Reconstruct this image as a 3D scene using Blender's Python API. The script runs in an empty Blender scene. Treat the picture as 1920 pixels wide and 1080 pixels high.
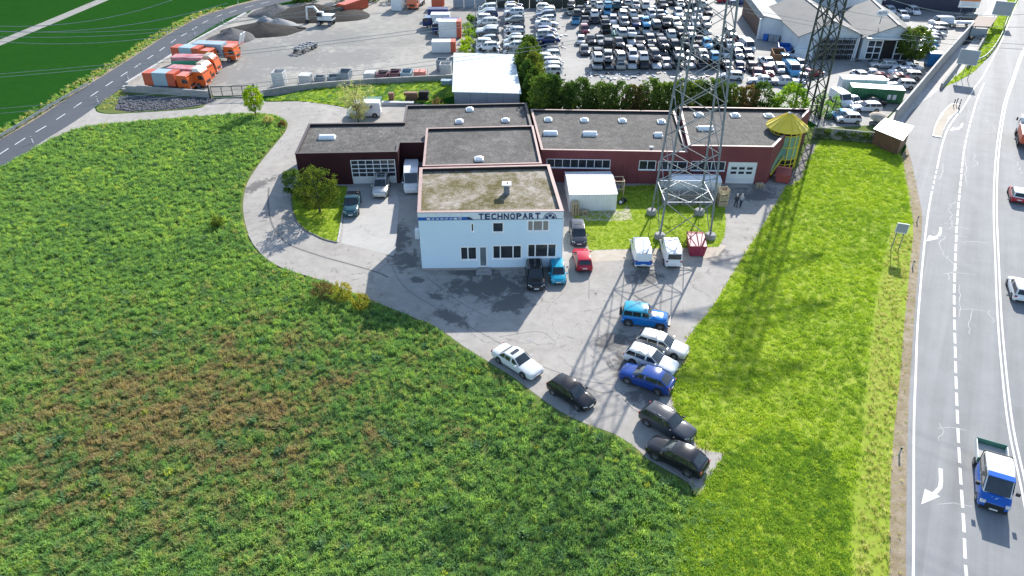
import bpy, bmesh, math, random
from mathutils import Vector, Matrix, noise as mnoise
from mathutils.geometry import tessellate_polygon
R = math.radians
S = bpy.context.scene
COL = S.collection

# ------------------------------------------------------------------ camera
CAM_H, CAM_PITCH, CAM_F = 42.0, 34.3, 1356.0          # metres, degrees down, focal length in 1920-wide pixels
cam_d = bpy.data.cameras.new('camera'); cam = bpy.data.objects.new('camera', cam_d); COL.objects.link(cam)
cam.location = (0, 0, CAM_H); cam.rotation_euler = (R(90 - CAM_PITCH), 0, 0)
cam_d.sensor_width = 36; cam_d.lens = 36 * CAM_F / 1920; cam_d.clip_end = 3000; cam_d.clip_start = 0.5
S.camera = cam

# ------------------------------------------------------------------ sky, sun, exposure
SUN_AZ, SUN_EL = 23.5, 30.5                            # degrees right of straight ahead, above the horizon
W = bpy.data.worlds.new('World'); S.world = W; W.use_nodes = True
nt = W.node_tree; bg = nt.nodes['Background']
sky = nt.nodes.new('ShaderNodeTexSky'); sky.sky_type = 'NISHITA'; sky.sun_disc = False
sky.sun_elevation = R(SUN_EL); sky.sun_rotation = R(SUN_AZ); sky.air_density = 1.0; sky.dust_density = 0.6; sky.ozone_density = 1.2
nt.links.new(sky.outputs[0], bg.inputs[0]); bg.inputs[1].default_value = 0.14
sd = bpy.data.lights.new('sun', 'SUN'); sun = bpy.data.objects.new('sun', sd); COL.objects.link(sun)
sd.energy = 4.4; sd.angle = R(0.53); sd.color = (1.0, 0.95, 0.88)
_d = Vector((math.sin(R(SUN_AZ)) * math.cos(R(SUN_EL)), math.cos(R(SUN_AZ)) * math.cos(R(SUN_EL)), math.sin(R(SUN_EL))))
sun.rotation_euler = _d.to_track_quat('Z', 'Y').to_euler(); sun.location = _d * 200
S.view_settings.view_transform = 'Standard'; S.view_settings.look = 'None'
S.view_settings.exposure = 1.02; S.view_settings.gamma = 1.0; S.view_settings.use_curve_mapping = False
S.render.engine = 'CYCLES'
S.cycles.max_bounces = 6; S.cycles.diffuse_bounces = 3; S.cycles.glossy_bounces = 3; S.cycles.transmission_bounces = 3
S.cycles.transparent_max_bounces = 6; S.cycles.use_denoising = True; S.cycles.sample_clamp_indirect = 6
S.cycles.caustics_reflective = False; S.cycles.caustics_refractive = False

# ------------------------------------------------------------------ survey: plan position of a point seen at (x, y) of the 1920x1080 plate, at height z
_cp, _sp = math.cos(R(CAM_PITCH)), math.sin(R(CAM_PITCH))
def g(x, y, z=0.0):
    a, b = (x - 960) / CAM_F, (y - 540) / CAM_F
    d = Vector((a, _cp - b * _sp, -_sp - b * _cp))
    t = (z - CAM_H) / d.z
    return Vector((d.x * t, d.y * t, z))
def g2(pts, z=0.0): return [g(p[0], p[1], z) for p in pts]

# ------------------------------------------------------------------ mesh building
class MB:
    """collects shapes and links them as ONE mesh object"""
    def __init__(s): s.v = []; s.f = []; s.m = []; s.k = 0; s.X = None
    def add(s, vs, fs, k=None):
        o = len(s.v)
        if s.X is not None: vs = [s.X @ Vector(v) for v in vs]
        s.v += [tuple(v) for v in vs]; s.f += [tuple(i + o for i in f) for f in fs]; s.m += [s.k if k is None else k] * len(fs); return s
    def box(s, c, d, rz=0, k=None, taper=1.0):
        x, y, z = d[0] / 2, d[1] / 2, d[2] / 2; ca, sa = math.cos(rz), math.sin(rz); vs = []
        for sz in (-1, 1):
            t = taper if sz > 0 else 1
            for sx, sy in ((-1, -1), (1, -1), (1, 1), (-1, 1)):
                px, py = sx * x * t, sy * y * t
                vs.append((c[0] + px * ca - py * sa, c[1] + px * sa + py * ca, c[2] + sz * z))
        return s.add(vs, [(3, 2, 1, 0), (4, 5, 6, 7), (0, 1, 5, 4), (1, 2, 6, 5), (2, 3, 7, 6), (3, 0, 4, 7)], k)
    def b6(s, x0, x1, y0, y1, z0, z1, k=None): return s.box(((x0 + x1) / 2, (y0 + y1) / 2, (z0 + z1) / 2), (x1 - x0, y1 - y0, z1 - z0), 0, k)
    def bar(s, a, b, w, h=None, k=None, up=Vector((0, 0, 1))):
        a, b = Vector(a), Vector(b); h = h or w; t = (b - a)
        if t.length < 1e-6: return s
        t.normalize(); u = t.cross(up)
        if u.length < 1e-3: u = t.cross(Vector((0, 1, 0)))
        u.normalize(); n = u.cross(t)
        vs = [p + u * sx * w / 2 + n * sy * h / 2 for p in (a, b) for sx, sy in ((-1, -1), (1, -1), (1, 1), (-1, 1))]
        return s.add(vs, [(0, 1, 2, 3), (7, 6, 5, 4), (0, 4, 5, 1), (1, 5, 6, 2), (2, 6, 7, 3), (3, 7, 4, 0)], k)
    def tube(s, pts, rs, n=8, k=None, cap=True):
        pts = [Vector(p) for p in pts]
        if not isinstance(rs, (list, tuple)): rs = [rs] * len(pts)
        rings = []; ref = None
        for i, p in enumerate(pts):
            t = (pts[min(i + 1, len(pts) - 1)] - pts[max(i - 1, 0)]).normalized()
            if ref is None or abs(ref.dot(t)) > .95: ref = Vector((1, 0, 0)) if abs(t.x) < .8 else Vector((0, 1, 0))
            u = t.cross(ref).normalized(); w = t.cross(u); ref = w.cross(t) if False else ref
            rings.append([p + (u * math.cos(2 * math.pi * j / n) + w * math.sin(2 * math.pi * j / n)) * rs[i] for j in range(n)])
        vs = [v for r in rings for v in r]; fs = []
        for i in range(len(pts) - 1):
            for j in range(n): fs.append((i * n + j, i * n + (j + 1) % n, (i + 1) * n + (j + 1) % n, (i + 1) * n + j))
        if cap: fs += [tuple(range(n))[::-1], tuple((len(pts) - 1) * n + j for j in range(n))]
        return s.add(vs, fs, k)
    def cyl(s, a, b, r, n=12, r2=None, k=None): return s.tube([a, b], [r, r if r2 is None else r2], n, k)
    def lathe(s, c, prof, n=16, k=None, a0=0, a1=2 * math.pi):
        full = abs(a1 - a0 - 2 * math.pi) < 1e-6; m = n if full else n + 1; vs = []
        for r, z in prof:
            for j in range(m):
                a = a0 + (a1 - a0) * j / n; vs.append((c[0] + r * math.cos(a), c[1] + r * math.sin(a), c[2] + z))
        fs = []
        for i in range(len(prof) - 1):
            for j in range(n):
                j2 = (j + 1) % m; fs.append((i * m + j, i * m + j2, (i + 1) * m + j2, (i + 1) * m + j))
        return s.add(vs, fs, k)
    def poly(s, pts, k=None):
        pts = [Vector(p) for p in pts]
        return s.add(pts, [tuple(t) for t in tessellate_polygon([pts])], k)
    def sheet(s, pts, z, k=None):
        pts = [Vector((p[0], p[1], z)) for p in pts]; fs = []
        for t in tessellate_polygon([pts]):
            a, b, c = (pts[i] for i in t)
            fs.append(tuple(t) if (b - a).cross(c - a).z > 0 else (t[0], t[2], t[1]))
        return s.add(pts, fs, k)
    def prism(s, pts, z0, z1, k=None, bottom=False):
        n = len(pts); P0 = [Vector((p[0], p[1], 0)) for p in pts]
        if sum(P0[i].x * P0[(i + 1) % n].y - P0[(i + 1) % n].x * P0[i].y for i in range(n)) < 0: P0.reverse()
        vs = [(p.x, p.y, z0) for p in P0] + [(p.x, p.y, z1) for p in P0]
        fs = [(i, (i + 1) % n, n + (i + 1) % n, n + i) for i in range(n)]
        for t in tessellate_polygon([P0]):
            a, b, c = (P0[i] for i in t); t = t if (b - a).cross(c - a).z > 0 else (t[0], t[2], t[1])
            fs.append(tuple(n + i for i in t))
            if bottom: fs.append(tuple(reversed(t)))
        return s.add(vs, fs, k)
    def quad(s, a, b, c, d, k=None): return s.add([a, b, c, d], [(0, 1, 2, 3)], k)
    def build(s, name, mat, parent=None, smooth=None, world=False, bevel=0):
        me = bpy.data.meshes.new(name); vs = s.v
        if world and parent is not None:
            inv = parent.matrix_basis.inverted(); vs = [tuple(inv @ Vector(v)) for v in vs]
        me.from_pydata(vs, [], s.f)
        mats = mat if isinstance(mat, (list, tuple)) else [mat]
        for m in mats: me.materials.append(m)
        if len(mats) > 1: me.polygons.foreach_set('material_index', s.m)
        if bevel:
            bm = bmesh.new(); bm.from_mesh(me); bmesh.ops.remove_doubles(bm, verts=bm.verts, dist=1e-4)
            bmesh.ops.bevel(bm, geom=[e for e in bm.edges if len(e.link_faces) == 2 and e.calc_face_angle(0) > .5], offset=bevel, segments=2, affect='EDGES', profile=.6)
            bm.to_mesh(me); bm.free()
        me.update()
        if smooth is not None:
            me.polygons.foreach_set('use_smooth', [True] * len(me.polygons)); me.set_sharp_from_angle(angle=R(smooth))
        return obj(name, me, parent)
def obj(name, me, parent=None):
    o = bpy.data.objects.new(name, me); COL.objects.link(o)
    if parent is not None: o.parent = parent
    return o
def tag(o, label=None, cat=None, group=None, kind=None):
    if label: o['label'] = label
    if cat: o['category'] = cat
    if group: o['group'] = group
    if kind: o['kind'] = kind
    return o
def thing(name, label, cat, loc=(0, 0, 0), rz=0.0, group=None):
    o = bpy.data.objects.new(name, None); COL.objects.link(o); o.empty_display_size = .3
    o.location = loc; o.rotation_euler = (0, 0, rz)
    return tag(o, label, cat, group)
def copy_tree(o, parent=None):
    c = o.copy(); COL.objects.link(c); c.parent = parent
    for ch in list(o.children): copy_tree(ch, c)
    return c
def part(name, mat, parent, fn, **kw):
    m = MB(); fn(m); return m.build(name, mat, parent, **kw)
def smooth_line(pts, sub=6):
    """Catmull-Rom through plan points"""
    P_ = [Vector((p[0], p[1], 0)) for p in pts]; P_ = [P_[0] * 2 - P_[1]] + P_ + [P_[-1] * 2 - P_[-2]]; out = []
    for i in range(1, len(P_) - 2):
        a, b, c, d = P_[i - 1:i + 3]
        for j in range(sub):
            t = j / sub
            out.append(.5 * ((2 * b) + (c - a) * t + (2 * a - 5 * b + 4 * c - d) * t * t + (3 * b - a - 3 * c + d) * t ** 3))
    out.append(P_[-2]); return out
def offset_line(L, d):
    out = []
    for i, p in enumerate(L):
        t = (L[min(i + 1, len(L) - 1)] - L[max(i - 1, 0)]); t.z = 0; t.normalize()
        out.append(p + Vector((-t.y, t.x, 0)) * d)
    return out
def ribbon(m, L, w, z, k=None, d=0.0):
    a, b = offset_line(L, d + w / 2), offset_line(L, d - w / 2)
    for i in range(len(L) - 1):
        m.quad((b[i].x, b[i].y, z), (b[i + 1].x, b[i + 1].y, z), (a[i + 1].x, a[i + 1].y, z), (a[i].x, a[i].y, z), k)
def walk(L, s0, s1):
    """piece of a polyline between two arc lengths"""
    out = []; acc = 0
    for i in range(len(L) - 1):
        a, b = L[i], L[i + 1]; l = (b - a).length
        if l < 1e-6: continue
        if acc + l >= s0 and acc <= s1:
            if not out: out.append(a.lerp(b, max(0, (s0 - acc) / l)))
            out.append(a.lerp(b, min(1, (s1 - acc) / l)))
        acc += l
    return out
def length(L): return sum((L[i + 1] - L[i]).length for i in range(len(L) - 1))

# ------------------------------------------------------------------ procedural materials
def _n(nt, t, **kw):
    n = nt.nodes.new(t)
    for k, v in kw.items():
        if k in n.inputs: n.inputs[k].default_value = v
        else: setattr(n, k, v)
    return n
def noise_of(nt, pos, scale, detail=4, rough=.6, dist=0.0, stretch=None):
    n = _n(nt, 'ShaderNodeTexNoise'); n.inputs['Scale'].default_value = scale; n.inputs['Detail'].default_value = detail
    n.inputs['Roughness'].default_value = rough; n.inputs['Distortion'].default_value = dist
    if stretch:
        mp = _n(nt, 'ShaderNodeMapping'); mp.vector_type = 'TEXTURE'; mp.inputs['Scale'].default_value = stretch[:3]; mp.inputs['Rotation'].default_value = (0, 0, stretch[3] if len(stretch) > 3 else 0); nt.links.new(pos, mp.inputs[0]); pos = mp.outputs[0]
    nt.links.new(pos, n.inputs['Vector']); return n.outputs['Fac']
def ramp(nt, fac, stops):
    r = _n(nt, 'ShaderNodeValToRGB'); e = r.color_ramp.elements
    e[0].position, e[0].color = stops[0][0], (*stops[0][1], 1); e[1].position, e[1].color = stops[-1][0], (*stops[-1][1], 1)
    for p, c in stops[1:-1]: x = e.new(p); x.color = (*c, 1)
    nt.links.new(fac, r.inputs[0]); return r.outputs[0]
def mix(nt, fac, a, b, mode='MIX'):
    m = _n(nt, 'ShaderNodeMix'); m.data_type = 'RGBA'; m.blend_type = mode
    for s_, v in ((m.inputs[0], fac), (m.inputs[6], a), (m.inputs[7], b)):
        if isinstance(v, (int, float)): s_.default_value = v
        elif isinstance(v, tuple): s_.default_value = (*v, 1) if len(v) == 3 else v
        else: nt.links.new(v, s_)
    return m.outputs[2]
def maths(nt, op, a, b=0.0, clamp=False):
    m = _n(nt, 'ShaderNodeMath'); m.operation = op; m.use_clamp = clamp
    for i, v in enumerate((a, b)):
        if isinstance(v, (int, float)): m.inputs[i].default_value = v
        else: nt.links.new(v, m.inputs[i])
    return m.outputs[0]
def new_mat(name):
    m = bpy.data.materials.new(name); m.use_nodes = True; nt = m.node_tree
    return m, nt, nt.nodes['Principled BSDF'], _n(nt, 'ShaderNodeNewGeometry').outputs['Position']
def bump(nt, b, h, strength=.3, dist=.05):
    bn = _n(nt, 'ShaderNodeBump'); bn.inputs['Strength'].default_value = strength; bn.inputs['Distance'].default_value = dist
    nt.links.new(h, bn.inputs['Height']); nt.links.new(bn.outputs[0], b.inputs['Normal'])
def mat(name, c, c2=None, scale=3.0, rough=.7, metal=0.0, spec=.5, bmp=0.0, bscale=20.0, coat=0.0, detail=4, lo=.35, hi=.68, stretch=None):
    """two-tone noise material"""
    m, nt, b, pos = new_mat(name)
    c2 = c2 or tuple(x * .86 for x in c)
    f = noise_of(nt, pos, scale, detail, stretch=stretch)
    nt.links.new(ramp(nt, f, [(lo, c), (hi, c2)]), b.inputs['Base Color'])
    b.inputs['Roughness'].default_value = rough; b.inputs['Metallic'].default_value = metal
    b.inputs['Specular IOR Level'].default_value = spec; b.inputs['Coat Weight'].default_value = coat; b.inputs['Coat Roughness'].default_value = .08
    if bmp: bump(nt, b, noise_of(nt, pos, bscale, 3), bmp)
    return m
def ground_mat(name, stops, big=.08, mid=.6, fine=9.0, w=(.5, .3, .25), rough=.85, spec=.3, bmp=.4, cracks=0.0, crack_col=(.08, .08, .08), cscale=.35, stretch=None, stains=(), stain_col=(.1, .1, .1)):
    """weathered surface: large stains, mid patches, fine grain, optional cracks"""
    m, nt, b, pos = new_mat(name)
    f = maths(nt, 'MULTIPLY', noise_of(nt, pos, big, 5, .6, .6, stretch), w[0])
    f = maths(nt, 'ADD', f, maths(nt, 'MULTIPLY', noise_of(nt, pos, mid, 6, .65), w[1]))
    fg = noise_of(nt, pos, fine, 4, .7)
    f = maths(nt, 'ADD', f, maths(nt, 'MULTIPLY', fg, w[2]))
    f = maths(nt, 'DIVIDE', f, sum(w))
    col = ramp(nt, f, stops)
    if cracks:
        v = _n(nt, 'ShaderNodeTexVoronoi'); v.feature = 'DISTANCE_TO_EDGE'; v.inputs['Scale'].default_value = cscale
        nn = _n(nt, 'ShaderNodeTexNoise'); nn.inputs['Scale'].default_value = 1.2; nn.inputs['Detail'].default_value = 5; nt.links.new(pos, nn.inputs['Vector'])
        mm = _n(nt, 'ShaderNodeVectorMath'); mm.operation = 'MULTIPLY_ADD'; nt.links.new(nn.outputs['Color'], mm.inputs[0]); mm.inputs[1].default_value = (1.6, 1.6, 0); nt.links.new(pos, mm.inputs[2])
        nt.links.new(mm.outputs[0], v.inputs['Vector'])
        e = maths(nt, 'LESS_THAN', v.outputs['Distance'], .006)
        gate = maths(nt, 'GREATER_THAN', noise_of(nt, pos, .12, 2), .5)
        col = mix(nt, maths(nt, 'MULTIPLY', maths(nt, 'MULTIPLY', e, gate), cracks), col, crack_col)
    if stains:                                         # worn or repaired areas with ragged outlines
        k = None
        for (cx, cy, rx, ry, rot) in stains:
            mp = _n(nt, 'ShaderNodeMapping'); mp.vector_type = 'TEXTURE'; mp.inputs['Location'].default_value = (cx, cy, 0); mp.inputs['Rotation'].default_value = (0, 0, rot); mp.inputs['Scale'].default_value = (rx, ry, 1000)
            nt.links.new(pos, mp.inputs[0]); ln = _n(nt, 'ShaderNodeVectorMath'); ln.operation = 'LENGTH'; nt.links.new(mp.outputs[0], ln.inputs[0])
            e = maths(nt, 'SUBTRACT', 1.0, ln.outputs['Value'], True); k = e if k is None else maths(nt, 'MAXIMUM', k, e)
        k = maths(nt, 'ADD', maths(nt, 'MULTIPLY', k, .9), maths(nt, 'MULTIPLY', maths(nt, 'SUBTRACT', noise_of(nt, pos, .8, 7, .68, .8), .5), 2.2))
        k = maths(nt, 'MULTIPLY', maths(nt, 'SUBTRACT', k, .2), 3.2, True)
        col = mix(nt, maths(nt, 'MULTIPLY', k, .85), col, mix(nt, fg, stain_col, tuple(c_ * 1.7 for c_ in stain_col)))
    nt.links.new(col, b.inputs['Base Color']); b.inputs['Roughness'].default_value = rough; b.inputs['Specular IOR Level'].default_value = spec
    if bmp: bump(nt, b, fg, bmp, .03)
    return m
def paint(name, c, rough=.32, metal=0.0, coat=.5, dirt=.06):
    m, nt, b, pos = new_mat(name)
    f = noise_of(nt, pos, 2.5, 4)
    nt.links.new(ramp(nt, f, [(.35, c), (.75, tuple(x * (1 - dirt * 2) + .12 * dirt for x in c))]), b.inputs['Base Color'])
    b.inputs['Roughness'].default_value = rough; b.inputs['Metallic'].default_value = metal
    b.inputs['Coat Weight'].default_value = coat; b.inputs['Coat Roughness'].default_value = .05
    if not metal: b.inputs['Specular IOR Level'].default_value = .3; b.inputs['Roughness'].default_value = .16; b.inputs['Coat Weight'].default_value = .25
    return m
def leaf_mat(name, stops, scale=.5, transl=.45, rand=.35, fine=5.0, brown=None):
    """leaf: diffuse + translucent; colour follows patches in the plants and a random value per clump"""
    m, nt, b, pos = new_mat(name); nt.nodes.remove(b); out = nt.nodes['Material Output']
    f = maths(nt, 'MULTIPLY', noise_of(nt, pos, scale, 6, .68), 1 - rand)
    oi = _n(nt, 'ShaderNodeObjectInfo').outputs['Random']
    f2 = noise_of(nt, pos, fine, 3, .7)
    f = maths(nt, 'ADD', f, maths(nt, 'MULTIPLY', maths(nt, 'ADD', maths(nt, 'MULTIPLY', oi, .5), maths(nt, 'MULTIPLY', f2, .5)), rand))
    col = ramp(nt, f, stops)
    if brown:
        (cx, cy, rx, ry), bc = brown
        mp = _n(nt, 'ShaderNodeMapping'); mp.vector_type = 'POINT'; mp.inputs['Location'].default_value = (-cx / rx, -cy / ry, 0); mp.inputs['Scale'].default_value = (1 / rx, 1 / ry, 0)
        nt.links.new(pos, mp.inputs[0]); ln = _n(nt, 'ShaderNodeVectorMath'); ln.operation = 'LENGTH'; nt.links.new(mp.outputs[0], ln.inputs[0])
        k = maths(nt, 'SUBTRACT', 1.0, ln.outputs['Value'], True)
        k = maths(nt, 'ADD', maths(nt, 'MULTIPLY', k, .42), maths(nt, 'MULTIPLY', oi, .26))
        k = maths(nt, 'ADD', k, noise_of(nt, pos, .33, 5, .65))
        k = maths(nt, 'MULTIPLY', maths(nt, 'SUBTRACT', k, .83), 4.5, True)
        col = mix(nt, k, col, bc)
    d = _n(nt, 'ShaderNodeBsdfDiffuse'); t = _n(nt, 'ShaderNodeBsdfTranslucent'); ms = _n(nt, 'ShaderNodeMixShader')
    nt.links.new(col, d.inputs[0]); nt.links.new(mix(nt, 1.0, col, (1.35, 1.45, .75, 1), 'MULTIPLY'), t.inputs[0]); ms.inputs[0].default_value = transl
    nt.links.new(d.outputs[0], ms.inputs[1]); nt.links.new(t.outputs[0], ms.inputs[2]); nt.links.new(ms.outputs[0], out.inputs[0])
    return m
M = {}
M['black'] = mat('black_plastic', (.02, .02, .022), rough=.5)
M['rubber'] = mat('tyre_rubber', (.022, .022, .022), (.04, .038, .035), 6, .85)
M['rim'] = mat('alloy_rim', (.42, .43, .45), rough=.3, metal=.8)
M['glass'] = mat('tinted_glass', (.015, .02, .024), (.03, .036, .04), 1.5, .04, spec=.8)
M['pane'] = mat('window_pane', (.02, .024, .03), (.05, .055, .06), .8, .05, spec=.7)
M['lamp'] = mat('lamp_glass', (.62, .64, .66), rough=.12, spec=.8)
M['tail'] = mat('tail_lamp', (.35, .015, .012), rough=.15, spec=.7)
M['plate'] = mat('plate_white', (.75, .76, .76), rough=.4)
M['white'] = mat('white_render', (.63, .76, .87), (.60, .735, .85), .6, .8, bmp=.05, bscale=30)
M['whitemetal'] = mat('white_sheet_metal', (.74, .75, .74), (.66, .67, .66), .8, .45)
M['steel'] = mat('galvanised_steel', (.20, .23, .26), (.15, .175, .20), 1.5, .55, metal=.3)
M['darksteel'] = mat('dark_green_steel', (.045, .06, .045), (.03, .035, .03), 2, .6, metal=.2)
M['concrete'] = mat('concrete', (.34, .33, .32), (.25, .245, .24), .9, .85, bmp=.15, bscale=12, spec=.25)
M['lightconcrete'] = mat('light_concrete', (.48, .47, .45), (.38, .37, .35), .9, .85, bmp=.15, bscale=12, spec=.25)
M['greyframe'] = mat('white_frame', (.88, .89, .90), rough=.4)
M['doorglass'] = mat('door_glass', (.12, .155, .18), (.16, .20, .22), 1.0, .08, spec=.8)
M['wood'] = mat('pale_wood', (.52, .41, .26), (.40, .31, .19), 4, .8)
M['wire'] = mat('aluminium_wire', (.45, .47, .48), rough=.4, metal=.6)
# ================================================================== THE GROUND
def plan(pts): return [g(*p) for p in pts]
def sheet_obj(name, pts, z, m, parent=None, kind='structure', world=True):
    b = MB(); b.sheet(pts, z); o = b.build(name, m, parent, world=world)
    if parent is None and kind: o['kind'] = kind
    return o
M['crop'] = ground_mat('crop_field', [(.32, (.009, .048, .009)), (.5, (.015, .064, .010)), (.7, (.024, .08, .013))], .03, .6, 5.0, (.3, .4, .45), 1.0, .0, .6)
M['soil_green'] = ground_mat('meadow_floor', [(.3, (.07, .10, .04)), (.5, (.12, .16, .05)), (.7, (.18, .17, .07))], .1, .8, 6, (.3, .4, .4), .95, .0, .8)
M['lawn_floor'] = ground_mat('lawn_floor', [(.3, (.17, .25, .03)), (.5, (.26, .33, .04)), (.7, (.33, .36, .07))], .1, .9, 9, (.35, .35, .4), .95, .1, .8)
_st = [(g(px, py).x, g(px, py).y, rx, ry, rot) for px, py, rx, ry, rot in ((925, 535, 7.5, 3.6, .12), (960, 568, 3.6, 2.4, .4), (742, 445, 2.4, 6.0, .1), (765, 488, 2.6, 3.0, 0), (785, 525, 1.3, 1.0, 0), (850, 598, 3.2, 1.4, -.5), (822, 558, 1.6, .8, -.5), (1150, 640, 3.0, 2.2, .7), (1172, 690, 2.0, 3.4, .2), (1210, 735, 3.0, 2.2, .2), (1330, 470, 3.0, 3.4, .5), (1420, 365, 4.4, 3.2, .2), (880, 508, 4.0, 1.6, .1), (1210, 520, 3, 2, 0), (480, 350, 1.6, 5, -.4))]
M['drive'] = ground_mat('driveway_asphalt', [(.28, (.19, .176, .158)), (.42, (.28, .262, .236)), (.55, (.35, .328, .298)), (.75, (.44, .415, .378))], .12, .9, 14, (.4, .45, .3), .85, .2, .25, .55, (.15, .145, .14), .16, stains=_st, stain_col=(.075, .072, .07))
M['drive_dark'] = ground_mat('driveway_patch', [(.3, (.07, .068, .066)), (.55, (.105, .10, .097)), (.75, (.16, .153, .148))], .3, 1.2, 14, (.4, .4, .35), .8, .3, .3)
M['drive_pale'] = ground_mat('forecourt_concrete', [(.3, (.30, .29, .27)), (.5, (.38, .365, .34)), (.75, (.46, .44, .41))], .25, 1.1, 14, (.4, .4, .3), .8, .3, .25, .4, (.16, .155, .15), .22)
M['yard'] = ground_mat('truck_yard_surface', [(.3, (.14, .135, .125)), (.42, (.22, .21, .19)), (.55, (.32, .305, .27)), (.75, (.43, .40, .35))], .045, .5, 9, (.55, .35, .2), .85, .2, .25, stains=[(g(px, py).x, g(px, py).y, rx, ry, rot) for px, py, rx, ry, rot in ((430, 140, 16, 9, .2), (540, 112, 20, 13, .1), (640, 110, 14, 10, 0), (470, 95, 14, 12, .4), (600, 75, 16, 9, 0))], stain_col=(.14, .137, .13))
M['scrap'] = ground_mat('scrapyard_surface', [(.3, (.16, .155, .15)), (.45, (.24, .235, .22)), (.6, (.32, .31, .29)), (.78, (.42, .40, .37))], .06, .6, 9, (.5, .4, .2), .8, .35, .25)
M['road'] = ground_mat('road_asphalt', [(.36, (.155, .158, .16)), (.5, (.21, .214, .216)), (.64, (.26, .263, .265))], 1.0, .35, 22, (.45, .3, .3), .75, .22, .15, stretch=(60, 1.6, 1, 1.05))
M['oldroad'] = ground_mat('country_road_asphalt', [(.3, (.066, .072, .084)), (.55, (.084, .092, .106)), (.75, (.108, .116, .132))], .06, .8, 16, (.4, .3, .3), .85, .15, .2)
M['track'] = mat('farm_track', (.26, .25, .23), (.19, .185, .17), .5, .9, bmp=.2)
M['verge'] = ground_mat('gravel_verge', [(.3, (.10, .11, .04)), (.45, (.22, .17, .10)), (.6, (.33, .28, .21)), (.75, (.44, .40, .34))], .25, 1.4, 12, (.3, .45, .35), .9, .2, .8)
M['sand'] = ground_mat('sandy_gravel', [(.3, (.30, .26, .20)), (.5, (.43, .38, .31)), (.75, (.52, .48, .41))], .3, 1.6, 14, (.3, .4, .4), .9, .2, .6)
M['stones'] = ground_mat('dark_gravel', [(.32, (.035, .035, .04)), (.5, (.07, .07, .078)), (.68, (.14, .14, .15))], .3, 2.0, 6, (.15, .35, .6), .9, .2, 1.0)
M['line'] = mat('road_paint', (.68, .68, .67), (.50, .50, .49), 1.6, .6)
M['seam'] = mat('tar_seam', (.10, .098, .095), (.15, .147, .14), 1.5, .8)
M['chalk'] = mat('crack_filler', (.40, .40, .40), (.27, .27, .27), 1.2, .7)

gb = MB(); gb.b6(-700, 700, -150, 1100, -1.0, 0.0); tag(gb.build('ground', M['crop']), kind='structure')

# --- plan outlines (surveyed)
DR_LOW = [(85, 266), (130, 246), (180, 235.5), (240, 229), (330, 221), (420, 215), (480, 212), (518, 217), (538, 228), (536, 245), (520, 266), (500, 290), (480, 316), (463, 345), (456, 378), (458, 410), (466, 438), (480, 462), (505, 487), (540, 505), (580, 517), (620, 530), (680, 555), (740, 579), (800, 604), (830, 621), (870, 650), (920, 681), (960, 706), (1000, 736), (1050, 771), (1100, 795), (1150, 813), (1190, 838), (1213, 860)]
DR_TIP = [(1255, 884), (1290, 905), (1308, 930), (1325, 905), (1345, 872), (1357, 852), (1330, 846), (1307, 836), (1290, 803), (1268, 772), (1259, 742), (1257, 712), (1276, 690), (1288, 664), (1286, 640), (1310, 608), (1340, 568), (1370, 519), (1400, 470), (1430, 424), (1460, 372), (1473, 350)]
DR_UP = [(178, 203), (182, 210), (200, 213.5), (228, 213), (330, 207), (380, 201), (398, 186), (480, 184), (500, 191), (560, 190), (620, 197), (660, 205)]
low = smooth_line(plan(DR_LOW), 4); tip = smooth_line(plan(DR_TIP), 3); up = smooth_line(plan(DR_UP), 3)
drive_poly = low + tip + [g(1490, 330), Vector((36, 92, 0)), Vector((0, 102, 0)), g(830, 200), g(780, 194), g(720, 195)] + up[::-1]
DRIVE = sheet_obj('driveway', drive_poly, .012, M['drive'])

# meadow (left), lawn (right) floors
mead_poly = low + plan([(1255, 884), (1290, 905), (1300, 938), (1262, 1000), (1228, 1085)]) + [Vector((8, 22, 0)), Vector((-60, 22, 0)), Vector((-95, 60, 0)), g(-60, 345), g(0, 312), g(45, 288)]
sheet_obj('meadow', mead_poly, .004, M['soil_green'])
VERGE_L = [(1690, 292), (1701, 350), (1712, 425), (1708, 480), (1696, 600), (1688, 700), (1677, 800), (1670, 900), (1667, 1085)]
vl = smooth_line(plan(VERGE_L), 3)
lawn_poly = plan([(1228, 1085), (1262, 1000), (1300, 938)]) + tip[6:] + plan([(1500, 335), (1518, 290), (1540, 258), (1645, 262)]) + vl + [Vector((22, 20, 0)), Vector((8, 20, 0))]
sheet_obj('lawn', lawn_poly, .005, M['lawn_floor'])

# main road
RD_L = [(1699, 1085), (1699, 985), (1702, 800), (1707, 700), (1714, 600), (1722, 500), (1729, 411), (1723, 370), (1716, 338), (1709, 303), (1700, 275), (1692, 252), (1692, 236), (1710, 207), (1747, 180), (1762, 167), (1797, 152), (1825, 135), (1845, 115), (1865, 92), (1880, 67), (1890, 40), (1902, 15), (1915, -10), (1940, -45)]
rl = smooth_line(plan(RD_L), 3)
road_poly = [Vector((18, 12, 0))] + rl + [Vector((215, 250, 0)), Vector((150, 120, 0)), Vector((75, 12, 0))]
ROAD = sheet_obj('main_road', road_poly, .016, M['road'])
vpoly = vl[::-1] + plan([(1694, 280)]) + rl[3 * 10:0:-1]
sheet_obj('verge', vl + [Vector((21, 19, 0)), Vector((19, 14, 0))] + rl[0:3 * 10 + 1], .008, M['verge'])
tr = smooth_line(plan([(1600, 1085), (1606, 950), (1616, 850), (1625, 750), (1633, 650), (1645, 560), (1660, 480), (1672, 420)]), 4)

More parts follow.
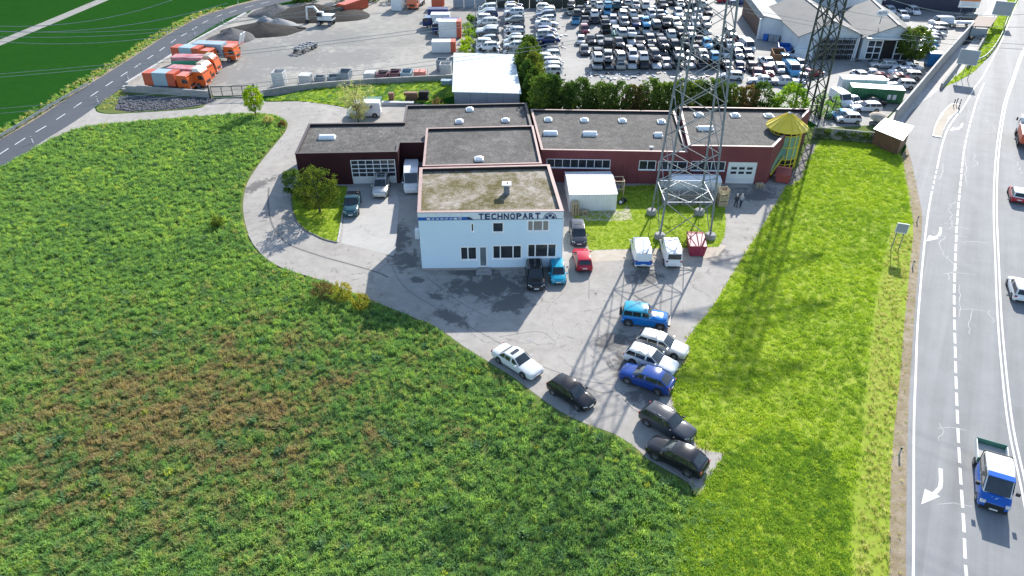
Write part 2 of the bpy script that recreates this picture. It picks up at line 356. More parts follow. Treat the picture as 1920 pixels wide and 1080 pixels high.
SW = smooth_line(plan([(1648, 241), (1692, 240), (1710, 207), (1747, 180), (1762, 167), (1797, 150), (1838, 118), (1875, 70), (1890, 30), (1905, -5)]), 2)
sheet_obj('footpath', SW + plan([(1870, -5), (1800, 80), (1700, 185)]), .014, M['lightconcrete'])
wedge = plan([(1767, 165), (1797, 152), (1825, 135), (1845, 115), (1865, 92), (1880, 67), (1890, 40), (1902, 15), (1913, -8), (1893, -8), (1880, 20), (1858, 46), (1846, 78), (1826, 108), (1806, 132)])
sheet_obj('roadside_grass', wedge, .02, M['lawn_floor'])

# country road on the left, with its dashes, and the farm track
RC = smooth_line([Vector((-73.2, 70, 0)), Vector((-72.6, 85, 0))] + plan([(38, 265), (77, 242), (114, 219), (146, 197), (177, 176), (205, 157), (233, 139), (258, 123), (282, 107), (304, 92), (325, 77), (345, 65), (365, 53), (385, 41), (410, 30), (437, 21.5), (467, 12.5), (512, 2)]) + [Vector((-49, 196, 0)), Vector((-25, 214, 0)), Vector((20, 235, 0))], 4)
b = MB(); ribbon(b, RC, 6.6, .016); COUNTRY = tag(b.build('country_road', M['oldroad']), kind='structure')
for (x, y) in [(6, 285), (38, 265), (77, 242), (114, 219), (146, 197), (177, 176), (205, 157), (233, 139), (258, 123), (282, 107), (304, 92), (325, 77), (345, 65), (365, 53), (385, 41), (410, 30), (437, 21.5), (467, 12.5), (497, 5)]:
    c = g(x, y); i = min(range(len(RC)), key=lambda j: (RC[j] - c).length)
    t = (RC[i + 1] - RC[i - 1]).normalized(); b = MB(); ribbon(b, [c - t * 1.25, c, c + t * 1.25], .16, .022); b.build('lane_dash', M['line'], COUNTRY)
b = MB(); ribbon(b, offset_line(RC, 3.9), 1.2, .006); tag(b.build('road_shoulder', M['verge']), kind='structure')
b = MB(); ribbon(b, [g(-60, 104), g(0, 80), g(97, 40), g(192, 0), g(260, -28)], 3.0, .01); tag(b.build('farm_track', M['track']), kind='structure')

# junction splay, driveway seams, patches, kerbs
b = MB(); b.sheet(plan([(40, 290), (86, 266), (130, 245), (180, 235), (182, 211), (176, 201), (120, 232), (60, 270), (20, 295)]), .0135); b.build('junction_splay', M['drive'], DRIVE, world=True)
for pts, w in (([(504, 352), (503, 385), (509, 418), (524, 443), (547, 461), (600, 480), (650, 494), (705, 510), (728, 520)], .22),
               ([(735, 500), (748, 525), (775, 552), (840, 590), (930, 640), (1000, 680), (1090, 712), (1150, 722)], .07),
               ([(800, 520), (860, 565), (915, 595)], .06), ([(1105, 500), (1104, 560)], .07), ([(935, 632), (1010, 622), (1040, 640)], .05),
               ([(1068, 706), (1120, 735), (1158, 733)], .08), ([(1165, 745), (1185, 765), (1215, 785)], .06)):
    b = MB(); ribbon(b, smooth_line(plan(pts), 5), w, .0175); b.build('tar_seam', M['seam'], DRIVE)
rnd = random.Random(5)
def blob(px, py, rx, ry, rot=0, n=18, seed=0, amp=.3):
    c = g(px, py); q = random.Random(seed); ph = [q.uniform(0, 6.3) for _ in range(4)]; out = []
    for i in range(n):
        a = 2 * math.pi * i / n; k = 1 + amp * (math.sin(2 * a + ph[0]) * .5 + math.sin(3 * a + ph[1]) * .35 + math.sin(5 * a + ph[2]) * .3 + q.uniform(-.25, .25))
        x, y = rx * k * math.cos(a), ry * k * math.sin(a); out.append(c + Vector((x * math.cos(rot) - y * math.sin(rot), x * math.sin(rot) + y * math.cos(rot), 0)))
    return out
b = MB(); b.sheet(plan([(640, 456), (646, 395), (652, 352), (742, 350), (748, 380), (742, 470), (737, 480), (700, 470)]), .0145); b.build('forecourt_slab', M['drive_pale'], DRIVE)
b = MB(); c = g(994, 637); b.lathe((c.x, c.y, 0), [(.0, .019), (.34, .019), (.36, .017)], 20); b.build('manhole_cover', M['concrete'], DRIVE)
b = MB(); c = g(1014, 668); b.lathe((c.x, c.y, 0), [(.0, .0195), (.16, .0195), (.18, .0175)], 16); b.build('manhole_cover', M['concrete'], DRIVE)
def kerb(pts, name, w=.14, h=.11, m='seam'):
    L = smooth_line(plan(pts), 5); b = MB()
    a, c = offset_line(L, w / 2), offset_line(L, -w / 2)
    for i in range(len(L) - 1):
        A, B, C_, D = a[i], a[i + 1], c[i + 1], c[i]
        b.add([(p.x, p.y, z) for z in (0, h) for p in (A, B, C_, D)], [(7, 6, 5, 4), (0, 1, 5, 4), (2, 3, 7, 6), (1, 2, 6, 5), (3, 0, 4, 7)])
    return tag(b.build(name, M[m]), kind='structure')
kerb([(466, 440), (480, 464), (505, 489), (540, 507), (580, 519), (620, 532), (680, 557), (740, 581), (790, 602)], 'kerb', m='concrete')
kerb([(546, 372), (549, 396), (556, 415), (572, 432), (590, 441), (607, 449), (632, 455.5)], 'kerb')
kerb([(633, 455), (639, 424), (645, 388), (651, 362)], 'kerb', .16, .1, 'lightconcrete')

# lawns among the buildings
isl = plan([(546, 372), (549, 396), (556, 415), (572, 432), (590, 441), (607, 449), (632, 455), (639, 424), (645, 388), (651, 350), (600, 345), (555, 350)])
sheet_obj('tree_island', isl, .021, M['lawn_floor'])
plawn = plan([(1077, 408), (1087, 413), (1100, 449), (1104, 469), (1140, 468), (1177, 467), (1250, 466), (1347, 463), (1358, 445), (1361, 419), (1359, 391), (1352, 352), (1232, 342), (1228, 346), (1165, 350), (1160, 362), (1085, 392)])
sheet_obj('pylon_lawn', plawn, .02, M['lawn_floor'])
sheet_obj('sand_strip', plan([(1101, 462), (1180, 461), (1350, 458), (1362, 461), (1345, 480), (1300, 489), (1200, 486), (1110, 492)]), .0185, M['sand'])
sheet_obj('gravel_pad', plan([(1080, 404), (1083, 396), (1165, 395), (1178, 384), (1186, 412), (1146, 415), (1100, 414)]), .0235, M['sand'])
sheet_obj('tower_path', plan([(1470, 330), (1495, 315), (1512, 272), (1530, 268), (1522, 300), (1508, 330), (1482, 352)]), .0165, M['drive_dark'])
# left road verge, gravel bed, strip behind the yard wall
sheet_obj('gravel_bed', smooth_line(plan([(215, 206), (222, 188), (234, 178), (300, 181), (396, 184), (402, 190), (380, 197), (340, 204), (280, 208), (240, 210)]), 3), .02, M['stones'])
sheet_obj('roadside_verge', plan([(180, 203), (195, 188), (228, 168), (400, 178), (402, 192), (380, 200), (330, 206), (228, 212), (200, 212.5), (184, 209)]), .011, M['soil_green'])
strip = plan([(497, 189), (520, 182), (600, 165), (700, 157), (852, 150), (853, 180), (800, 192), (720, 194), (660, 203), (620, 196), (560, 189)])
sheet_obj('grass_strip', strip, .019, M['lawn_floor'])
# truck yard and scrap yard
YARD = sheet_obj('truck_yard', plan([(230, 168), (240, 157), (290, 127), (365, 80), (418, 50), (462, 27), (478, 16)]) + [Vector((-50, 186, 0)), Vector((-40, 204, 0)), Vector((-8, 206, 0))] + plan([(893, 10), (890, 60), (884, 108), (853, 112), (852, 147), (700, 155.5), (600, 163), (520, 179), (478, 182), (396, 180)]), .01, M['yard'])
sheet_obj('scrap_yard', plan([(886, 110), (890, 60), (893, 10)]) + [Vector((-8, 206, 0)), Vector((112, 206, 0)), Vector((120, 190, 0))] + plan([(1846, 35), (1832, 48), (1740, 140), (1650, 234), (1540, 240), (1515, 225)]) + [Vector((42, 104, 0)), Vector((2.6, 104.5, 0)), Vector((2.6, 127, 0)), Vector((-9.5, 128, 0))], .0125, M['scrap'])
sheet_obj('rear_bank', [Vector((33.2, 84.8, 0)), Vector((38.5, 84.5, 0)), Vector((44, 94, 0))] + plan([(1545, 262), (1640, 268), (1688, 292), (1696, 268), (1690, 240), (1650, 236), (1600, 236)]) + [Vector((48, 105, 0)), Vector((42.5, 105, 0))], .0045, M['soil_green'])
sheet_obj('side_road', [Vector((80, 206, 0)), Vector((160, 206, 0)), Vector((160, 190, 0)), Vector((122, 172, 0)), Vector((104, 165, 0))], .013, M['road'])

# --- road paint: each mark is a piece of the road
def stripe(name, L, w, d=0.0, z=.021, m='line'):
    b = MB(); ribbon(b, L, w, z, None, d); return b.build(name, M[m], ROAD)
edge = smooth_line(plan([(1712, 1085), (1713, 985), (1713.5, 800), (1717, 700), (1721, 600), (1731, 480), (1739, 408), (1746, 365)]), 4); stripe('edge_line', edge, .16)
edge2 = smooth_line(plan([(1746, 365), (1755, 325), (1762, 290), (1768, 266), (1777, 242), (1789, 223), (1804, 204), (1817, 183), (1829, 162), (1842, 145), (1854, 122), (1866, 100), (1880, 72), (1893, 38), (1905, 10), (1915, -15)]), 4)
Le = length(edge2); s = 0
while s < Le:
    if s < 8: step, gap = 1.0, .8
    elif s > 55: step, gap = Le - s, 1
    else: step, gap = 3.0, .25
    stripe('edge_dash' if s < 60 else 'edge_line', walk(edge2, s, min(Le, s + step)), .17 if s > 8 else .14); s += step + gap
dash = smooth_line([Vector((28.5, 25, 0))] + plan([(1812, 1080), (1807, 985), (1800, 880), (1796, 805), (1792, 700), (1789.5, 596), (1789, 548), (1791.5, 480), (1795, 409), (1802, 334), (1805, 301), (1810, 269), (1817, 239), (1826, 207), (1833, 184), (1845, 156)]), 4)
s = .3; Le = length(dash)
while s < Le: stripe('lane_dash', walk(dash, s, min(Le, s + 1.75)), .2); s += 2.3
dbl = smooth_line([Vector((33.8, 27, 0))] + plan([(1920, 918), (1895, 800), (1881, 680), (1873.5, 585), (1869.5, 493), (1866, 400), (1867, 337), (1870.5, 284), (1877, 236), (1886, 189), (1899, 152), (1917, 100)]) + [Vector((115, 163, 0)), Vector((132, 186, 0))], 4)
stripe('centre_line', dbl, .15, .17); stripe('centre_line', dbl, .15, -.17)
for px, py, sc in ((1755, 915, 1.0), (1756, 441, 1.0), (1797, 239, 1.0)):
    c = g(px, py); i = min(range(len(dash)), key=lambda j: (dash[j] - c).length); t = (dash[min(i + 1, len(dash) - 1)] - dash[i - 1]).normalized(); n = Vector((t.y, -t.x, 0))
    # stem comes from behind (away), bends to the left of the picture, pointing to the driver's right
    F = lambda a, d_: c + t * a + n * d_
    L = [F(2.2, .35), F(1.0, .35), F(.2, .28), F(-.45, -.02), F(-.85, -.3)]
    stripe('turn_arrow', L, .27)
    b = MB(); b.sheet([F(-.45, -.75), F(-.75, .25), F(-2.1, -1.0)], .0214); b.build('turn_arrow', M['line'], ROAD)
# white squiggles of sealed cracks
q = random.Random(11)
for px, py, ln, wander in ((1783, 400, 9, .35), (1776, 462, 6, .35), (1779, 500, 6, .4), (1798, 560, 7, .12), (1766, 806, 3, .3), (1835, 210, 12, .9), (1845, 180, 10, 1.2), (1828, 300, 5, .4), (1812, 315, 10, .15), (1892, 300, 4, .7), (1908, 318, 3, .4), (1815, 600, 5, .2), (1764, 320, 6, .15), (1848, 232, 8, 1.0), (1858, 590, 3, .3)):
    c = g(px, py); i = min(range(len(dash)), key=lambda j: (dash[j] - c).length); t = (dash[min(i + 1, len(dash) - 1)] - dash[max(0, i - 1)]).normalized(); n = Vector((t.y, -t.x, 0))
    L = []; o = 0
    for k in range(int(ln * 2.2)): o += q.uniform(-wander, wander); o *= .85; L.append(c + t * (k / 2.2 - ln / 2) + n * o)
    stripe('crack_filler', L, .055, 0, .0205, 'chalk')
for px, py, L_ in ((1800, 514, 3.2), (1782, 420, 1.5), (1800, 428, 1.6), (1800, 444, 1.6), (1830, 455, 3), (1785, 805, 2.2), (1790, 948, 2.4), (1822, 582, 2.6)):
    c = g(px, py); stripe('crack_filler', [c + Vector((-L_ / 2, .1, 0)), c + Vector((0, .22, 0)), c + Vector((L_ / 2, -.12, 0))], .06, 0, .0207, 'chalk')
# traffic island
isl2 = smooth_line(plan([(1748, 256), (1753, 236), (1763, 216), (1776, 202), (1786, 195), (1800, 197)]), 3) + smooth_line(plan([(1796, 209), (1783, 222), (1772, 238), (1764, 259)]), 3)
b = MB(); b.prism(isl2, .0, .13); ISL = tag(b.build('traffic_island', M['line']), kind='structure')
cc = sum(isl2, Vector()) / len(isl2)
b = MB(); b.sheet([p + (cc - p).normalized() * .45 for p in isl2], .136); b.build('paving', M['sand'], ISL)
# ================================================================== BUILDINGS
M['maroon'] = mat('maroon_cladding', (.20, .062, .064), (.165, .052, .055), .5, .75, bmp=.04, bscale=25, spec=.15)
M['maroon_dark'] = mat('brown_cladding', (.055, .021, .022), (.042, .016, .018), .5, .8, spec=.1)
M['coping'] = mat('pink_coping', (.36, .24, .21), (.29, .195, .175), .8, .6)
M['coping_dark'] = mat('dark_coping', (.06, .045, .045), rough=.6)
M['roof'] = ground_mat('gravel_roof', [(.34, (.04, .038, .036)), (.46, (.075, .071, .067)), (.54, (.12, .113, .105)), (.66, (.24, .225, .205))], .2, 1.0, 4.5, (.3, .35, .65), .9, .25, .7)
M['mossroof'] = ground_mat('mossy_gravel_roof', [(.38, (.06, .056, .016)), (.45, (.125, .105, .045)), (.5, (.21, .185, .135)), (.56, (.34, .31, .265)), (.70, (.47, .44, .40))], .2, 1.1, 6, (.5, .35, .4), .95, .15, .8)
M['bluepaint'] = mat('blue_sign_paint', (.012, .12, .46), rough=.45)
M['navy'] = mat('navy_letters', (.02, .035, .12), rough=.45)
M['fascia'] = mat('pale_fascia', (.72, .76, .80), rough=.6)
M['dome'] = mat('skylight_dome', (.80, .82, .83), rough=.22, spec=.7)
M['yellow'] = mat('yellow_sheet', (.78, .60, .05), (.66, .50, .04), .8, .4)
M['greenglass'] = mat('green_glass', (.12, .24, .22), (.19, .33, .29), .7, .08, spec=.9)
M['greypanel'] = mat('grey_panel', (.30, .33, .36), (.26, .29, .32), .4, .5)
M['whiteroof'] = mat('white_roof_sheet', (.50, .57, .60), (.44, .51, .54), .25, .5)
M['greyroof'] = mat('fibre_cement_roof', (.115, .118, .118), (.08, .083, .084), .35, .8)
M['paleroof'] = mat('pale_fibre_roof', (.27, .265, .25), (.20, .197, .19), .4, .8)
M['blueroof'] = mat('blue_grey_roof', (.24, .32, .38), (.20, .27, .33), .3, .5)
M['palewall'] = mat('pale_wall', (.56, .60, .63), (.47, .51, .54), .5, .8)
M['brownwall'] = mat('brown_boards', (.10, .055, .04), (.075, .04, .03), 1.2, .75)
M['rustbrown'] = mat('brown_timber', (.20, .105, .06), (.15, .08, .045), 1.5, .75)
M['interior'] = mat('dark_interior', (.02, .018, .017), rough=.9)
M['dimpane'] = mat('blind_pane', (.26, .24, .22), (.22, .20, .185), 1.0, .25)

def on_wall(x, y, A, B):
    """(distance along the wall from A, height) of the point seen at (x, y) on the upright wall A-B"""
    a, b = (x - 960) / CAM_F, (y - 540) / CAM_F
    d = Vector((a, _cp - b * _sp, -_sp - b * _cp)); t = (B - A); t.z = 0; L = t.length; t /= L; n = Vector((t.y, -t.x, 0))
    k = (A.dot(n)) / d.dot(n); p = d * k + Vector((0, 0, CAM_H)); return (p - A).dot(t), p.z
def hole_px(A, B, x0, y0, x1, y1):
    u0, z1 = on_wall(x0, y0, A, B); u1, z0 = on_wall(x1, y1, A, B); return (u0, u1, z0, z1)
def offset_poly(pts, d):
    n = len(pts); out = []
    for i in range(n):
        a, b, c = pts[i - 1], pts[i], pts[(i + 1) % n]
        t1 = (b - a).normalized(); t2 = (c - b).normalized(); n1 = Vector((-t1.y, t1.x, 0)); n2 = Vector((-t2.y, t2.x, 0))
        k = n1 + n2; out.append(b + k * (d / max(.3, 1 + n1.dot(n2))))
    return out
def wall_face(m, A, B, z0, h, holes=(), depth=.18):
    t = (B - A); t.z = 0; L = t.length; t /= L; n = Vector((t.y, -t.x, 0))
    P3 = lambda u, z, d=0.0: A + t * u - n * d + Vector((0, 0, z - A.z))
    us = sorted({0, L, *[max(0, min(L, h_[0])) for h_ in holes], *[max(0, min(L, h_[1])) for h_ in holes]})
    zs = sorted({z0, h, *[max(z0, h_[2]) for h_ in holes], *[min(h, h_[3]) for h_ in holes]})
    for i in range(len(us) - 1):
        for j in range(len(zs) - 1):
            uc, zc = (us[i] + us[i + 1]) / 2, (zs[j] + zs[j + 1]) / 2
            if any(q_[0] < uc < q_[1] and q_[2] < zc < q_[3] for q_ in holes): continue
            m.quad(P3(us[i], zs[j]), P3(us[i + 1], zs[j]), P3(us[i + 1], zs[j + 1]), P3(us[i], zs[j + 1]))
    for (u0, u1, a0, a1) in holes:
        a0 = max(z0, a0)
        for (p, q_) in (((u0, a0), (u1, a0)), ((u1, a0), (u1, a1)), ((u1, a1), (u0, a1)), ((u0, a1), (u0, a0))):
            m.quad(P3(*p), P3(*q_), P3(*q_, depth), P3(*p, depth))
        m.quad(P3(u0, a0, depth), P3(u1, a0, depth), P3(u1, a1, depth), P3(u0, a1, depth))
def frame_axes(A, B):
    t = (B - A); t.z = 0; t.normalize(); n = Vector((t.y, -t.x, 0)); return t, n
def window(parent, A, B, hole, splits=(), pane='pane', frame='greyframe', rows=1, fw=.07, sill=True, name='window', panes=None):
    """frame bars set in the opening, each pane a piece of its own"""
    u0, u1, z0, z1 = hole; t, n = frame_axes(A, B)
    P3 = lambda u, z, d: A + t * u - n * d + Vector((0, 0, z - A.z))
    f = MB(); w = fw
    def rect(a, b, c, d):
        vs = [P3(a, c, .09), P3(b, c, .09), P3(b, d, .09), P3(a, d, .09), P3(a, c, -.012), P3(b, c, -.012), P3(b, d, -.012), P3(a, d, -.012)]
        f.add(vs, [(4, 5, 6, 7), (0, 1, 5, 4), (1, 2, 6, 5), (2, 3, 7, 6), (3, 0, 4, 7)])
    rect(u0, u1, z0, z0 + w); rect(u0, u1, z1 - w, z1); rect(u0, u0 + w, z0 + w, z1 - w); rect(u1 - w, u1, z0 + w, z1 - w)
    us = [u0 + w] + [u0 + (u1 - u0) * s_ for s_ in splits] + [u1 - w]
    for s_ in us[1:-1]: rect(s_ - w / 2, s_ + w / 2, z0 + w, z1 - w)
    zs = [z0 + w + (z1 - z0 - 2 * w) * r / rows for r in range(rows + 1)]
    for r in zs[1:-1]:
        for i in range(len(us) - 1): rect(us[i] + (w / 2 if i else 0), us[i + 1] - (w / 2 if i < len(us) - 2 else 0), r - w / 2, r + w / 2)
    o = f.build(name, M[frame], parent, world=True)
    k = 0
    for i in range(len(us) - 1):
        for j in range(rows):
            b = MB(); a, c = us[i], us[i + 1]; z_, y_ = zs[j], zs[j + 1]
            b.quad(P3(a, z_, .07), P3(c, z_, .07), P3(c, y_, .07), P3(a, y_, .07)); pm = panes[k % len(panes)] if panes else pane
            po = b.build('pane', M[pm], None); po.parent = o; k += 1
            po.data.transform(parent.matrix_basis.inverted())
    if sill:
        b = MB(); vs = [P3(u, z, d) for u in (u0 - .06, u1 + .06) for z in (z0 - .05, z0) for d in (.03, -.10)]
        b.add(vs, [(0, 1, 3, 2), (4, 6, 7, 5), (0, 4, 5, 1), (2, 3, 7, 6), (1, 5, 7, 3), (0, 2, 6, 4)])
        so = b.build('sill', M[frame], None); so.parent = o; so.data.transform(parent.matrix_basis.inverted())
    return o
def block(t, poly, h, wall, roofm, cop='coping', par=.3, thick=.28, holes=None, z0=0.0, depth=.18):
    """walls with openings, parapet coping and sunken roof deck"""
    holes = holes or {}; n = len(poly); inn = offset_poly(poly, thick)
    w = MB(); li = MB()
    for i in range(n):
        wall_face(w, poly[i], poly[(i + 1) % n], z0, h, holes.get(i, ()), depth)
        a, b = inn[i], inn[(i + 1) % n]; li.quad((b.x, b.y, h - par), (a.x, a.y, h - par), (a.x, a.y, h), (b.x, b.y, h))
    w.build('wall', M[wall], t, world=True); li.build('shaded_parapet_lining', M['interior'], t, world=True)  # near-black inner faces: bitumen tone with the parapet's shade painted in
    c = MB(); po, pi = offset_poly(poly, -.04), offset_poly(poly, thick + .03)
    for i in range(n):
        a, b, d, e = po[i], po[(i + 1) % n], pi[(i + 1) % n], pi[i]
        c.add([(q_.x, q_.y, z) for z in (h + .002, h + .05) for q_ in (a, b, d, e)], [(4, 5, 6, 7), (3, 2, 1, 0), (0, 1, 5, 4), (2, 3, 7, 6)])
    c.build('coping', M[cop], t, world=True)
    r = MB(); r.sheet(inn, h - par); return r.build('roof_deck', M[roofm], t, world=True)
def skylight(t, p, kind, z, rz=0.0, w=.95, l=.95):
    b = MB(); b.box((p.x, p.y, z + .11), (w + .16, l + .16, .22), rz); o = b.build('skylight', M['whitemetal'], t, world=True)
    d = MB()
    if kind == 'dome':
        prof = [(1, 0), (.97, .10), (.82, .2), (.45, .27), (0, .29)]; vs = []
        for s_, zz in prof:
            for q_ in range(16):
                a = 2 * math.pi * q_ / 16; k = 1 / max(abs(math.cos(a)), abs(math.sin(a))); k = k ** .8
                x, y = s_ * k * w / 2 * math.cos(a) * .93, s_ * k * l / 2 * math.sin(a) * .93
                vs.append((p.x + x * math.cos(rz) - y * math.sin(rz), p.y + x * math.sin(rz) + y * math.cos(rz), z + .22 + zz))
        d.add(vs, [(i * 16 + j, i * 16 + (j + 1) % 16, (i + 1) * 16 + (j + 1) % 16, (i + 1) * 16 + j) for i in range(4) for j in range(16)])
    else:
        vs = []; N = 8
        for e in (-1, 1):
            for j in range(N + 1):
                a = math.pi * j / N; vs.append((p.x + e * w / 2 * math.cos(rz) - (l / 2 * math.cos(a)) * math.sin(rz), p.y + e * w / 2 * math.sin(rz) + l / 2 * math.cos(a) * math.cos(rz), z + .22 + .32 * math.sin(a)))
        d.add(vs, [(j, j + 1, N + 2 + j, N + 1 + j) for j in range(N)] + [tuple(range(N + 1)), tuple(range(2 * N + 1, N, -1))])
    q_ = d.build('dome', M['dome'], None, smooth=40); q_.parent = o; q_.data.transform(t.matrix_basis.inverted())
V = lambda x, y, z=0.0: Vector((x, y, z))

# ---------------- white office
FL, FR, BR, BL = g(783, 399, 7), g(1056.5, 396, 7), g(1030, 309, 7), g(787, 315, 7)
for p in (FL, FR, BR, BL): p.z = 0
OFF = thing('office_building', 'white two storey office with blue lettering and mossy flat roof', 'building', (FL + FR) / 2)
wins = [((882, 418, 889.5, 435), (), 'pane'), ((922.5, 416.5, 944.8, 436), (), 'pane'), ((988.5, 413, 1029.6, 433.4), (.27, .70), 'dimpane'),
        ((862.2, 462.5, 895, 487.3), (.46,), 'pane'), ((923, 459.8, 978.4, 485.2), (.27, .70), 'pane'), ((988.8, 457.2, 1043, 482.4), (.27, .70), 'pane')]
hs = [hole_px(FL, FR, *w_[0]) for w_ in wins]
door = hole_px(FL, FR, 897.8, 462, 914, 497.5); door = (door[0], door[1], .42, door[3])
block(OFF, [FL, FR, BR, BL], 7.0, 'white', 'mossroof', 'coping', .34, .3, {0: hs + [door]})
for h_, w_ in zip(hs, wins): window(OFF, FL, FR, h_, w_[1], w_[2], fw=.12)
d0 = window(OFF, FL, FR, door, (), 'doorglass', fw=.12, rows=1, sill=False, name='entrance_door')
T, N = frame_axes(FL, FR)
def facade(u, z, d): return FL + T * u + N * d + Vector((0, 0, z))
def fbox(m, u0, u1, z0, z1, d0, d1, k=None):
    vs = [facade(u, z, d) for d in (d0, d1) for u, z in ((u0, z0), (u1, z0), (u1, z1), (u0, z1))]
    m.add(vs, [(4, 5, 6, 7), (0, 1, 5, 4), (1, 2, 6, 5), (2, 3, 7, 6), (3, 0, 4, 7)], k)
LF = (FR - FL).length
def f(m): fbox(m, door[1] - .22, door[1] - .18, 1.3, 1.5, -.04, .03)
part('door_handle', M['steel'], OFF, f, world=True)
def f(m): fbox(m, door[0] - .35, door[1] + .45, .01, .2, .003, 1.0); fbox(m, door[0] - .15, door[1] + .25, .2, .40, .003, .55)
part('entrance_step', M['concrete'], OFF, f, world=True)
def f(m): fbox(m, .003, LF - .003, .01, .32, .003, .02)
part('plinth', M['concrete'], OFF, f, world=True)
def f(m): fbox(m, -.03, LF + .03, 6.12, 6.96, .003, .06)
part('fascia', M['fascia'], OFF, f, world=True)
def f(m): fbox(m, 0.0, LF, 6.13, 6.19, .062, .07); 
part('fascia_line', M['navy'], OFF, f, world=True)
def f(m):
    vs = [facade(u, z, d) for d in (.062, .075) for u, z in ((-.02, 6.13), (5.45, 6.19), (4.95, 6.5), (-.02, 6.5))]
    m.add(vs, [(4, 5, 6, 7), (0, 1, 5, 4), (1, 2, 6, 5), (2, 3, 7, 6), (3, 0, 4, 7)])
part('sign_band', M['bluepaint'], OFF, f, world=True)
def f(m):
    vs = [facade(u, z, d) for d in (.076, .082) for u, z in ((5.1, 6.2), (5.62, 6.2), (5.25, 6.5), (4.9, 6.5))]
    m.add(vs, [(4, 5, 6, 7), (0, 1, 5, 4), (1, 2, 6, 5), (2, 3, 7, 6), (3, 0, 4, 7)])
part('sign_band_tip', M['navy'], OFF, f, world=True)
def text_mesh(txt, size, ext, bold=.0, spacing=1.0, shear=0.0):
    cu = bpy.data.curves.new('txt', 'FONT'); cu.body = txt; cu.size = size; cu.extrude = ext; cu.offset = bold; cu.space_character = spacing; cu.shear = shear; cu.resolution_u = 3
    o = bpy.data.objects.new('txt', cu); COL.objects.link(o); dg = bpy.context.evaluated_depsgraph_get()
    me = bpy.data.meshes.new_from_object(o.evaluated_get(dg)); bpy.data.objects.remove(o); bpy.data.curves.remove(cu); return me
def letters(name, txt, size, parent, origin, t, upv, material, ext=.02, width=None, bold=.012, spacing=1.0, shear=0.0):
    """raised lettering; origin = left end of the baseline in world space"""
    me = text_mesh(txt, size, ext, bold, spacing, shear)
    xs = [v.co.x for v in me.vertices]; x0 = min(xs); sx = (width / (max(xs) - x0)) if width else 1
    n = t.cross(upv).normalized(); X = Matrix((t, upv, n)).transposed().to_4x4(); X.translation = origin
    for v in me.vertices: v.co.x = (v.co.x - x0) * sx
    me.transform(X)
    if parent is not None: me.transform(parent.matrix_basis.inverted())
    me.name = name; me.materials.clear(); me.materials.append(material); return obj(name, me, parent)
u_a, _ = on_wall(896.5, 402, FL, FR); u_b, _ = on_wall(1014.5, 402, FL, FR)
x = u_a; total = 'TECHNOPART'; wid = (u_b - u_a) / 10
for i, ch in enumerate(total):                      # each letter its own raised piece
    letters('letter', ch, .93, OFF, facade(u_a + i * wid + .04, 6.21, .084), T, Vector((0, 0, 1)), M['navy'], .02, wid * .82, .03)
u_l, _ = on_wall(1031.5, 400, FL, FR)
def f(m):
    def arc(r0, r1, a0, a1, n=18):
        vs = []
        for d in (.064, .084):
            for i in range(n + 1):
                a = a0 + (a1 - a0) * i / n
                for r in (r0, r1): vs.append(facade(u_l - r * math.cos(a), 6.2 + r * math.sin(a), d))
        k = 2 * (n + 1); fs = []
        for i in range(n): fs += [(k + 2 * i, k + 2 * i + 1, k + 2 * i + 3, k + 2 * i + 2), (2 * i + 1, 2 * i + 3, k + 2 * i + 3, k + 2 * i + 1), (2 * i, k + 2 * i, k + 2 * i + 2, 2 * i + 2)]
        m.add(vs, fs)
    arc(.60, .68, 0, math.pi)
    for a0, a1 in ((.05, .85), (1.1, 2.04), (2.3, 3.09)): arc(.18, .52, a0, a1, 8)
part('wheel_emblem', M['navy'], OFF, f, world=True)
ic = random.Random(3)
for i in range(8):
    u = 1.05 + i * .46
    def f(m, u=u, i=i):
        if i in (0, 6): fbox(m, u - .17, u + .17, 6.22, 6.42, .076, .086)
        elif i == 7:
            m.add([facade(u + r * math.cos(a * math.pi / 6), 6.33 + r * math.sin(a * math.pi / 6), .086) for a in range(12) for r in (.09, .16)], [(2 * a, (2 * a + 2) % 24, (2 * a + 3) % 24, 2 * a + 1) for a in range(12)])
        else:
            a = ic.uniform(.4, 1.2); c0 = (u, 6.32)
            for da in (0, 1.4 + .2 * i):
                dx, dz = .17 * math.cos(a + da), .12 * math.sin(a + da)
                m.bar(facade(c0[0] - dx, c0[1] - dz, .083), facade(c0[0] + dx, c0[1] + dz, .083), .055, .055)
    part('sign_icon', M['plate'], OFF, f, world=True)
cp = g(950, 363, 6.66)
ch = part('chimney', M['steel'], OFF, lambda m: m.box((cp.x, cp.y, 6.66 + .55), (.62, .62, 1.1)), world=True)
def sub(name, m_, o, t, fn):
    b = MB(); fn(b); q_ = b.build(name, m_, None); q_.parent = o; q_.data.transform(t.matrix_basis.inverted()); return q_
sub('chimney_cap', M['plate'], ch, OFF, lambda m: m.box((cp.x, cp.y, 6.66 + 1.17), (.98, .98, .12)))
for d in (-.13, .13): sub('flue', M['black'], ch, OFF, lambda m: m.cyl((cp.x + .08, cp.y + d, 6.66 + 1.23), (cp.x + .08, cp.y + d, 6.66 + 1.27), .09, 10))
part('downpipe', M['whitemetal'], OFF, lambda m: m.cyl(facade(LF + .06, .1, -.25), facade(LF + .06, 6.0, -.25), .05, 8), world=True)
ub = thing('utility_box', 'small grey utility cabinet against the left wall of the white office', 'cabinet', g(783, 447)); part('cabinet', M['whitemetal'], ub, lambda m: m.box((0, 0, .6), (.45, .7, 1.2)), bevel=.03); part('plinth', M['concrete'], ub, lambda m: m.box((0, 0, .04), (.5, .75, .08)))

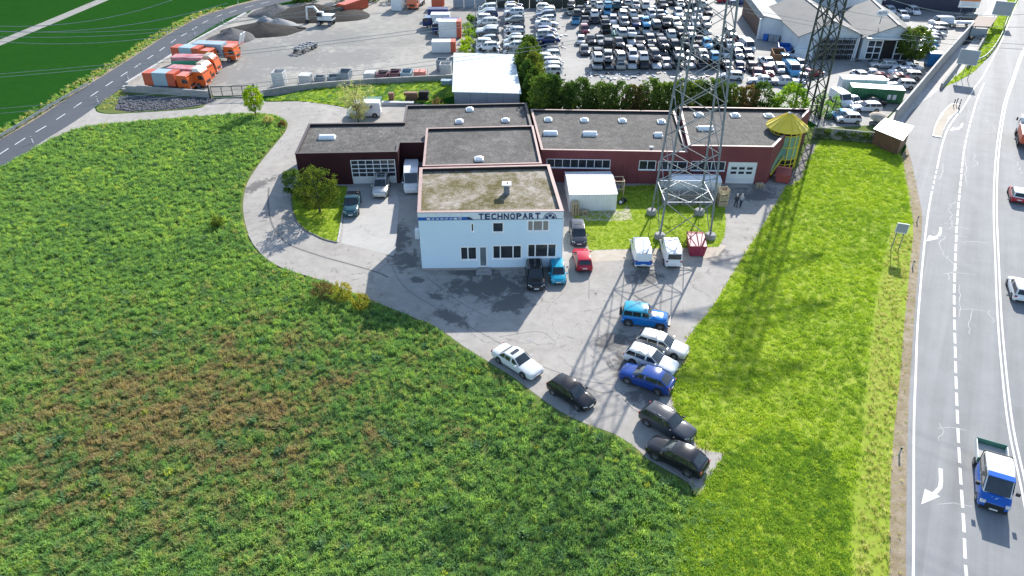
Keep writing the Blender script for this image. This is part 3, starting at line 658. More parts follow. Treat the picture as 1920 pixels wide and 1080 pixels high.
# ---------------- garage wing with back hall
Lp = [V(-28.1, 95.4), V(-27.5, 85.3), V(-14.6, 85.9), V(-14.7, 88.8), V(-11.3, 88.9), V(-10.6, 80.6), V(3.7, 81.4), V(2.1, 103.5), V(-15.5, 102.5), V(-15.1, 95.9)]
GAR = thing('garage_wing', 'dark brown flat roofed garage wing with glazed roller door', 'building', V(-21, 85.6))
gd = hole_px(Lp[1], Lp[2], 656.5, 300.5, 744.2, 341); gd = (gd[0], gd[1], .03, gd[3])
ROOFZ = 4.4
block(GAR, Lp, ROOFZ, 'maroon_dark', 'roof', 'coping_dark', .3, .25, {1: [gd]})
# sectional door: white bottom panel, four rows of six panes
h1 = (gd[0], gd[1], gd[2] + (gd[3] - gd[2]) * .28, gd[3])
t_, n_ = frame_axes(Lp[1], Lp[2])
gdr = window(GAR, Lp[1], Lp[2], h1, [i / 6 for i in range(1, 6)], 'pane', rows=4, fw=.08, sill=False, name='garage_door')
def f(m):
    P3 = lambda u, z, d: Lp[1] + t_ * u - n_ * d + Vector((0, 0, z)); vs = [P3(u, z, d) for d in (.10, .05) for u, z in ((gd[0], .03), (gd[1], .03), (gd[1], h1[2] - .01), (gd[0], h1[2] - .01))]
    m.add(vs, [(4, 5, 6, 7), (3, 2, 6, 7)])
sub('bottom_panel', M['whitemetal'], gdr, GAR, f)
skylight(GAR, g(614, 259.5, 4.1), 'barrel', 4.1, .04, 2.0, 1.0)
for px, py in ((881, 207), (861.5, 229.5), (948, 227.5)): skylight(GAR, g(px, py, 4.1), 'dome', 4.1, .04)
# recessed stair at the side of the garage
def f(m):
    for i in range(7): m.box((-12.9, 86.2 + i * .35, .1 + i * .18), (2.2, .36, .2 + i * .36 * .5))
part('steps', M['concrete'], GAR, f, world=True)
for x_ in (-14.1, -11.7): part('handrail', M['steel'], GAR, lambda m: (m.tube([(x_, 85.6, .02), (x_, 85.6, 1.1), (x_, 88.5, 2.4), (x_, 88.5, .9)], .025, 6)), world=True)
# ---------------- link block
MP = [V(-10.75, 80.4), V(3.6, 81.2), V(2.85, 93.3), V(-11.5, 92.4)]
MID = thing('link_building', 'low grey gravel roofed link block behind the white office', 'building', V(-3.5, 80.8))
block(MID, MP, 4.95, 'maroon', 'roof', 'coping', .3, .22, z0=4.0)
part('inner_wall', M['maroon'], MID, lambda m: m.prism([V(-10.5, 76), V(3.5, 76.5), V(3.4, 81.3), V(-10.6, 80.5)], 0, 4.0), world=True)
sk = g(898.5, 300, 4.65); skylight(MID, sk, 'dome', 4.65, .04)
# ---------------- maroon workshop halls
R1p = [V(3.75, 86.3), V(22.3, 85.55), V(23.3, 100.0), V(2.7, 100.7)]
H1 = thing('workshop_hall', 'maroon workshop hall with ribbon windows beside the link block', 'building', V(13, 86))
st1 = hole_px(R1p[0], R1p[1], 1025, 297.5, 1143.7, 316); st2 = hole_px(R1p[0], R1p[1], 1199, 300.8, 1228.7, 318.7); st3 = hole_px(R1p[0], R1p[1], 1235, 301.8, 1287, 319.5)
dr = [hole_px(R1p[0], R1p[1], 1149, 311, 1166, 341), hole_px(R1p[0], R1p[1], 1177, 311, 1195, 341)]; dr = [(a, b, .03, d) for a, b, c, d in dr]
block(H1, R1p, 4.5, 'maroon', 'roof', 'coping', .3, .24, {0: [st1, st2, st3] + dr}, depth=.16)
window(H1, R1p[0], R1p[1], st1, [i / 8 for i in range(1, 8)]); window(H1, R1p[0], R1p[1], st2, [.5]); window(H1, R1p[0], R1p[1], st3, [1 / 3, 2 / 3])
for d_ in dr:
    t_, n_ = frame_axes(R1p[0], R1p[1])
    def f(m):
        P3 = lambda u, z, d: R1p[0] + t_ * u - n_ * d + Vector((0, 0, z)); m.add([P3(u, z, d) for d in (.12, .06) for u, z in ((d_[0] + .03, .03), (d_[1] - .03, .03), (d_[1] - .03, d_[3] - .03), (d_[0] + .03, d_[3] - .03))], [(4, 5, 6, 7), (3, 2, 6, 7), (0, 3, 7, 4), (1, 5, 6, 2)])
    part('door', M['maroon'], H1, f, world=True)
for px, py in ((1028, 226), (1096, 227), (1167, 228), (1240, 230)): skylight(H1, g(px, py, 4.2), 'dome', 4.2, -.03)
for px, py, w_ in ((1032, 252, 1.75), (1106, 253, 1.75), (1234, 255, .95)): skylight(H1, g(px, py, 4.2), 'barrel', 4.2, -.03, w_, .95)
vp = g(1221, 281, 4.2); part('roof_vent', M['lightconcrete'], H1, lambda m: (m.cyl((vp.x, vp.y, 4.2), (vp.x, vp.y, 4.55), .2, 10), m.cyl((vp.x, vp.y, 4.58), (vp.x, vp.y, 4.66), .32, 10)), world=True)
R2p = [V(22.4, 85.95), V(33.0, 85.55), V(42.4, 99.0), V(23.9, 99.8)]
H2 = thing('tower_hall', 'maroon workshop hall with yellow roofed glass stair tower', 'building', V(28, 86))
st4 = hole_px(R2p[0], R2p[1], 1297, 302, 1358, 320.5); rd = hole_px(R2p[0], R2p[1], 1366.5, 304, 1413, 342.5); rd = (rd[0], rd[1], .03, rd[3])
block(H2, R2p, 5.2, 'maroon', 'roof', 'coping', .35, .24, {0: [st4, rd]}, depth=.16)
window(H2, R2p[0], R2p[1], st4, [i / 5 for i in range(1, 5)])
t_, n_ = frame_axes(R2p[0], R2p[1])
def P2(u, z, d): return R2p[0] + t_ * u - n_ * d + Vector((0, 0, z))
def f(m):
    for i in range(5):
        z0, z1 = .03 + (rd[3] - .03) * i / 5 + .01, .03 + (rd[3] - .03) * (i + 1) / 5 - .01
        m.add([P2(u, z, d) for d in (.13, .05) for u, z in ((rd[0], z0), (rd[1], z0), (rd[1], z1), (rd[0], z1))], [(4, 5, 6, 7), (3, 2, 6, 7), (0, 1, 5, 4)])
rdo = part('roller_door', M['whitemetal'], H2, f, world=True)
wd = (rd[1] - rd[0])
for i in range(3):
    for j in range(2):
        u0 = rd[0] + wd * (.13 + .27 * i); z0 = rd[3] * (.50 + .2 * j)
        sub('door_pane', M['pane'], rdo, H2, lambda m: m.quad(P2(u0, z0 - .12, .045), P2(u0 + wd * .2, z0 - .12, .045), P2(u0 + wd * .2, z0 + .22, .045), P2(u0, z0 + .22, .045)))
for px, py in ((1310, 217), (1378, 218), (1441, 219)): skylight(H2, g(px, py, 4.85), 'dome', 4.85, -.03, 1.1, .95)
skylight(H2, g(1322, 243, 4.85), 'barrel', 4.85, -.03, 1.9, .95)
# stair tower
tc = V(36.6, 91.6); NS = 16; rs = 2.0
def ring(r, a, z): return (tc.x + r * math.cos(a), tc.y + r * math.sin(a), z)
def f(m):
    for i in range(NS):
        a = 2 * math.pi * i / NS; m.bar(ring(rs + .03, a, 0), ring(rs + .03, a, 5.85), .1, .1)
    for z in (.9, 1.6, 3.3, 4.9, 5.75):
        for i in range(NS): m.bar(ring(rs + .02, 2 * math.pi * i / NS, z), ring(rs + .02, 2 * math.pi * (i + 1) / NS, z), .09, .08)
TW = part('stair_tower', M['yellow'], H2, f, world=True)
for i in range(NS):
    a0, a1 = 2 * math.pi * i / NS, 2 * math.pi * (i + 1) / NS
    for z0, z1, mm in ((0, .9, 'maroon_dark'), (.9, 1.6, 'interior'), (1.6, 3.3, 'greenglass'), (3.3, 4.9, 'greenglass'), (4.9, 5.75, 'interior')):
        sub('pane', M[mm], TW, H2, lambda m: m.quad(ring(rs, a0, z0), ring(rs, a1, z0), ring(rs, a1, z1), ring(rs, a0, z1)))
for i in range(NS):
    a0, a1 = 2 * math.pi * i / NS, 2 * math.pi * (i + 1) / NS
    def f(m):
        m.add([ring(2.72, a0, 5.62), ring(2.72, a1, 5.62), ring(.28, a1, 7.35), ring(.28, a0, 7.35), ring(2.72, a0, 5.5), ring(2.72, a1, 5.5)], [(0, 1, 2, 3), (4, 5, 1, 0)])
        m.bar(ring(2.74, a0, 5.64), ring(.28, a0, 7.38), .06, .07)
    part('roof_panel', M['yellow'], H2, f, world=True)
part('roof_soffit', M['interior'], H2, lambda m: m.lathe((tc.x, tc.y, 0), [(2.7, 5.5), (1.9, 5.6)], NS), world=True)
part('roof_finial', M['lightconcrete'], H2, lambda m: m.lathe((tc.x, tc.y, 0), [(.32, 7.33), (.3, 7.45), (.0, 7.55)], NS), world=True)
# lean-to glazing along the side wall
a_, b_ = R2p[1] + (R2p[2] - R2p[1]) * .08, R2p[1] + (R2p[2] - R2p[1]) * .34; ts, ns = frame_axes(R2p[1], R2p[2])
part('side_glazing', M['greenglass'], H2, lambda m: m.quad(a_ + ns * .03 + V(0, 0, 1.0), b_ + ns * .03 + V(0, 0, 1.0), b_ + ns * .03 + V(0, 0, 4.0), a_ + ns * .03 + V(0, 0, 2.2)), world=True)
part('glazing_beam', M['yellow'], H2, lambda m: m.bar(a_ + ns * .12 + V(0, 0, .9), b_ + ns * .35 + V(0, 0, 2.2), .16, .16), world=True)

# ---------------- grey warehouse with white roof
WP = [V(-8.9, 108.3), V(1.15, 107.6), V(0.1, 126), V(-9.9, 126.9)]
WH = thing('warehouse', 'grey panelled warehouse with plain white metal roof', 'building', V(-4, 108))
def f(m):
    for i in range(1, 4): wall_face(m, WP[i], WP[(i + 1) % 4], 0, 4.4)
part('wall', M['greypanel'], WH, f, world=True)
t_, n_ = frame_axes(WP[0], WP[1]); wl = (WP[1] - WP[0]).length
for i in range(4):
    u0, u1 = wl * i / 4 + .02, wl * (i + 1) / 4 - .02
    part('panel', M['greypanel'], WH, lambda m: m.add([WP[0] + t_ * u - n_ * d + V(0, 0, z) for d in (.08, 0) for u, z in ((u0, 0), (u1, 0), (u1, 4.35), (u0, 4.35))], [(4, 5, 6, 7), (3, 2, 6, 7), (0, 3, 7, 4), (1, 5, 6, 2)]), world=True)
part('back_board', M['interior'], WH, lambda m: wall_face(m, WP[0] - n_ * .09, WP[1] - n_ * .09, 0, 4.35), world=True)
op = offset_poly(WP, -.25)
def f(m):
    z = (4.42, 4.42, 4.75, 4.75); lo = [(p.x, p.y, zz) for p, zz in zip(op, z)]; hi = [(p.x, p.y, zz + .12) for p, zz in zip(op, z)]
    m.add(lo + hi, [(4, 5, 6, 7), (3, 2, 1, 0), (0, 1, 5, 4), (1, 2, 6, 5), (2, 3, 7, 6), (3, 0, 4, 7)])
part('roof', M['whiteroof'], WH, f, world=True)
def f(m):
    for i in range(1, 12):
        a = Vector(op[0]).lerp(op[1], i / 12); b = Vector(op[3]).lerp(op[2], i / 12); m.bar((a.x, a.y, 4.555), (b.x, b.y, 4.885), .05, .04)
part('roof_seams', M['whiteroof'], WH, f, world=True)

# ---------------- corrugated sheds
def corr_shed(name, label, x0, x1, y0, y1, eave, ridge, yr, wallm, roofm, rz=0.0):
    c = V((x0 + x1) / 2, (y0 + y1) / 2); t = thing(name, label, 'shed', c, rz); hx, hy = (x1 - x0) / 2, (y1 - y0) / 2; ry = yr - c.y
    b = MB(); b.prism([V(-hx, -hy), V(hx, -hy), V(hx, hy), V(-hx, hy)], 0, eave - .02)
    for s_ in (-1, 1): b.add([(s_ * hx, -hy, eave - .02), (s_ * hx, hy, eave - .02), (s_ * hx, ry, ridge - .02)], [(0, 1, 2)])
    b.build('wall', M[wallm], t)
    b = MB(); n = int(2 * hx / .42)
    for i in range(n + 1):
        x = -hx + 2 * hx * i / n
        for y in (-hy - .02, hy + .02): b.box((x, y, eave / 2), (.14, .1, eave - .06))
    n = int(2 * hy / .3)
    for i in range(n + 1):
        for x in (-hx - .02, hx + .02): b.box((x, -hy + 2 * hy * i / n, eave / 2), (.05, .09, eave - .06))
    b.build('corrugation', M[wallm], t)
    o = .15
    for nm, ya, yb, za, zb in (('roof', -hy - o, ry, eave - .0, ridge), ('roof', ry, hy + o, ridge, eave)):
        b = MB(); N_ = int(2 * hx / .15); vs = []
        for i in range(N_ + 1):
            x = -hx - o + (2 * hx + 2 * o) * i / N_; dz = .025 if i % 2 else 0
            vs += [(x, ya, za + dz), (x, yb, zb + dz)]
        b.add(vs, [(2 * i, 2 * i + 2, 2 * i + 3, 2 * i + 1) for i in range(N_)]); b.build(nm, M[roofm], t)
    return t
sh = corr_shed('metal_shed', 'cream corrugated metal shed on gravel between office and pylon', 6.9, 12.5, 78.2, 84.3, 2.35, 2.75, 82.2, 'whitemetal', 'whitemetal', .03)
q0, q1 = g(1257.5, 324, 2.4), g(1354, 341, 2.2)
sh2 = corr_shed('storage_shed', 'small white corrugated shed standing behind the pylon legs', q0.x + .1, q1.x - .1, q1.y + .1, q0.y, 2.15, 2.4, q0.y - .9, 'whitemetal', 'whitemetal', -.02)
# roadside timber shed
RS = thing('roadside_shed', 'brown timber shed with white mono pitch roof beside the main road', 'shed', g(1657, 282))
base = [g(1634, 271), g(1681, 291), g(1698, 270), g(1652, 256)]
part('wall', M['rustbrown'], RS, lambda m: m.prism(base, 0, 2.3), world=True)
def f(m):
    t_, n_ = frame_axes(base[0], base[1]); L_ = (base[1] - base[0]).length
    for i in range(14): m.bar(base[0] + t_ * (L_ * i / 13.0) + n_ * .02 + V(0, 0, .02), base[0] + t_ * (L_ * i / 13.0) + n_ * .02 + V(0, 0, 2.28), .06, .04)
part('battens', M['rustbrown'], RS, f, world=True)
ro = offset_poly(base if True else base, -.3)
def f(m):
    z = (2.32, 2.32, 2.62, 2.62); lo = [(p.x, p.y, zz) for p, zz in zip(ro, z)]; m.add(lo + [(p[0], p[1], p[2] + .09) for p in lo], [(4, 5, 6, 7), (3, 2, 1, 0), (0, 1, 5, 4), (1, 2, 6, 5), (2, 3, 7, 6), (3, 0, 4, 7)])
part('roof', M['whitemetal'], RS, f, world=True)

# ---------------- scrapyard workshops
def gable(name, label, fl, fr, depth, eave, ridge, apex=.5, wallm='palewall', roofs=('greyroof', 'greyroof'), left='palewall', over=.5, dirv=None):
    """hall with gable front fl-fr and ridge running back"""
    t, n = frame_axes(fl, fr); L_ = (fr - fl).length; back = dirv if dirv else -n
    H_ = thing(name, label, 'building', (fl + fr) / 2)
    A = [fl, fr, fr + back * depth, fl + back * depth]; ap = fl + t * L_ * apex; apb = ap + back * depth
    def f(m):
        wall_face(m, A[1], A[2], 0, eave); wall_face(m, A[2], A[3], 0, eave)
        m.add([A[0], A[1], A[1] + V(0, 0, eave), ap + V(0, 0, ridge), A[0] + V(0, 0, eave)], [(0, 1, 2, 3, 4)])
        m.add([A[2] + V(0, 0, eave), A[3] + V(0, 0, eave), apb + V(0, 0, ridge)], [(0, 1, 2)])
    part('wall', M[wallm], H_, f, world=True)
    part('side_wall', M[left], H_, lambda m: wall_face(m, A[3], A[0], 0, eave), world=True)
    f0, b0 = -back * over, back * (depth + over); sl = (ridge - eave) / max(.1, L_ * apex); sr = (ridge - eave) / max(.1, L_ * (1 - apex))
    for e, mm, sg, ss in ((A[0], roofs[0], -1, sl), (A[1], roofs[1], 1, sr)):
        lo = e + t * sg * over + V(0, 0, eave - ss * over + .05); hi = ap + V(0, 0, ridge + .05)
        def f(m):
            q_ = [lo + f0, lo + b0, hi + b0, hi + f0]; q_ = q_ if sg < 0 else q_[::-1]
            m.add(q_ + [p - V(0, 0, .12) for p in q_], [(3, 2, 1, 0), (4, 5, 6, 7), (0, 1, 5, 4), (1, 2, 6, 5), (2, 3, 7, 6), (3, 0, 4, 7)])
        part('roof', M[mm], H_, f, world=True)
    part('ridge_cap', M['lightconcrete'], H_, lambda m: m.bar(ap + f0 + V(0, 0, ridge + .1), ap + b0 + V(0, 0, ridge + .1), .5, .08), world=True)
    return H_, t, n
HA, t_, n_ = gable('scrapyard_workshop', 'grey roofed scrapyard workshop with tyre racks on its front', V(54.6, 140), V(66.4, 140.6), 22, 4.4, 6.8, .52, dirv=V(.03, 1).normalized())
def f(m):
    for i in range(7):
        x_ = 58.2 + i * 1.15
        m.bar((x_, 139.3, 0), (x_, 139.3, 4.2), .08)
    for j in range(5): m.bar((58.2, 139.3, .15 + j * .95), (65.1, 139.4, .15 + j * .95), .08)
TRK = thing('tyre_rack', 'dark steel rack crammed with tyres on the workshop front', 'rack', V(61.6, 139.4)); part('frame', M['black'], TRK, f, world=True)
wh = MB(); wh.lathe((0, 0, 0), [(.18, -.1), (.3, -.12), (.34, 0), (.3, .12), (.18, .1)], 10); wm = None
qq = random.Random(8)
for j in range(4):
    for i in range(16):
        if wm is None: o = wh.build('tyre', M['rubber'], TRK, smooth=50); wm = o.data
        else: o = obj('tyre', wm, TRK)
        o.location = V(58.4 + i * .43, 139.35, .55 + j * .95) - TRK.location; o.rotation_euler = (R(90), 0, R(80 + qq.uniform(-10, 10)))
ld = thing('ladder', 'white ladder leaning against the tyre rack', 'ladder', V(65.0, 138.7))
for d in (-.22, .22): part('rail', M['greyframe'], ld, lambda m: m.bar((d, 0, 0), (d + .5, .7, 4.1), .07))
for i in range(11): part('rung', M['greyframe'], ld, lambda m: m.bar((-.22 + .5 * i / 11 + .02, .7 * i / 11 + .03, .2 + i * .34), (.22 + .5 * i / 11, .7 * i / 11 + .03, .2 + i * .34), .05))
HB, t_, n_ = gable('repair_hall', 'grey roofed repair hall with open gateway between glazed doors', V(66.6, 139.6), V(76.6, 138.3), 20, 4.3, 6.6, .55, dirv=V(.16, 1).normalized())
Fh = V(66.6, 139.6)
for u0, u1 in ((.9, 3.6), (6.0, 8.9)):
    hl = (u0, u1, .05, 3.7); window(HB, Fh + n_ * .13, V(76.6, 138.3) + n_ * .13, hl, (.5,), 'pane', rows=3, fw=.14, sill=False, name='glazed_door')
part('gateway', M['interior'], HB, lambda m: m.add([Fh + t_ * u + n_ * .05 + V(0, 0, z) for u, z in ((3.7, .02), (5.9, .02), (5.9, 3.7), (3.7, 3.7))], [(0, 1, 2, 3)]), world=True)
part('canopy', M['whitemetal'], HB, lambda m: m.box((70.4, 138.5, 4.3), (7.5, 1.6, .14), -.12), world=True)
sp = g(1650, 42, 6.3); SG = thing('oval_sign', 'white oval sign on a short post above the repair hall roof', 'sign', V(sp.x, sp.y, 6.0)); part('post', M['steel'], SG, lambda m: m.cyl((0, 0, 0), (0, 0, 1.4), .07, 8))
def f(m):
    vs = [(1.15 * math.cos(a * math.pi / 12), d, 2.0 + .62 * math.sin(a * math.pi / 12)) for d in (-.06, .06) for a in range(24)]
    m.add(vs, [tuple(range(24)), tuple(range(47, 23, -1))] + [(a, 24 + a, 24 + (a + 1) % 24, (a + 1) % 24) for a in range(24)])
part('board', M['plate'], SG, f); letters('lettering', 'AUTO', .6, SG, SG.location + V(-.75, -.075, 1.8), V(1, 0, 0), V(0, 0, 1), M['navy'], .01, 1.5)
HC, t_, n_ = gable('rear_hall', 'tall hall with blue grey roof behind the scrapyard workshops', V(62.5, 163.5), V(80, 164), 20, 5.5, 8.6, .5, 'palewall', ('blueroof', 'blueroof'))
S1a, S1b = V(51.2, 153.5), V(56.6, 150.4); S1, t_, n_ = gable('lean_shed', 'pale roofed shed with brown side wall at the scrapyard lane', S1a, S1b, 20, 4.1, 4.6, .08, 'palewall', ('paleroof', 'paleroof'), 'brownwall', .3, dirv=V(.09, 1).normalized())
part('corner_post', M['plate'], S1, lambda m: m.bar(S1a + n_ * .1 + V(-.15, 0, 0), S1a + n_ * .1 + V(-.15, 0, 4.1), .35), world=True)
for u, w_, c_ in ((1.6, .9, 'bluepaint'), (2.7, .9, 'greypanel'), (3.8, 1.0, 'greypanel')):
    p = S1a + t_ * u + n_ * .6; o = thing('waste_bin', {1.6: 'blue waste bin against the pale shed end wall', 2.7: 'grey waste bin next to the blue one by the pale shed', 3.8: 'grey waste bin at the right end of the pale shed wall'}[u], 'bin', p, math.atan2(t_.y, t_.x))
    part('body', M[c_], o, lambda m: m.box((0, 0, .65), (w_, .8, 1.1), taper=1.08)); part('lid', M[c_], o, lambda m: m.box((0, 0, 1.25), (w_ * 1.12, .92, .08))); part('wheel', M['rubber'], o, lambda m: m.cyl((-w_ / 2, .3, .1), (w_ / 2, .3, .1), .1, 8))
DK = thing('dark_hall', 'long dark hall along the top edge behind the parked vans', 'building', V(95, 178))
part('wall', mat('shaded_navy_cladding', (.022, .03, .055), (.03, .038, .065), .4, .6), DK, lambda m: m.prism([V(82, 181), V(108, 175.5), V(111, 190), V(85, 196)], 0, 6.5), world=True)  # the facade's shade is painted in as a dark navy wall colour
part('roof', M['greyroof'], DK, lambda m: m.prism(offset_poly([V(82, 181), V(108, 175.5), V(111, 190), V(85, 196)], -.3), 6.52, 6.7), world=True)
# ================================================================== PYLONS, WIRES, FENCES, SIGNS
def pylon(name, label, c, w0, taper, top, m, levels, leg_w, br_w, foot=True, rz=0.0, frame_z=None, arms=(22.0, 27.5, 33.0)):
    t = thing(name, label, 'pylon', c, rz)
    def half(z): return max(.35, (w0 - taper * z) / 2)
    cor = lambda i, z: Vector(((-1, 1, 1, -1)[i] * half(z), (-1, -1, 1, 1)[i] * half(z), z))
    for i in range(4):
        part('leg', m, t, lambda b: [b.bar(cor(i, z0), cor(i, z1), leg_w, leg_w) for z0, z1 in zip([0] + levels, levels)])
        if foot: part('footing', M['concrete'], t, lambda b: b.lathe(tuple(cor(i, 0)), [(.62, -.02), (.62, .5), (.5, .62), (.0, .62)], 16), smooth=40)
    zs = [0] + levels
    for k in range(len(zs) - 1):
        z0, z1 = zs[k], zs[k + 1]
        for i in range(4):
            j = (i + 1) % 4
            part('brace', m, t, lambda b: b.bar(cor(i, z0), cor(j, z1), br_w, br_w)); part('brace', m, t, lambda b: b.bar(cor(j, z0), cor(i, z1), br_w, br_w))
            if k in (0,) or k == len(zs) - 2: part('strut', m, t, lambda b: b.bar(cor(i, z1), cor(j, z1), br_w, br_w))
    if frame_z:
        for i in range(4):
            j = (i + 1) % 4; mid = (cor(i, frame_z) + cor(j, frame_z)) / 2
            part('strut', m, t, lambda b: b.bar(cor(i, frame_z), cor(j, frame_z), br_w * 1.2, br_w * 1.2))
            mid2 = (cor(j, frame_z) + cor((j + 1) % 4, frame_z)) / 2
            part('strut', m, t, lambda b: b.bar(mid, mid2, br_w, br_w))
    for z in arms:
        for s_ in (-1, 1):
            L_ = 6.5 if z != arms[1] else 8.5
            def f(b):
                h = half(z); tip = Vector((s_ * L_, 0, z + .3))
                for y in (-h, h):
                    b.bar((s_ * h, y, z), tip, .2); b.bar((s_ * h, y, z + 1.6), tip, .18)
                    for q_ in (.3, .6): b.bar(Vector((s_ * h, y, z)).lerp(tip, q_), Vector((s_ * h, y, z + 1.6)).lerp(tip, q_), .12)
            part('cross_arm', m, t, f)
            part('insulator', M['greenglass'], t, lambda b: b.lathe((s_ * (L_ - .1), 0, z + .2), [(.03, 0), (.07, -.1), (.03, -.2), (.07, -.3), (.03, -.4), (.07, -.6), (.03, -.8), (.07, -1.0), (.03, -1.4)], 8))
    return t
pylon('electricity_pylon', 'tall galvanised lattice pylon standing on round concrete footings', V(19.8, 74.6), 5.8, .083, 40, M['steel'], [4.5, 7.4, 10.2, 13.0, 15.7, 18.3, 20.8, 23.2, 25.6, 28.5, 31.5, 34.6, 38], .17, .07, True, 0, 4.5, (27.5, 32.0, 36.5))
pylon('lattice_mast', 'dark green lattice mast beside the yellow roofed tower', V(46.4, 109.6), 3.0, .03, 44, M['darksteel'], [2.4 * i for i in range(1, 18)], .25, .115, False, .12, None, (27.0, 33.0, 39.0))
def wire(a, b, sag=1.2, r=.028, ext=0.0):
    a, b = Vector(a), Vector(b); d = b - a; a, b = a - d * ext, b + d * ext; m = MB(); n = 14; pts = []
    for i in range(n + 1):
        s_ = i / n; p = a.lerp(b, s_); p.z -= sag * 4 * s_ * (1 - s_); pts.append(p)
    m.tube(pts, r, 5); o = m.build('power_line', M['wire'])
    return o
WL = [((0, 194), (960, 85), 20), ((0, 203), (960, 92), 20), ((0, 128), (960, 22), 24), ((0, 134), (960, 28), 24), ((0, 67), (317, 54), 27), ((42, 49), (480, 24), 27), ((0, 58), (420, 34), 27), ((0, 36), (275, 1), 30), ((0, 46), (340, 14), 30), ((480, 24), (900, -2), 24),
      ((1440, 19), (1918, 77), 22), ((1460, 30), (1918, 86), 22), ((1690, -2), (1918, 20), 26), ((1560, 8), (1918, 44), 25)]
names = ['lowest', 'second lowest', 'third', 'fourth', 'fifth', 'sixth', 'seventh', 'highest', 'second highest', 'middle']
for i, (a, b, z) in enumerate(WL):
    pa, pb = g(*a, z), g(*b, z + (1 if i < 10 else 0)); o = wire(pa, pb, .8, .019, .25 if i < 10 else .15)
    tag(o, ('%s thin power line crossing the fields at upper left' % names[i]) if i < 10 else ('%s power line crossing over the workshops at upper right' % ['third', 'lowest', 'topmost', 'second'][i - 10]), 'cable', 'overhead power lines')

# --- concrete wall of the scrapyard, panel by panel
wa, wb, wc = g(1672, 239), g(1762, 129), g(1818, 66)
CW = thing('concrete_wall', 'tall grey concrete panel wall along the scrapyard and main road', 'wall', wa)
L = [wa, wb, wc]; tot = length(L); npn = 16
for i in range(npn):
    pc = walk(L, tot * i / npn + .02, tot * (i + 1) / npn - .02)
    part('panel', M['concrete'], CW, lambda m: [m.bar(pc[k] + V(0, 0, 1.35), pc[k + 1] + V(0, 0, 1.35), .22, 2.7) for k in range(len(pc) - 1)], world=True)
    part('coping', M['lightconcrete'], CW, lambda m: [m.bar(pc[k] + V(0, 0, 2.76), pc[k + 1] + V(0, 0, 2.76), .3, .1) for k in range(len(pc) - 1)], world=True)
FW = thing('rear_wall', 'low grey wall with dark ivy closing the scrapyard above the lawn', 'wall', g(1540, 258))
fa, fb = g(1522, 257), g(1640, 268)
for i in range(6):
    a, b = fa.lerp(fb, i / 6 + .002), fa.lerp(fb, (i + 1) / 6 - .002); part('panel', M['concrete'], FW, lambda m: m.bar(a + V(0, 0, .8), b + V(0, 0, .8), .2, 1.6), world=True)
# --- ramp beside the footpath at top right: parapets, posts and shelter roof
PR = thing('ramp_parapet', 'grey parapet wall of the sunken ramp beside the footpath', 'wall', g(1762, 168))
for pts, h in (([(1763, 167), (1790, 132), (1803, 112)], 1.0), ([(1813, 128), (1826, 108), (1846, 72)], 1.0)):
    L = [g(*p) for p in pts]
    for i in range(len(L) - 1): part('parapet', M['concrete'], PR, lambda m: m.bar(L[i] + V(0, 0, h / 2), L[i + 1] + V(0, 0, h / 2), .3, h), world=True)
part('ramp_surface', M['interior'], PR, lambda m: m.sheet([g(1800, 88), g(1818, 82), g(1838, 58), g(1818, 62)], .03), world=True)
SHL = thing('ramp_shelter', 'small brown roofed shelter over the ramp at top right', 'shelter', g(1828, 68))
sp_ = [g(1815, 72), g(1845, 74), g(1858, 56), g(1828, 54)]
for p in sp_: part('post', M['darksteel'], SHL, lambda m: m.bar(p, p + V(0, 0, 2.4), .12), world=True)
part('roof', M['brownwall'], SHL, lambda m: m.prism(offset_poly(sp_, -.3), 2.4, 2.6, bottom=True), world=True)
part('screen', M['greypanel'], SHL, lambda m: m.bar(sp_[0] + V(0, 0, 1.3), sp_[1] + V(0, 0, 1.3), .06, 1.6), world=True)

# --- traffic signs and boards (seen from behind)
def board(label, px, py, w, h, z0, nposts=2, yaw=0.0, name='road_sign', m='greypanel', group=None):
    t = thing(name, label, 'sign', g(px, py), yaw, group)
    b = MB(); b.box((0, 0, z0 + h / 2), (w, .05, h)); b.build('board', M[m], t)
    part('rim', M['whitemetal'], t, lambda m_: [m_.bar((-w / 2, .0, z), (w / 2, .0, z), .06, .09) for z in (z0, z0 + h)] + [m_.bar((x, 0, z0), (x, 0, z0 + h), .06, .09) for x in (-w / 2, w / 2)])
    for i in range(nposts):
        x = (-w * .32 + w * .64 * i / max(1, nposts - 1)) if nposts > 1 else 0
        part('post', M['steel'], t, lambda m_: m_.cyl((x, .06, 0), (x, .06, z0 + h), .05, 8))
    for z in (z0 + h * .3, z0 + h * .7): part('rail', M['steel'], t, lambda m_: m_.bar((-w * .45, .045, z), (w * .45, .045, z), .04, .06))
    return t
board('grey back of a square sign board on two posts in the verge', 1677, 470, 1.15, 1.1, 2.3, 2, -.35)
board('large grey sign board on tall posts at the grass wedge', 1802, 148, 3.1, 2.5, 2.6, 3, -.5)
board('large grey sign board on posts at the upper grass bank', 1870, 48, 3.6, 2.8, 2.2, 2, -.5)
bb = board('white billboard with orange top strip beyond the scrapyard wall', 1806, 42, 4.2, 1.9, 3.2, 2, -.15, 'billboard', 'plate')
part('orange_strip', mat('orange_print', (.62, .19, .07), rough=.6), bb, lambda m: m.box((0, -.035, 4.75), (4.1, .012, .55)))
for i in range(3): part('print_line', M['greypanel'], bb, lambda m: m.box((-.2, -.035, 4.2 - i * .33), (3.0, .012, .1)))
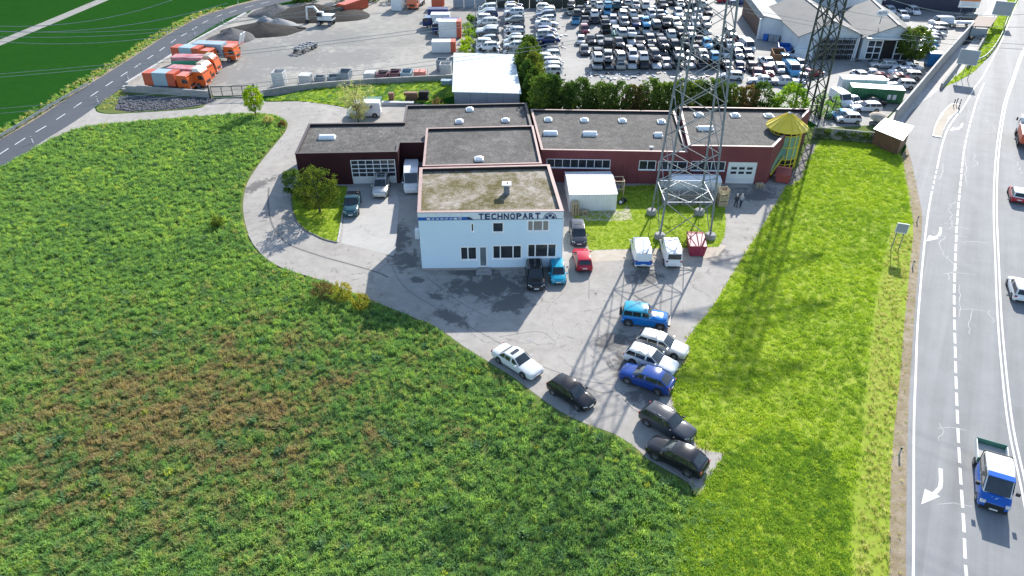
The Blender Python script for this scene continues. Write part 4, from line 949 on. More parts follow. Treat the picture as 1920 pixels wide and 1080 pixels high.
# marker posts
def post(px, py, label, h=1.0, m='plate', group='marker posts along the roads'):
    t = thing('marker_post', label, 'post', g(px, py), 0, group); part('shaft', M[m], t, lambda b: b.box((0, 0, h / 2), (.11, .09, h), taper=.85)); part('reflector', M['black'], t, lambda b: b.box((0, 0, h * .82), (.125, .1, .16)))
for px, py, l in ((1686, 852, 'marker post nearest the camera in the roadside verge'), (1711, 500, 'marker post in the verge below the small square sign'), (1719, 416, 'marker post in the verge above the small square sign')): post(px, py, l, .8, 'lightconcrete')
for i, (px, py) in enumerate(((62, 268), (184, 192), (176, 153), (241, 150), (315, 64), (361, 38), (418, 42), (447, 9), (366, 66))):
    post(px, py, '%s white marker post along the country road counting from the left' % ('first second third fourth fifth sixth seventh eighth ninth'.split()[[0, 2, 1, 3, 4, 5, 7, 8, 6][i]]))
for i, (px, py) in enumerate(((1787, 200), (1792, 198), (1798, 200), (1796, 206))):
    post(px, py, 'slim dark post %s on the traffic island' % ('first second third fourth'.split()[i] + ' from the left'), 1.3, 'black', 'posts on the traffic island')
# guard rails
def rail(pts, label, h=.72):
    L = smooth_line(plan(pts), 5); t = thing('guard_rail', label, 'guard rail', L[0]); tot = length(L); n = int(tot / 2.6)
    for i in range(n + 1):
        p = walk(L, max(0, tot * i / n - .01), tot * i / n + .001)[-1]; part('post', M['steel'], t, lambda m: m.bar(p, p + V(0, 0, h), .08, .12), world=True)
    n2 = max(2, int(tot / 4.0))
    for i in range(n2):
        pc = walk(L, tot * i / n2, tot * (i + 1) / n2)
        part('beam', M['steel'], t, lambda m: [(m.bar(pc[k] + V(0, 0, h - .08), pc[k + 1] + V(0, 0, h - .08), .09, .13), m.bar(pc[k] + V(0, 0, h - .26), pc[k + 1] + V(0, 0, h - .26), .09, .13)) for k in range(len(pc) - 1)], world=True)
rail([(-20, 273), (0, 262), (50, 232), (100, 201), (165, 163)], 'steel guard rail along the left edge of the country road')
rail([(1826, 118), (1846, 110), (1864, 90), (1878, 65), (1888, 38), (1900, 12), (1912, -8)], 'steel guard rail curving beside the main road at top right')

# --- truck yard boundary: block walls, mesh fence, sliding gate
def blockwall(pts, label, h=1.0, w=.4, bl=1.6, m='concrete', name='block_wall'):
    L = [g(*p) for p in pts]; t = thing(name, label, 'wall', L[0]); tot = length(L); n = max(1, int(tot / bl)); rows = 2
    q_ = random.Random(len(pts))
    for r in range(rows):
        for i in range(n):
            a0 = tot * i / n + (bl / 2 if r else 0); a1 = min(tot, a0 + tot / n - .03)
            if a0 > tot - .3: continue
            pc = walk(L, a0, a1); part('block', M[m], t, lambda b_: b_.bar(pc[0] + V(0, 0, h / rows * (r + .5)), pc[-1] + V(0, 0, h / rows * (r + .5)), w + q_.uniform(-.02, .02), h / rows - .02), world=True)
    return t
blockwall([(230, 172), (300, 176), (396, 183)], 'low concrete block wall behind the dark gravel bed', 1.15, .45, 1.7)
blockwall([(486, 181), (540, 172), (600, 165), (700, 157.5), (850, 150)], 'long low block wall between truck yard and grass strip', 1.0, .4, 1.9)
blockwall([(232, 166), (290, 130), (365, 82), (418, 53), (462, 29)], 'pale block wall between truck yard and country road', .7, .5, 2.4, 'lightconcrete')
def meshfence(pts, label, h=1.6, sp=2.5, z=0.0):
    L = [g(*p) for p in pts]; t = thing('wire_fence', label, 'fence', L[0]); tot = length(L); n = int(tot / sp)
    for i in range(n + 1):
        p = walk(L, max(0, tot * i / n - .01), tot * i / n + .001)[-1]; part('post', M['steel'], t, lambda m: m.bar(p + V(0, 0, z), p + V(0, 0, z + h), .06), world=True)
    for hh in (.3, .75, 1.2, 1.55): part('wire', M['steel'], t, lambda m: [m.bar(L[k] + V(0, 0, z + hh), L[k + 1] + V(0, 0, z + hh), .018) for k in range(len(L) - 1)], world=True)
meshfence([(240, 158), (300, 120), (372, 74), (425, 47)], 'thin wire fence along the country road side of the truck yard', 1.7)
meshfence([(486, 181), (600, 165), (700, 157.5), (850, 150)], 'thin wire fence on top of the long block wall', 1.2, 2.2, 1.0)
meshfence([(884, 106), (890, 60), (895, 8)], 'wire fence between truck yard and scrapyard', 2.2, 3.0)
GT = thing('sliding_gate', 'black steel sliding gate at the truck yard entrance', 'gate', g(397, 183))
ga, gb_ = g(399, 184), g(476, 182)
part('gate_frame', M['black'], GT, lambda m: [m.bar(ga + V(0, 0, z), gb_ + V(0, 0, z), .1, .12) for z in (.3, 1.95)] + [m.bar(ga.lerp(gb_, k) + V(0, 0, .3), ga.lerp(gb_, k) + V(0, 0, 1.95), .08) for k in (0, .25, .5, .75, 1)], world=True)
for i in range(36): part('bar', M['black'], GT, lambda m: m.bar(ga.lerp(gb_, (i + .5) / 36) + V(0, 0, .32), ga.lerp(gb_, (i + .5) / 36) + V(0, 0, 1.93), .025), world=True)
for p in (ga - V(.35, 0), gb_ + V(.3, 0)): part('gate_post', M['black'], GT, lambda m: m.bar(p, p + V(0, 0, 2.2), .22), world=True)
part('ground_rail', M['steel'], GT, lambda m: m.bar(ga + V(0, 0, .06), gb_ + V(0, 0, .06), .1, .08), world=True)
# dark screen fence at the back of both yards
SF = thing('screen_fence', 'dark screened fence at the back of the yards along the top edge', 'fence', V(-12, 178))
for i in range(12):
    x0 = -14 + i * 2.6; part('panel', M['greypanel'] if i < 3 else M['darksteel'], SF, lambda m: m.bar((x0, 180.5 - i * .1, 1.2), (x0 + 2.5, 180.4 - i * .1, 1.2), .08, 2.4), world=True)
# ================================================================== VEGETATION
LG = {}
LG['weed'] = leaf_mat('weed_leaf', [(.26, (.088, .165, .092)), (.38, (.145, .265, .108)), (.5, (.23, .375, .12)), (.62, (.35, .485, .128)), (.74, (.53, .57, .16))], .11, .4, .55, 4.0, ((-28, 43, 36, 24), (.38, .29, .165)))
LG['dock'] = leaf_mat('dock_leaf', [(.3, (.08, .16, .09)), (.5, (.13, .23, .11)), (.7, (.20, .30, .13))], .4, .3, .6)
LG['yellowweed'] = leaf_mat('yellow_weed_leaf', [(.3, (.26, .36, .08)), (.5, (.40, .48, .09)), (.7, (.62, .58, .10))], .4, .4, .6)
LG['grass'] = leaf_mat('lawn_blade', [(.28, (.13, .22, .06)), (.42, (.24, .36, .05)), (.56, (.40, .52, .05)), (.72, (.60, .62, .09))], .075, .42, .5, 2.0)
LG['grass2'] = leaf_mat('cool_lawn_blade', [(.28, (.09, .18, .05)), (.42, (.16, .29, .05)), (.56, (.26, .40, .055)), (.72, (.42, .52, .08))], .09, .42, .5, 2.0)
LG['drylawn'] = leaf_mat('dry_lawn_blade', [(.3, (.17, .17, .06)), (.5, (.32, .27, .11)), (.7, (.46, .36, .19))], .3, .4, .6)
LG['dry'] = leaf_mat('dry_grass', [(.3, (0.256, 0.256, 0.080)), (.5, (0.480, 0.432, 0.192)), (.7, (0.672, 0.592, 0.320))], .5, .4, .5)
LG['thuja'] = leaf_mat('thuja_spray', [(.28, (.038, .078, .022)), (.45, (.075, .135, .034)), (.6, (.13, .19, .042)), (.75, (.24, .27, .058))], .45, .35, .45, 3.0)
LG['thuja_brown'] = leaf_mat('browning_thuja', [(.3, (0.090, 0.090, 0.029)), (.5, (0.198, 0.153, 0.054)), (.7, (0.360, 0.216, 0.090))], .6, .3, .5)
LG['gold'] = leaf_mat('autumn_leaf', [(.3, (.055, .09, .025)), (.42, (.12, .155, .03)), (.53, (.26, .25, .04)), (.68, (.50, .38, .06))], .6, .4, .45)
LG['lime'] = leaf_mat('lime_leaf', [(.3, (0.072, 0.160, 0.024)), (.5, (0.160, 0.288, 0.032)), (.66, (0.384, 0.464, 0.032)), (.8, (0.736, 0.672, 0.032))], .5, .45, .45)
LG['olive'] = leaf_mat('olive_leaf', [(.3, (0.048, 0.088, 0.022)), (.5, (0.104, 0.152, 0.032)), (.7, (0.240, 0.248, 0.056))], .6, .38, .5)
LG['sparse'] = leaf_mat('grey_willow_leaf', [(.3, (0.208, 0.224, 0.104)), (.5, (0.336, 0.328, 0.176)), (.7, (0.480, 0.456, 0.256))], .6, .4, .5)
LG['rust'] = leaf_mat('rusty_leaf', [(.3, (.10, .085, .04)), (.5, (.17, .12, .055)), (.7, (.26, .19, .09))], .8, .35, .5)
M['bark'] = mat('bark', (.10, .08, .06), (.06, .05, .04), 8, .9, bmp=.5, bscale=14)
HID = bpy.data.collections.new('plant_sources')
def blades(name, n, h, w, spread, mats, lean=.5, seed=0, curl=.5):
    q = random.Random(seed); m = MB()
    for i in range(n):
        a = q.uniform(0, 6.283); r = spread * math.sqrt(q.random()); p = Vector((r * math.cos(a), r * math.sin(a), 0)); hh = h * q.uniform(.55, 1.15)
        az = q.uniform(0, 6.283); d = Vector((math.cos(az), math.sin(az), 0)) * lean * hh * q.uniform(.3, 1.2); s_ = Vector((-math.sin(az), math.cos(az), 0)) * w * q.uniform(.7, 1.3) / 2
        mid = p + d * .4 + Vector((0, 0, hh * .65)); tip = p + d + Vector((0, 0, hh * (1 - curl * q.random() * .5)))
        m.add([p - s_ * .6, p + s_ * .6, mid + s_, mid - s_, tip], [(0, 1, 2, 3), (3, 2, 4)])
    me_o = m.build(name, mats); COL.objects.unlink(me_o); HID.objects.link(me_o); return me_o
def scatter(name, poly, objs, density, smin, smax, label, cat, seed=0, z=.01, lump=0.0, lscale=.9):
    b = MB(); b.sheet(poly, z); o = b.build(name, M['soil_green']); tag(o, label, cat, None, 'stuff')
    coll = bpy.data.collections.new(name + '_src')
    for s_ in objs: coll.objects.link(s_)
    ng = bpy.data.node_groups.new(name, 'GeometryNodeTree'); ng.interface.new_socket('Geometry', in_out='INPUT', socket_type='NodeSocketGeometry'); ng.interface.new_socket('Geometry', in_out='OUTPUT', socket_type='NodeSocketGeometry')
    N_ = ng.nodes; gi, go = N_.new('NodeGroupInput'), N_.new('NodeGroupOutput')
    dp = N_.new('GeometryNodeDistributePointsOnFaces'); dp.inputs['Density'].default_value = density; dp.inputs['Seed'].default_value = seed
    ci = N_.new('GeometryNodeCollectionInfo'); ci.inputs['Collection'].default_value = coll; ci.inputs['Separate Children'].default_value = True; ci.inputs['Reset Children'].default_value = True
    ip = N_.new('GeometryNodeInstanceOnPoints'); ip.inputs['Pick Instance'].default_value = True
    rv = N_.new('FunctionNodeRandomValue'); rv.data_type = 'FLOAT_VECTOR'; rv.inputs[0].default_value = (-.15, -.15, 0); rv.inputs[1].default_value = (.15, .15, 6.283)
    rs_ = N_.new('FunctionNodeRandomValue'); rs_.data_type = 'FLOAT'; rs_.inputs[2].default_value = smin; rs_.inputs[3].default_value = smax; rs_.inputs['Seed'].default_value = 7
    lk = ng.links.new
    sc_out = rs_.outputs[1]
    if lump:                                           # plants grow taller in drifts
        nz = N_.new('ShaderNodeTexNoise'); nz.inputs['Scale'].default_value = lscale; nz.inputs['Detail'].default_value = 3; nz.inputs['Roughness'].default_value = .55
        ps = N_.new('GeometryNodeInputPosition'); lk_ = ng.links.new; lk_(ps.outputs[0], nz.inputs['Vector'])
        mr = N_.new('ShaderNodeMapRange'); mr.inputs[1].default_value = .36; mr.inputs[2].default_value = .66; mr.inputs[3].default_value = 1 - lump; mr.inputs[4].default_value = 1 + lump; lk_(nz.outputs[0], mr.inputs[0])
        mu = N_.new('ShaderNodeMath'); mu.operation = 'MULTIPLY'; lk_(rs_.outputs[1], mu.inputs[0]); lk_(mr.outputs[0], mu.inputs[1]); sc_out = mu.outputs[0]
    lk(gi.outputs[0], dp.inputs[0]); lk(dp.outputs[0], ip.inputs[0]); lk(ci.outputs[0], ip.inputs['Instance']); lk(rv.outputs[0], ip.inputs['Rotation']); lk(sc_out, ip.inputs['Scale']); lk(ip.outputs[0], go.inputs[0])
    md = o.modifiers.new('scatter', 'NODES'); md.node_group = ng; return o
weeds = [blades('weed_clump', 30, .30, .055, .24, LG['weed'], .8, 1), blades('weed_clump', 24, .42, .045, .2, LG['weed'], .6, 2), blades('weed_clump', 36, .22, .065, .30, LG['weed'], 1.0, 3), blades('weed_clump', 24, .52, .04, .2, LG['weed'], .5, 4)]
tufts = [blades('grass_tuft', 22, .13, .028, .2, LG['grass'], .8, 11), blades('grass_tuft', 26, .17, .03, .22, LG['grass'], .9, 12), blades('grass_tuft', 18, .10, .035, .22, LG['grass'], .8, 13)]
cool = [blades('grass_tuft', 22, .13, .028, .2, LG['grass2'], .8, 14), blades('grass_tuft', 26, .17, .03, .22, LG['grass2'], .9, 15)]
dtuft = [blades('dry_lawn_tuft', 20, .12, .03, .2, LG['drylawn'], .8, 16)]
drys = [blades('dry_tuft', 18, .55, .035, .2, LG['dry'], .6, 21), blades('dry_tuft', 14, .4, .04, .22, LG['dry'], .7, 22)]
vl_low = offset_line(low, -.35)
mead_in = vl_low + plan([(1240, 892), (1285, 915), (1296, 940), (1275, 1000), (1255, 1085)]) + [Vector((8, 24, 0)), Vector((-48, 24, 0)), Vector((-72, 62, 0)), g(-30, 332), g(10, 312), g(55, 286)]
scatter('meadow_weeds', mead_in, weeds, 15, .55, 1.15, 'knee high weeds and wild grass covering the left field', 'weeds', 1, .01, .28, .8)
tr_l, tr_r = offset_line(tr, .12), offset_line(tr, -.12)          # left and right of the worn path (it runs away from the camera)
lawn_in = plan([(1215, 1085), (1250, 1000), (1298, 934)]) + offset_line(tip, -.12)[6:] + plan([(1500, 338), (1520, 292), (1542, 266), (1640, 270)]) + vl[:7] + [p for p in tr_l[::-1]] + [Vector((18, 24, 0)), Vector((9, 24, 0))]
lawn_strip = tr_r + vl[7:] + [Vector((19.5, 24, 0))]
scatter('lawn_strip_grass', lawn_strip, tufts[:1] + dtuft + drys[1:], 15, .4, .85, 'thinner grass between the worn path and the gravel verge', 'grass', 23)
docks = [blades('dock_clump', 46, .75, .13, .42, LG['dock'], .8, 31), blades('dock_clump', 40, .6, .16, .5, LG['dock'], 1.0, 32), blades('yellow_clump', 40, .6, .09, .45, LG['yellowweed'], .7, 33)]
scatter('meadow_docks', mead_in, docks, .12, .35, .8, 'larger dark and yellowish weed clumps standing in the left field', 'weeds', 41)
for k_, (x0, x1, dn, sm) in enumerate(((0, 45, 9, 1.0), (45, 95, 4.5, .85), (95, 160, 1.8, .7))):
    scatter('lawn_edge_weeds', plan([(1235 + x0, 1085), (1262 + x0, 1000), (1296 + x0, 942), (1296 + x1, 942), (1262 + x1, 1000), (1235 + x1, 1085)]), weeds[:1] + weeds[2:3], dn, .4 * sm, .95 * sm, '%s band of weeds where meadow and lawn merge' % ('thick', 'thinner', 'sparse')[k_], 'weeds', 22 + k_)
for k_, (x0, x1, dn) in enumerate(((-60, 0, 5), (-120, -60, 2.5))):
    scatter('meadow_edge_grass', plan([(1228 + x0, 1085), (1256 + x0, 1000), (1290 + x0 * .5, 930), (1290 + x1 * .5, 930), (1256 + x1, 1000), (1228 + x1, 1085)]), cool, dn, 1.2, 2.2, '%s lawn grass spreading into the meadow edge' % ('thick', 'sparse')[k_], 'grass', 52 + k_)
scatter('lawn_lower_grass', plan([(1215, 1085), (1250, 1000), (1298, 934), (1360, 850), (1450, 800), (1540, 830), (1590, 900), (1590, 1085)]), cool, 14, .7, 1.4, 'deeper green grass at the near end of the lawn', 'grass', 24)
scatter('lawn_grass', lawn_in, tufts, 17, .7, 1.4, 'bright short grass between the car park and the main road', 'grass', 2, .01, .25, 1.0)
scatter('pylon_lawn_grass', plawn, tufts, 22, .45, .8, 'mown grass around the pylon footings', 'grass', 3, .022)
scatter('island_grass', isl, tufts, 22, .5, .9, 'mown grass on the island under the autumn tree', 'grass', 4, .023)
scatter('strip_grass', strip, tufts + weeds[2:3], 7, .8, 1.5, 'rough green grass between yard wall and back drive', 'grass', 5, .021)
scatter('wedge_grass', wedge, tufts, 8, .8, 1.4, 'bright grass wedge between footpath and main road', 'grass', 6, .022)
scatter('verge_grass', vl + [Vector((21, 24, 0))] + rl[1:31], drys[1:] + tufts, 1.5, .3, .6, 'patchy dry grass in the gravel verge of the main road', 'grass', 7)
sh_l, sh_r = offset_line(RC, 3.6), offset_line(RC, 6.2)
scatter('roadside_dry_grass', sh_l[8:70] + sh_r[8:70][::-1], drys + weeds[:2] + tufts[:1], 4.0, .7, 1.2, 'tall pale grass along the left edge of the country road', 'grass', 8)
scatter('drive_edge_grass', smooth_line(offset_line(low, -.2), 1) + smooth_line(offset_line(low, -1.6), 1)[::-1], drys + tufts + dtuft, 6.0, .45, 1.0, 'dry grass fringe between driveway and meadow', 'grass', 9)
scatter('verge_bank_grass', plan([(182, 205), (196, 189), (228, 170), (236, 177), (222, 190), (216, 207)]), weeds[2:3] + drys, 5, .4, .8, 'weedy bank beside the dark gravel bed', 'grass', 10, .022)
scatter('tip_edge_grass', offset_line(tip, .25) + offset_line(tip, -.5)[::-1], tufts + dtuft + drys[1:], 7, .4, .9, 'grass creeping over the broken edge of the car park', 'grass', 25)
# gravel stones of the bed
gs = MB(); q = random.Random(4)
for i in range(3):
    c = Vector((q.uniform(-.3, .3), q.uniform(-.3, .3), .04)); gs.lathe(tuple(c), [(0.0, -.05), (.1, -.02), (.12, .03), (.06, .08), (0, .1)], 6)
gso = gs.build('stone', mat('gravel_stone', (.10, .10, .11), (.20, .20, .21), 3, .9)); COL.objects.unlink(gso); HID.objects.link(gso)
scatter('gravel_stones', smooth_line(plan([(217, 205), (223, 189), (236, 180), (300, 183), (394, 186), (398, 190), (378, 196), (340, 203), (280, 207), (240, 209)]), 2), [gso], 9, .5, 1.3, 'loose dark stones of the bed below the yard wall', 'gravel', 12, .021)

def leaves_into(m, c, r, n, size, q, up=.0, flat=1.0):
    for _ in range(n):
        while True:
            p = Vector((q.uniform(-1, 1), q.uniform(-1, 1), q.uniform(-1, 1)))
            if p.length <= 1: break
        p = p * (.55 + .45 * p.length); pos = c + Vector((p.x * r[0], p.y * r[1], p.z * r[2]))
        a = Vector((q.gauss(0, 1), q.gauss(0, 1), q.gauss(0, 1) * flat + up * 2)).normalized(); b = a.cross(Vector((q.gauss(0, 1), q.gauss(0, 1), q.gauss(0, 1)))).normalized(); s_ = size * q.uniform(.6, 1.35)
        m.add([pos - a * s_ * .5, pos + b * s_ * .32, pos + a * s_ * .5, pos - b * s_ * .32], [(0, 1, 2, 3)])
def tree_mesh(h, rx, crown0, nclump, nleaf, size, seed, shape='round', leafm='olive', cl=.32, up=0.0, limbs=7, tr=.14, sparse=False):
    """(trunk mesh, crown mesh)"""
    q = random.Random(seed); m = MB(); k = MB()
    k.tube([(0, 0, 0), (q.uniform(-.1, .1), q.uniform(-.1, .1), h * .35), (q.uniform(-.15, .15), q.uniform(-.15, .15), h * .68), (0, 0, h * .93)], [tr, tr * .75, tr * .42, tr * .12], 8)
    H_ = h - crown0; cen = []
    for i in range(nclump):
        if shape == 'hedge':
            z = q.random(); a = q.uniform(0, 6.283); rr = rx * (1 if z < .75 else (1 - ((z - .75) / .25) ** 2 * .75)) * (.45 + .55 * math.sqrt(q.random())); c = Vector((rr * math.cos(a), rr * math.sin(a), crown0 + z * H_ * .97))
        elif shape == 'column':
            z = q.random() ** 1.05; a = q.uniform(0, 6.283); rr = rx * (1 - z ** 2.2) ** .55 * (.25 + .75 * math.sqrt(q.random())); c = Vector((rr * math.cos(a), rr * math.sin(a), crown0 + z * H_ * .95))
        elif shape == 'vase':
            z = q.random(); a = q.uniform(0, 6.283); rr = rx * (.25 + .75 * z ** .7) * math.sqrt(q.random()); c = Vector((rr * math.cos(a), rr * math.sin(a), crown0 + z * H_ * (1 - .25 * (rr / rx) ** 2)))
        else:
            while True:
                p = Vector((q.uniform(-1, 1), q.uniform(-1, 1), q.uniform(-1, 1)))
                if .25 < p.length < 1: break
            p = p.normalized() * (.35 + .65 * p.length ** .6); wv = 1 + .22 * mnoise.noise(p * 1.7 + Vector((seed, 0, 0))); c = Vector((p.x * rx * .85 * wv, p.y * rx * .85 * wv, crown0 + H_ * (.5 + .46 * p.z * wv)))
        r = cl * q.uniform(.7, 1.3); cen.append(c); leaves_into(m, c, (r, r, r * (1.3 if shape == 'column' else .8)), nleaf, size, q, up)
    for i in range(limbs):
        c = q.choice(cen); z = max(crown0 * .6, c.z - q.uniform(.2, .45) * H_); k.tube([(0, 0, z), (c.x * .5, c.y * .5, z + (c.z - z) * .6), tuple(c)], [tr * .45, tr * .28, tr * .08], 5)
    if sparse:
        for i in range(60): c = q.choice(cen); z = q.uniform(.3, .7) * h; k.tube([(c.x * .1, c.y * .1, z), tuple(c + Vector((0, 0, .15)))], [tr * .16, tr * .05], 3)
    a, b = k.build('trunk', M['bark'], None, smooth=60), m.build('crown', LG[leafm], None)
    ma, mb_ = a.data, b.data; bpy.data.objects.remove(a); bpy.data.objects.remove(b); return ma, mb_
def plant(name, label, cat, p, meshes, s=1.0, rz=0.0, group=None, sz=None):
    t = thing(name, label, cat, p, rz, group); t.scale = (s, s, sz or s)
    obj('trunk' if cat == 'tree' else 'stem', meshes[0], t); obj('crown' if cat == 'tree' else 'foliage', meshes[1], t); return t
# hedge of thujas behind the halls
th = [tree_mesh(7.3, 1.6, .15, 190, 26, .28, 40 + i, 'hedge', 'thuja', .42, .6, 2, .09) for i in range(3)]
tb = tree_mesh(6.9, 1.5, .15, 170, 26, .28, 47, 'hedge', 'thuja_brown', .34, .6, 2, .09)
q = random.Random(2); ordn = lambda n: ('%d' % n) + ('th' if 10 < n % 100 < 14 else {1: 'st', 2: 'nd', 3: 'rd'}.get(n % 10, 'th'))
xs = [4.2 + i * 1.5 for i in range(23)]
for i, x in enumerate(xs):
    brown = i in (9, 10, 20, 21); s_ = q.uniform(.9, 1.05) * (1.0 if i > 1 else 1.08) * (.92 if brown else 1)
    plant('thuja_tree', '%s thuja from the left in the hedge behind the workshop halls%s' % (ordn(i + 1), ', turning brown' if brown else ''), 'tree', V(x + q.uniform(-.2, .2), 105.6 + q.uniform(-.3, .3) - i * .03), tb if brown else th[i % 3], s_, q.uniform(0, 6), 'thuja hedge behind the halls')
big = [tree_mesh(8.4, 2.5, .2, 170, 30, .32, 60 + i, 'column', 'olive' if i else 'thuja', .45, .5, 3, .14) for i in range(2)]
for i, (x, y, s_, k) in enumerate(((2.8, 110.5, .78, 0), (3.4, 113.2, .8, 1), (2.5, 115.8, .86, 0), (3.5, 118.6, .92, 1), (2.5, 121.4, 1.0, 0), (3.2, 124.4, 1.02, 1), (2.6, 127.2, .95, 0))):
    plant('evergreen_tree', '%s evergreen behind the white roofed warehouse counting from the hall' % 'first second third fourth fifth sixth seventh'.split()[i], 'tree', V(x, y), big[k], s_, i, 'evergreens beside the warehouse')
yb = tree_mesh(3.6, 1.4, .1, 60, 26, .26, 71, 'round', 'lime', .4)
plant('yellow_shrub', 'yellow green shrub between the evergreens and the wrecked cars', 'shrub', V(5.4, 118.5), yb, 1.1); plant('yellow_shrub', 'lower yellow green shrub at the foot of the evergreens', 'shrub', V(5.2, 111.5), yb, .9, 2)
# individual trees
plant('young_tree', 'small round tree turning yellow beside the back drive', 'tree', g(480, 217), tree_mesh(4.9, 1.6, .8, 140, 34, .2, 81, 'round', 'lime', .38), 1.0)
plant('sparse_tree', 'thin greyish tree in front of the white van', 'tree', g(672, 229), tree_mesh(6.6, 3.2, .7, 280, 18, .155, 82, 'vase', 'sparse', .42, .2, 20, .10, True), 1.0)
plant('autumn_tree', 'bushy tree with golden autumn leaves on the lawn island', 'tree', g(600, 398), tree_mesh(6.0, 2.75, .5, 150, 32, .22, 83, 'round', 'gold', .5, 0, 10, .16), 1.0)
plant('dark_shrub', 'dark green shrub in the shade of the garage corner', 'shrub', g(555, 366), tree_mesh(3.6, 1.6, .1, 70, 30, .22, 84, 'round', 'thuja', .42), 1.0)
plant('dark_shrub', 'low dark shrub between garage wall and autumn tree', 'shrub', g(577, 385), tree_mesh(2.6, 1.4, .1, 60, 30, .2, 85, 'round', 'olive', .4), 1.0)
plant('bright_bush', 'bright green bushy tree behind the tower hall', 'tree', V(41.6, 104.4), tree_mesh(7.2, 3.0, .3, 210, 30, .25, 86, 'round', 'lime', .5), 1.0)
plant('bright_bush', 'smaller green bush at the right end of the thuja hedge', 'tree', V(39.4, 105.2), tree_mesh(5.0, 1.6, .3, 90, 30, .22, 87, 'round', 'lime', .42), 1.0)
plant('yard_tree', 'broad green tree in front of the repair hall corner', 'tree', g(1706, 118), tree_mesh(6.8, 3.5, .6, 260, 30, .3, 88, 'round', 'olive', .55, 0, 8, .2), 1.0)
plant('back_shrub', 'wide green shrub behind the garage roof edge', 'shrub', V(-11.2, 105.6), tree_mesh(3.4, 2.6, .1, 90, 30, .22, 89, 'round', 'lime', .45), 1.0)
plant('reddish_bush', 'reddish brown bush left of the warehouse', 'shrub', V(-11.8, 111.5), tree_mesh(2.2, 1.2, .1, 50, 26, .2, 90, 'round', 'rust', .35), 1.0)
for i, (px, py, mm, h, l) in enumerate(((607, 560, 'rust', 1.9, 'brown twiggy shrub at the outer driveway kerb, leftmost of three'), (643, 562, 'gold', 1.9, 'yellowing shrub at the outer driveway kerb, middle of three'), (677, 580, 'gold', 1.7, 'rounder yellow green shrub at the outer driveway kerb, right of three'), (408, 425, 'olive', 1.3, 'dark shrub at the left bend of the driveway'), (505, 232, 'dry', 1.4, 'pale dry shrub at the foot of the yellowing young tree'), (530, 238, 'rust', .9, 'small dark shrub on the inner bend of the back drive'))):
    plant('edge_shrub', l, 'shrub', g(px, py), tree_mesh(h, h * .62, .05, 46, 22, .17, 100 + i, 'round', mm, .3, .4, 8, .05), 1.0, i)
for i, (px, py, h) in enumerate(((878, 60, 1.6), (880, 76, 2.0), (876, 90, 1.8), (874, 104, 1.7), (884, 42, 1.4))):
    plant('fence_bush', '%s overgrown bush along the fence between truck yard and scrapyard' % 'second third fourth fifth first'.split()[i], 'shrub', g(px, py), tree_mesh(h, h * .8, .05, 40, 22, .22, 120 + i, 'round', 'lime', .34), 1.2, i, 'bushes along the yard fence')
iv = MB(); q = random.Random(6)
for i in range(70): p = fa.lerp(fb, q.random() * .9); leaves_into(iv, p + Vector((q.uniform(-.3, .3), -.35 + q.uniform(-.3, .2), q.uniform(.2, 1.5))), (.4, .35, .4), 26, .2, q)
tag(iv.build('ivy_hedge', LG['thuja']), 'dark ivy and brambles hanging over the low rear wall', 'hedge')
for i, (px, py) in enumerate(((1528, 215), (1546, 222), (1537, 205), (1560, 214))):
    plant('sapling', '%s leafy sapling around the foot of the dark lattice mast' % 'first second third fourth'.split()[i], 'shrub', g(px, py), tree_mesh(3.2, .9, .3, 36, 16, .2, 140 + i, 'column', 'lime', .35), 1.0, i, 'saplings at the mast foot')
for i, (px, py) in enumerate(((560, 4), (585, 2), (640, 3), (700, 2), (740, 2))):
    plant('far_bush', '%s green bush along the back fence of the truck yard' % 'first second third fourth fifth'.split()[i], 'shrub', g(px, py), tree_mesh(2.6, 2.2, .05, 50, 22, .3, 150 + i, 'round', 'olive', .5), 1.2, i, 'bushes at the back of the truck yard')
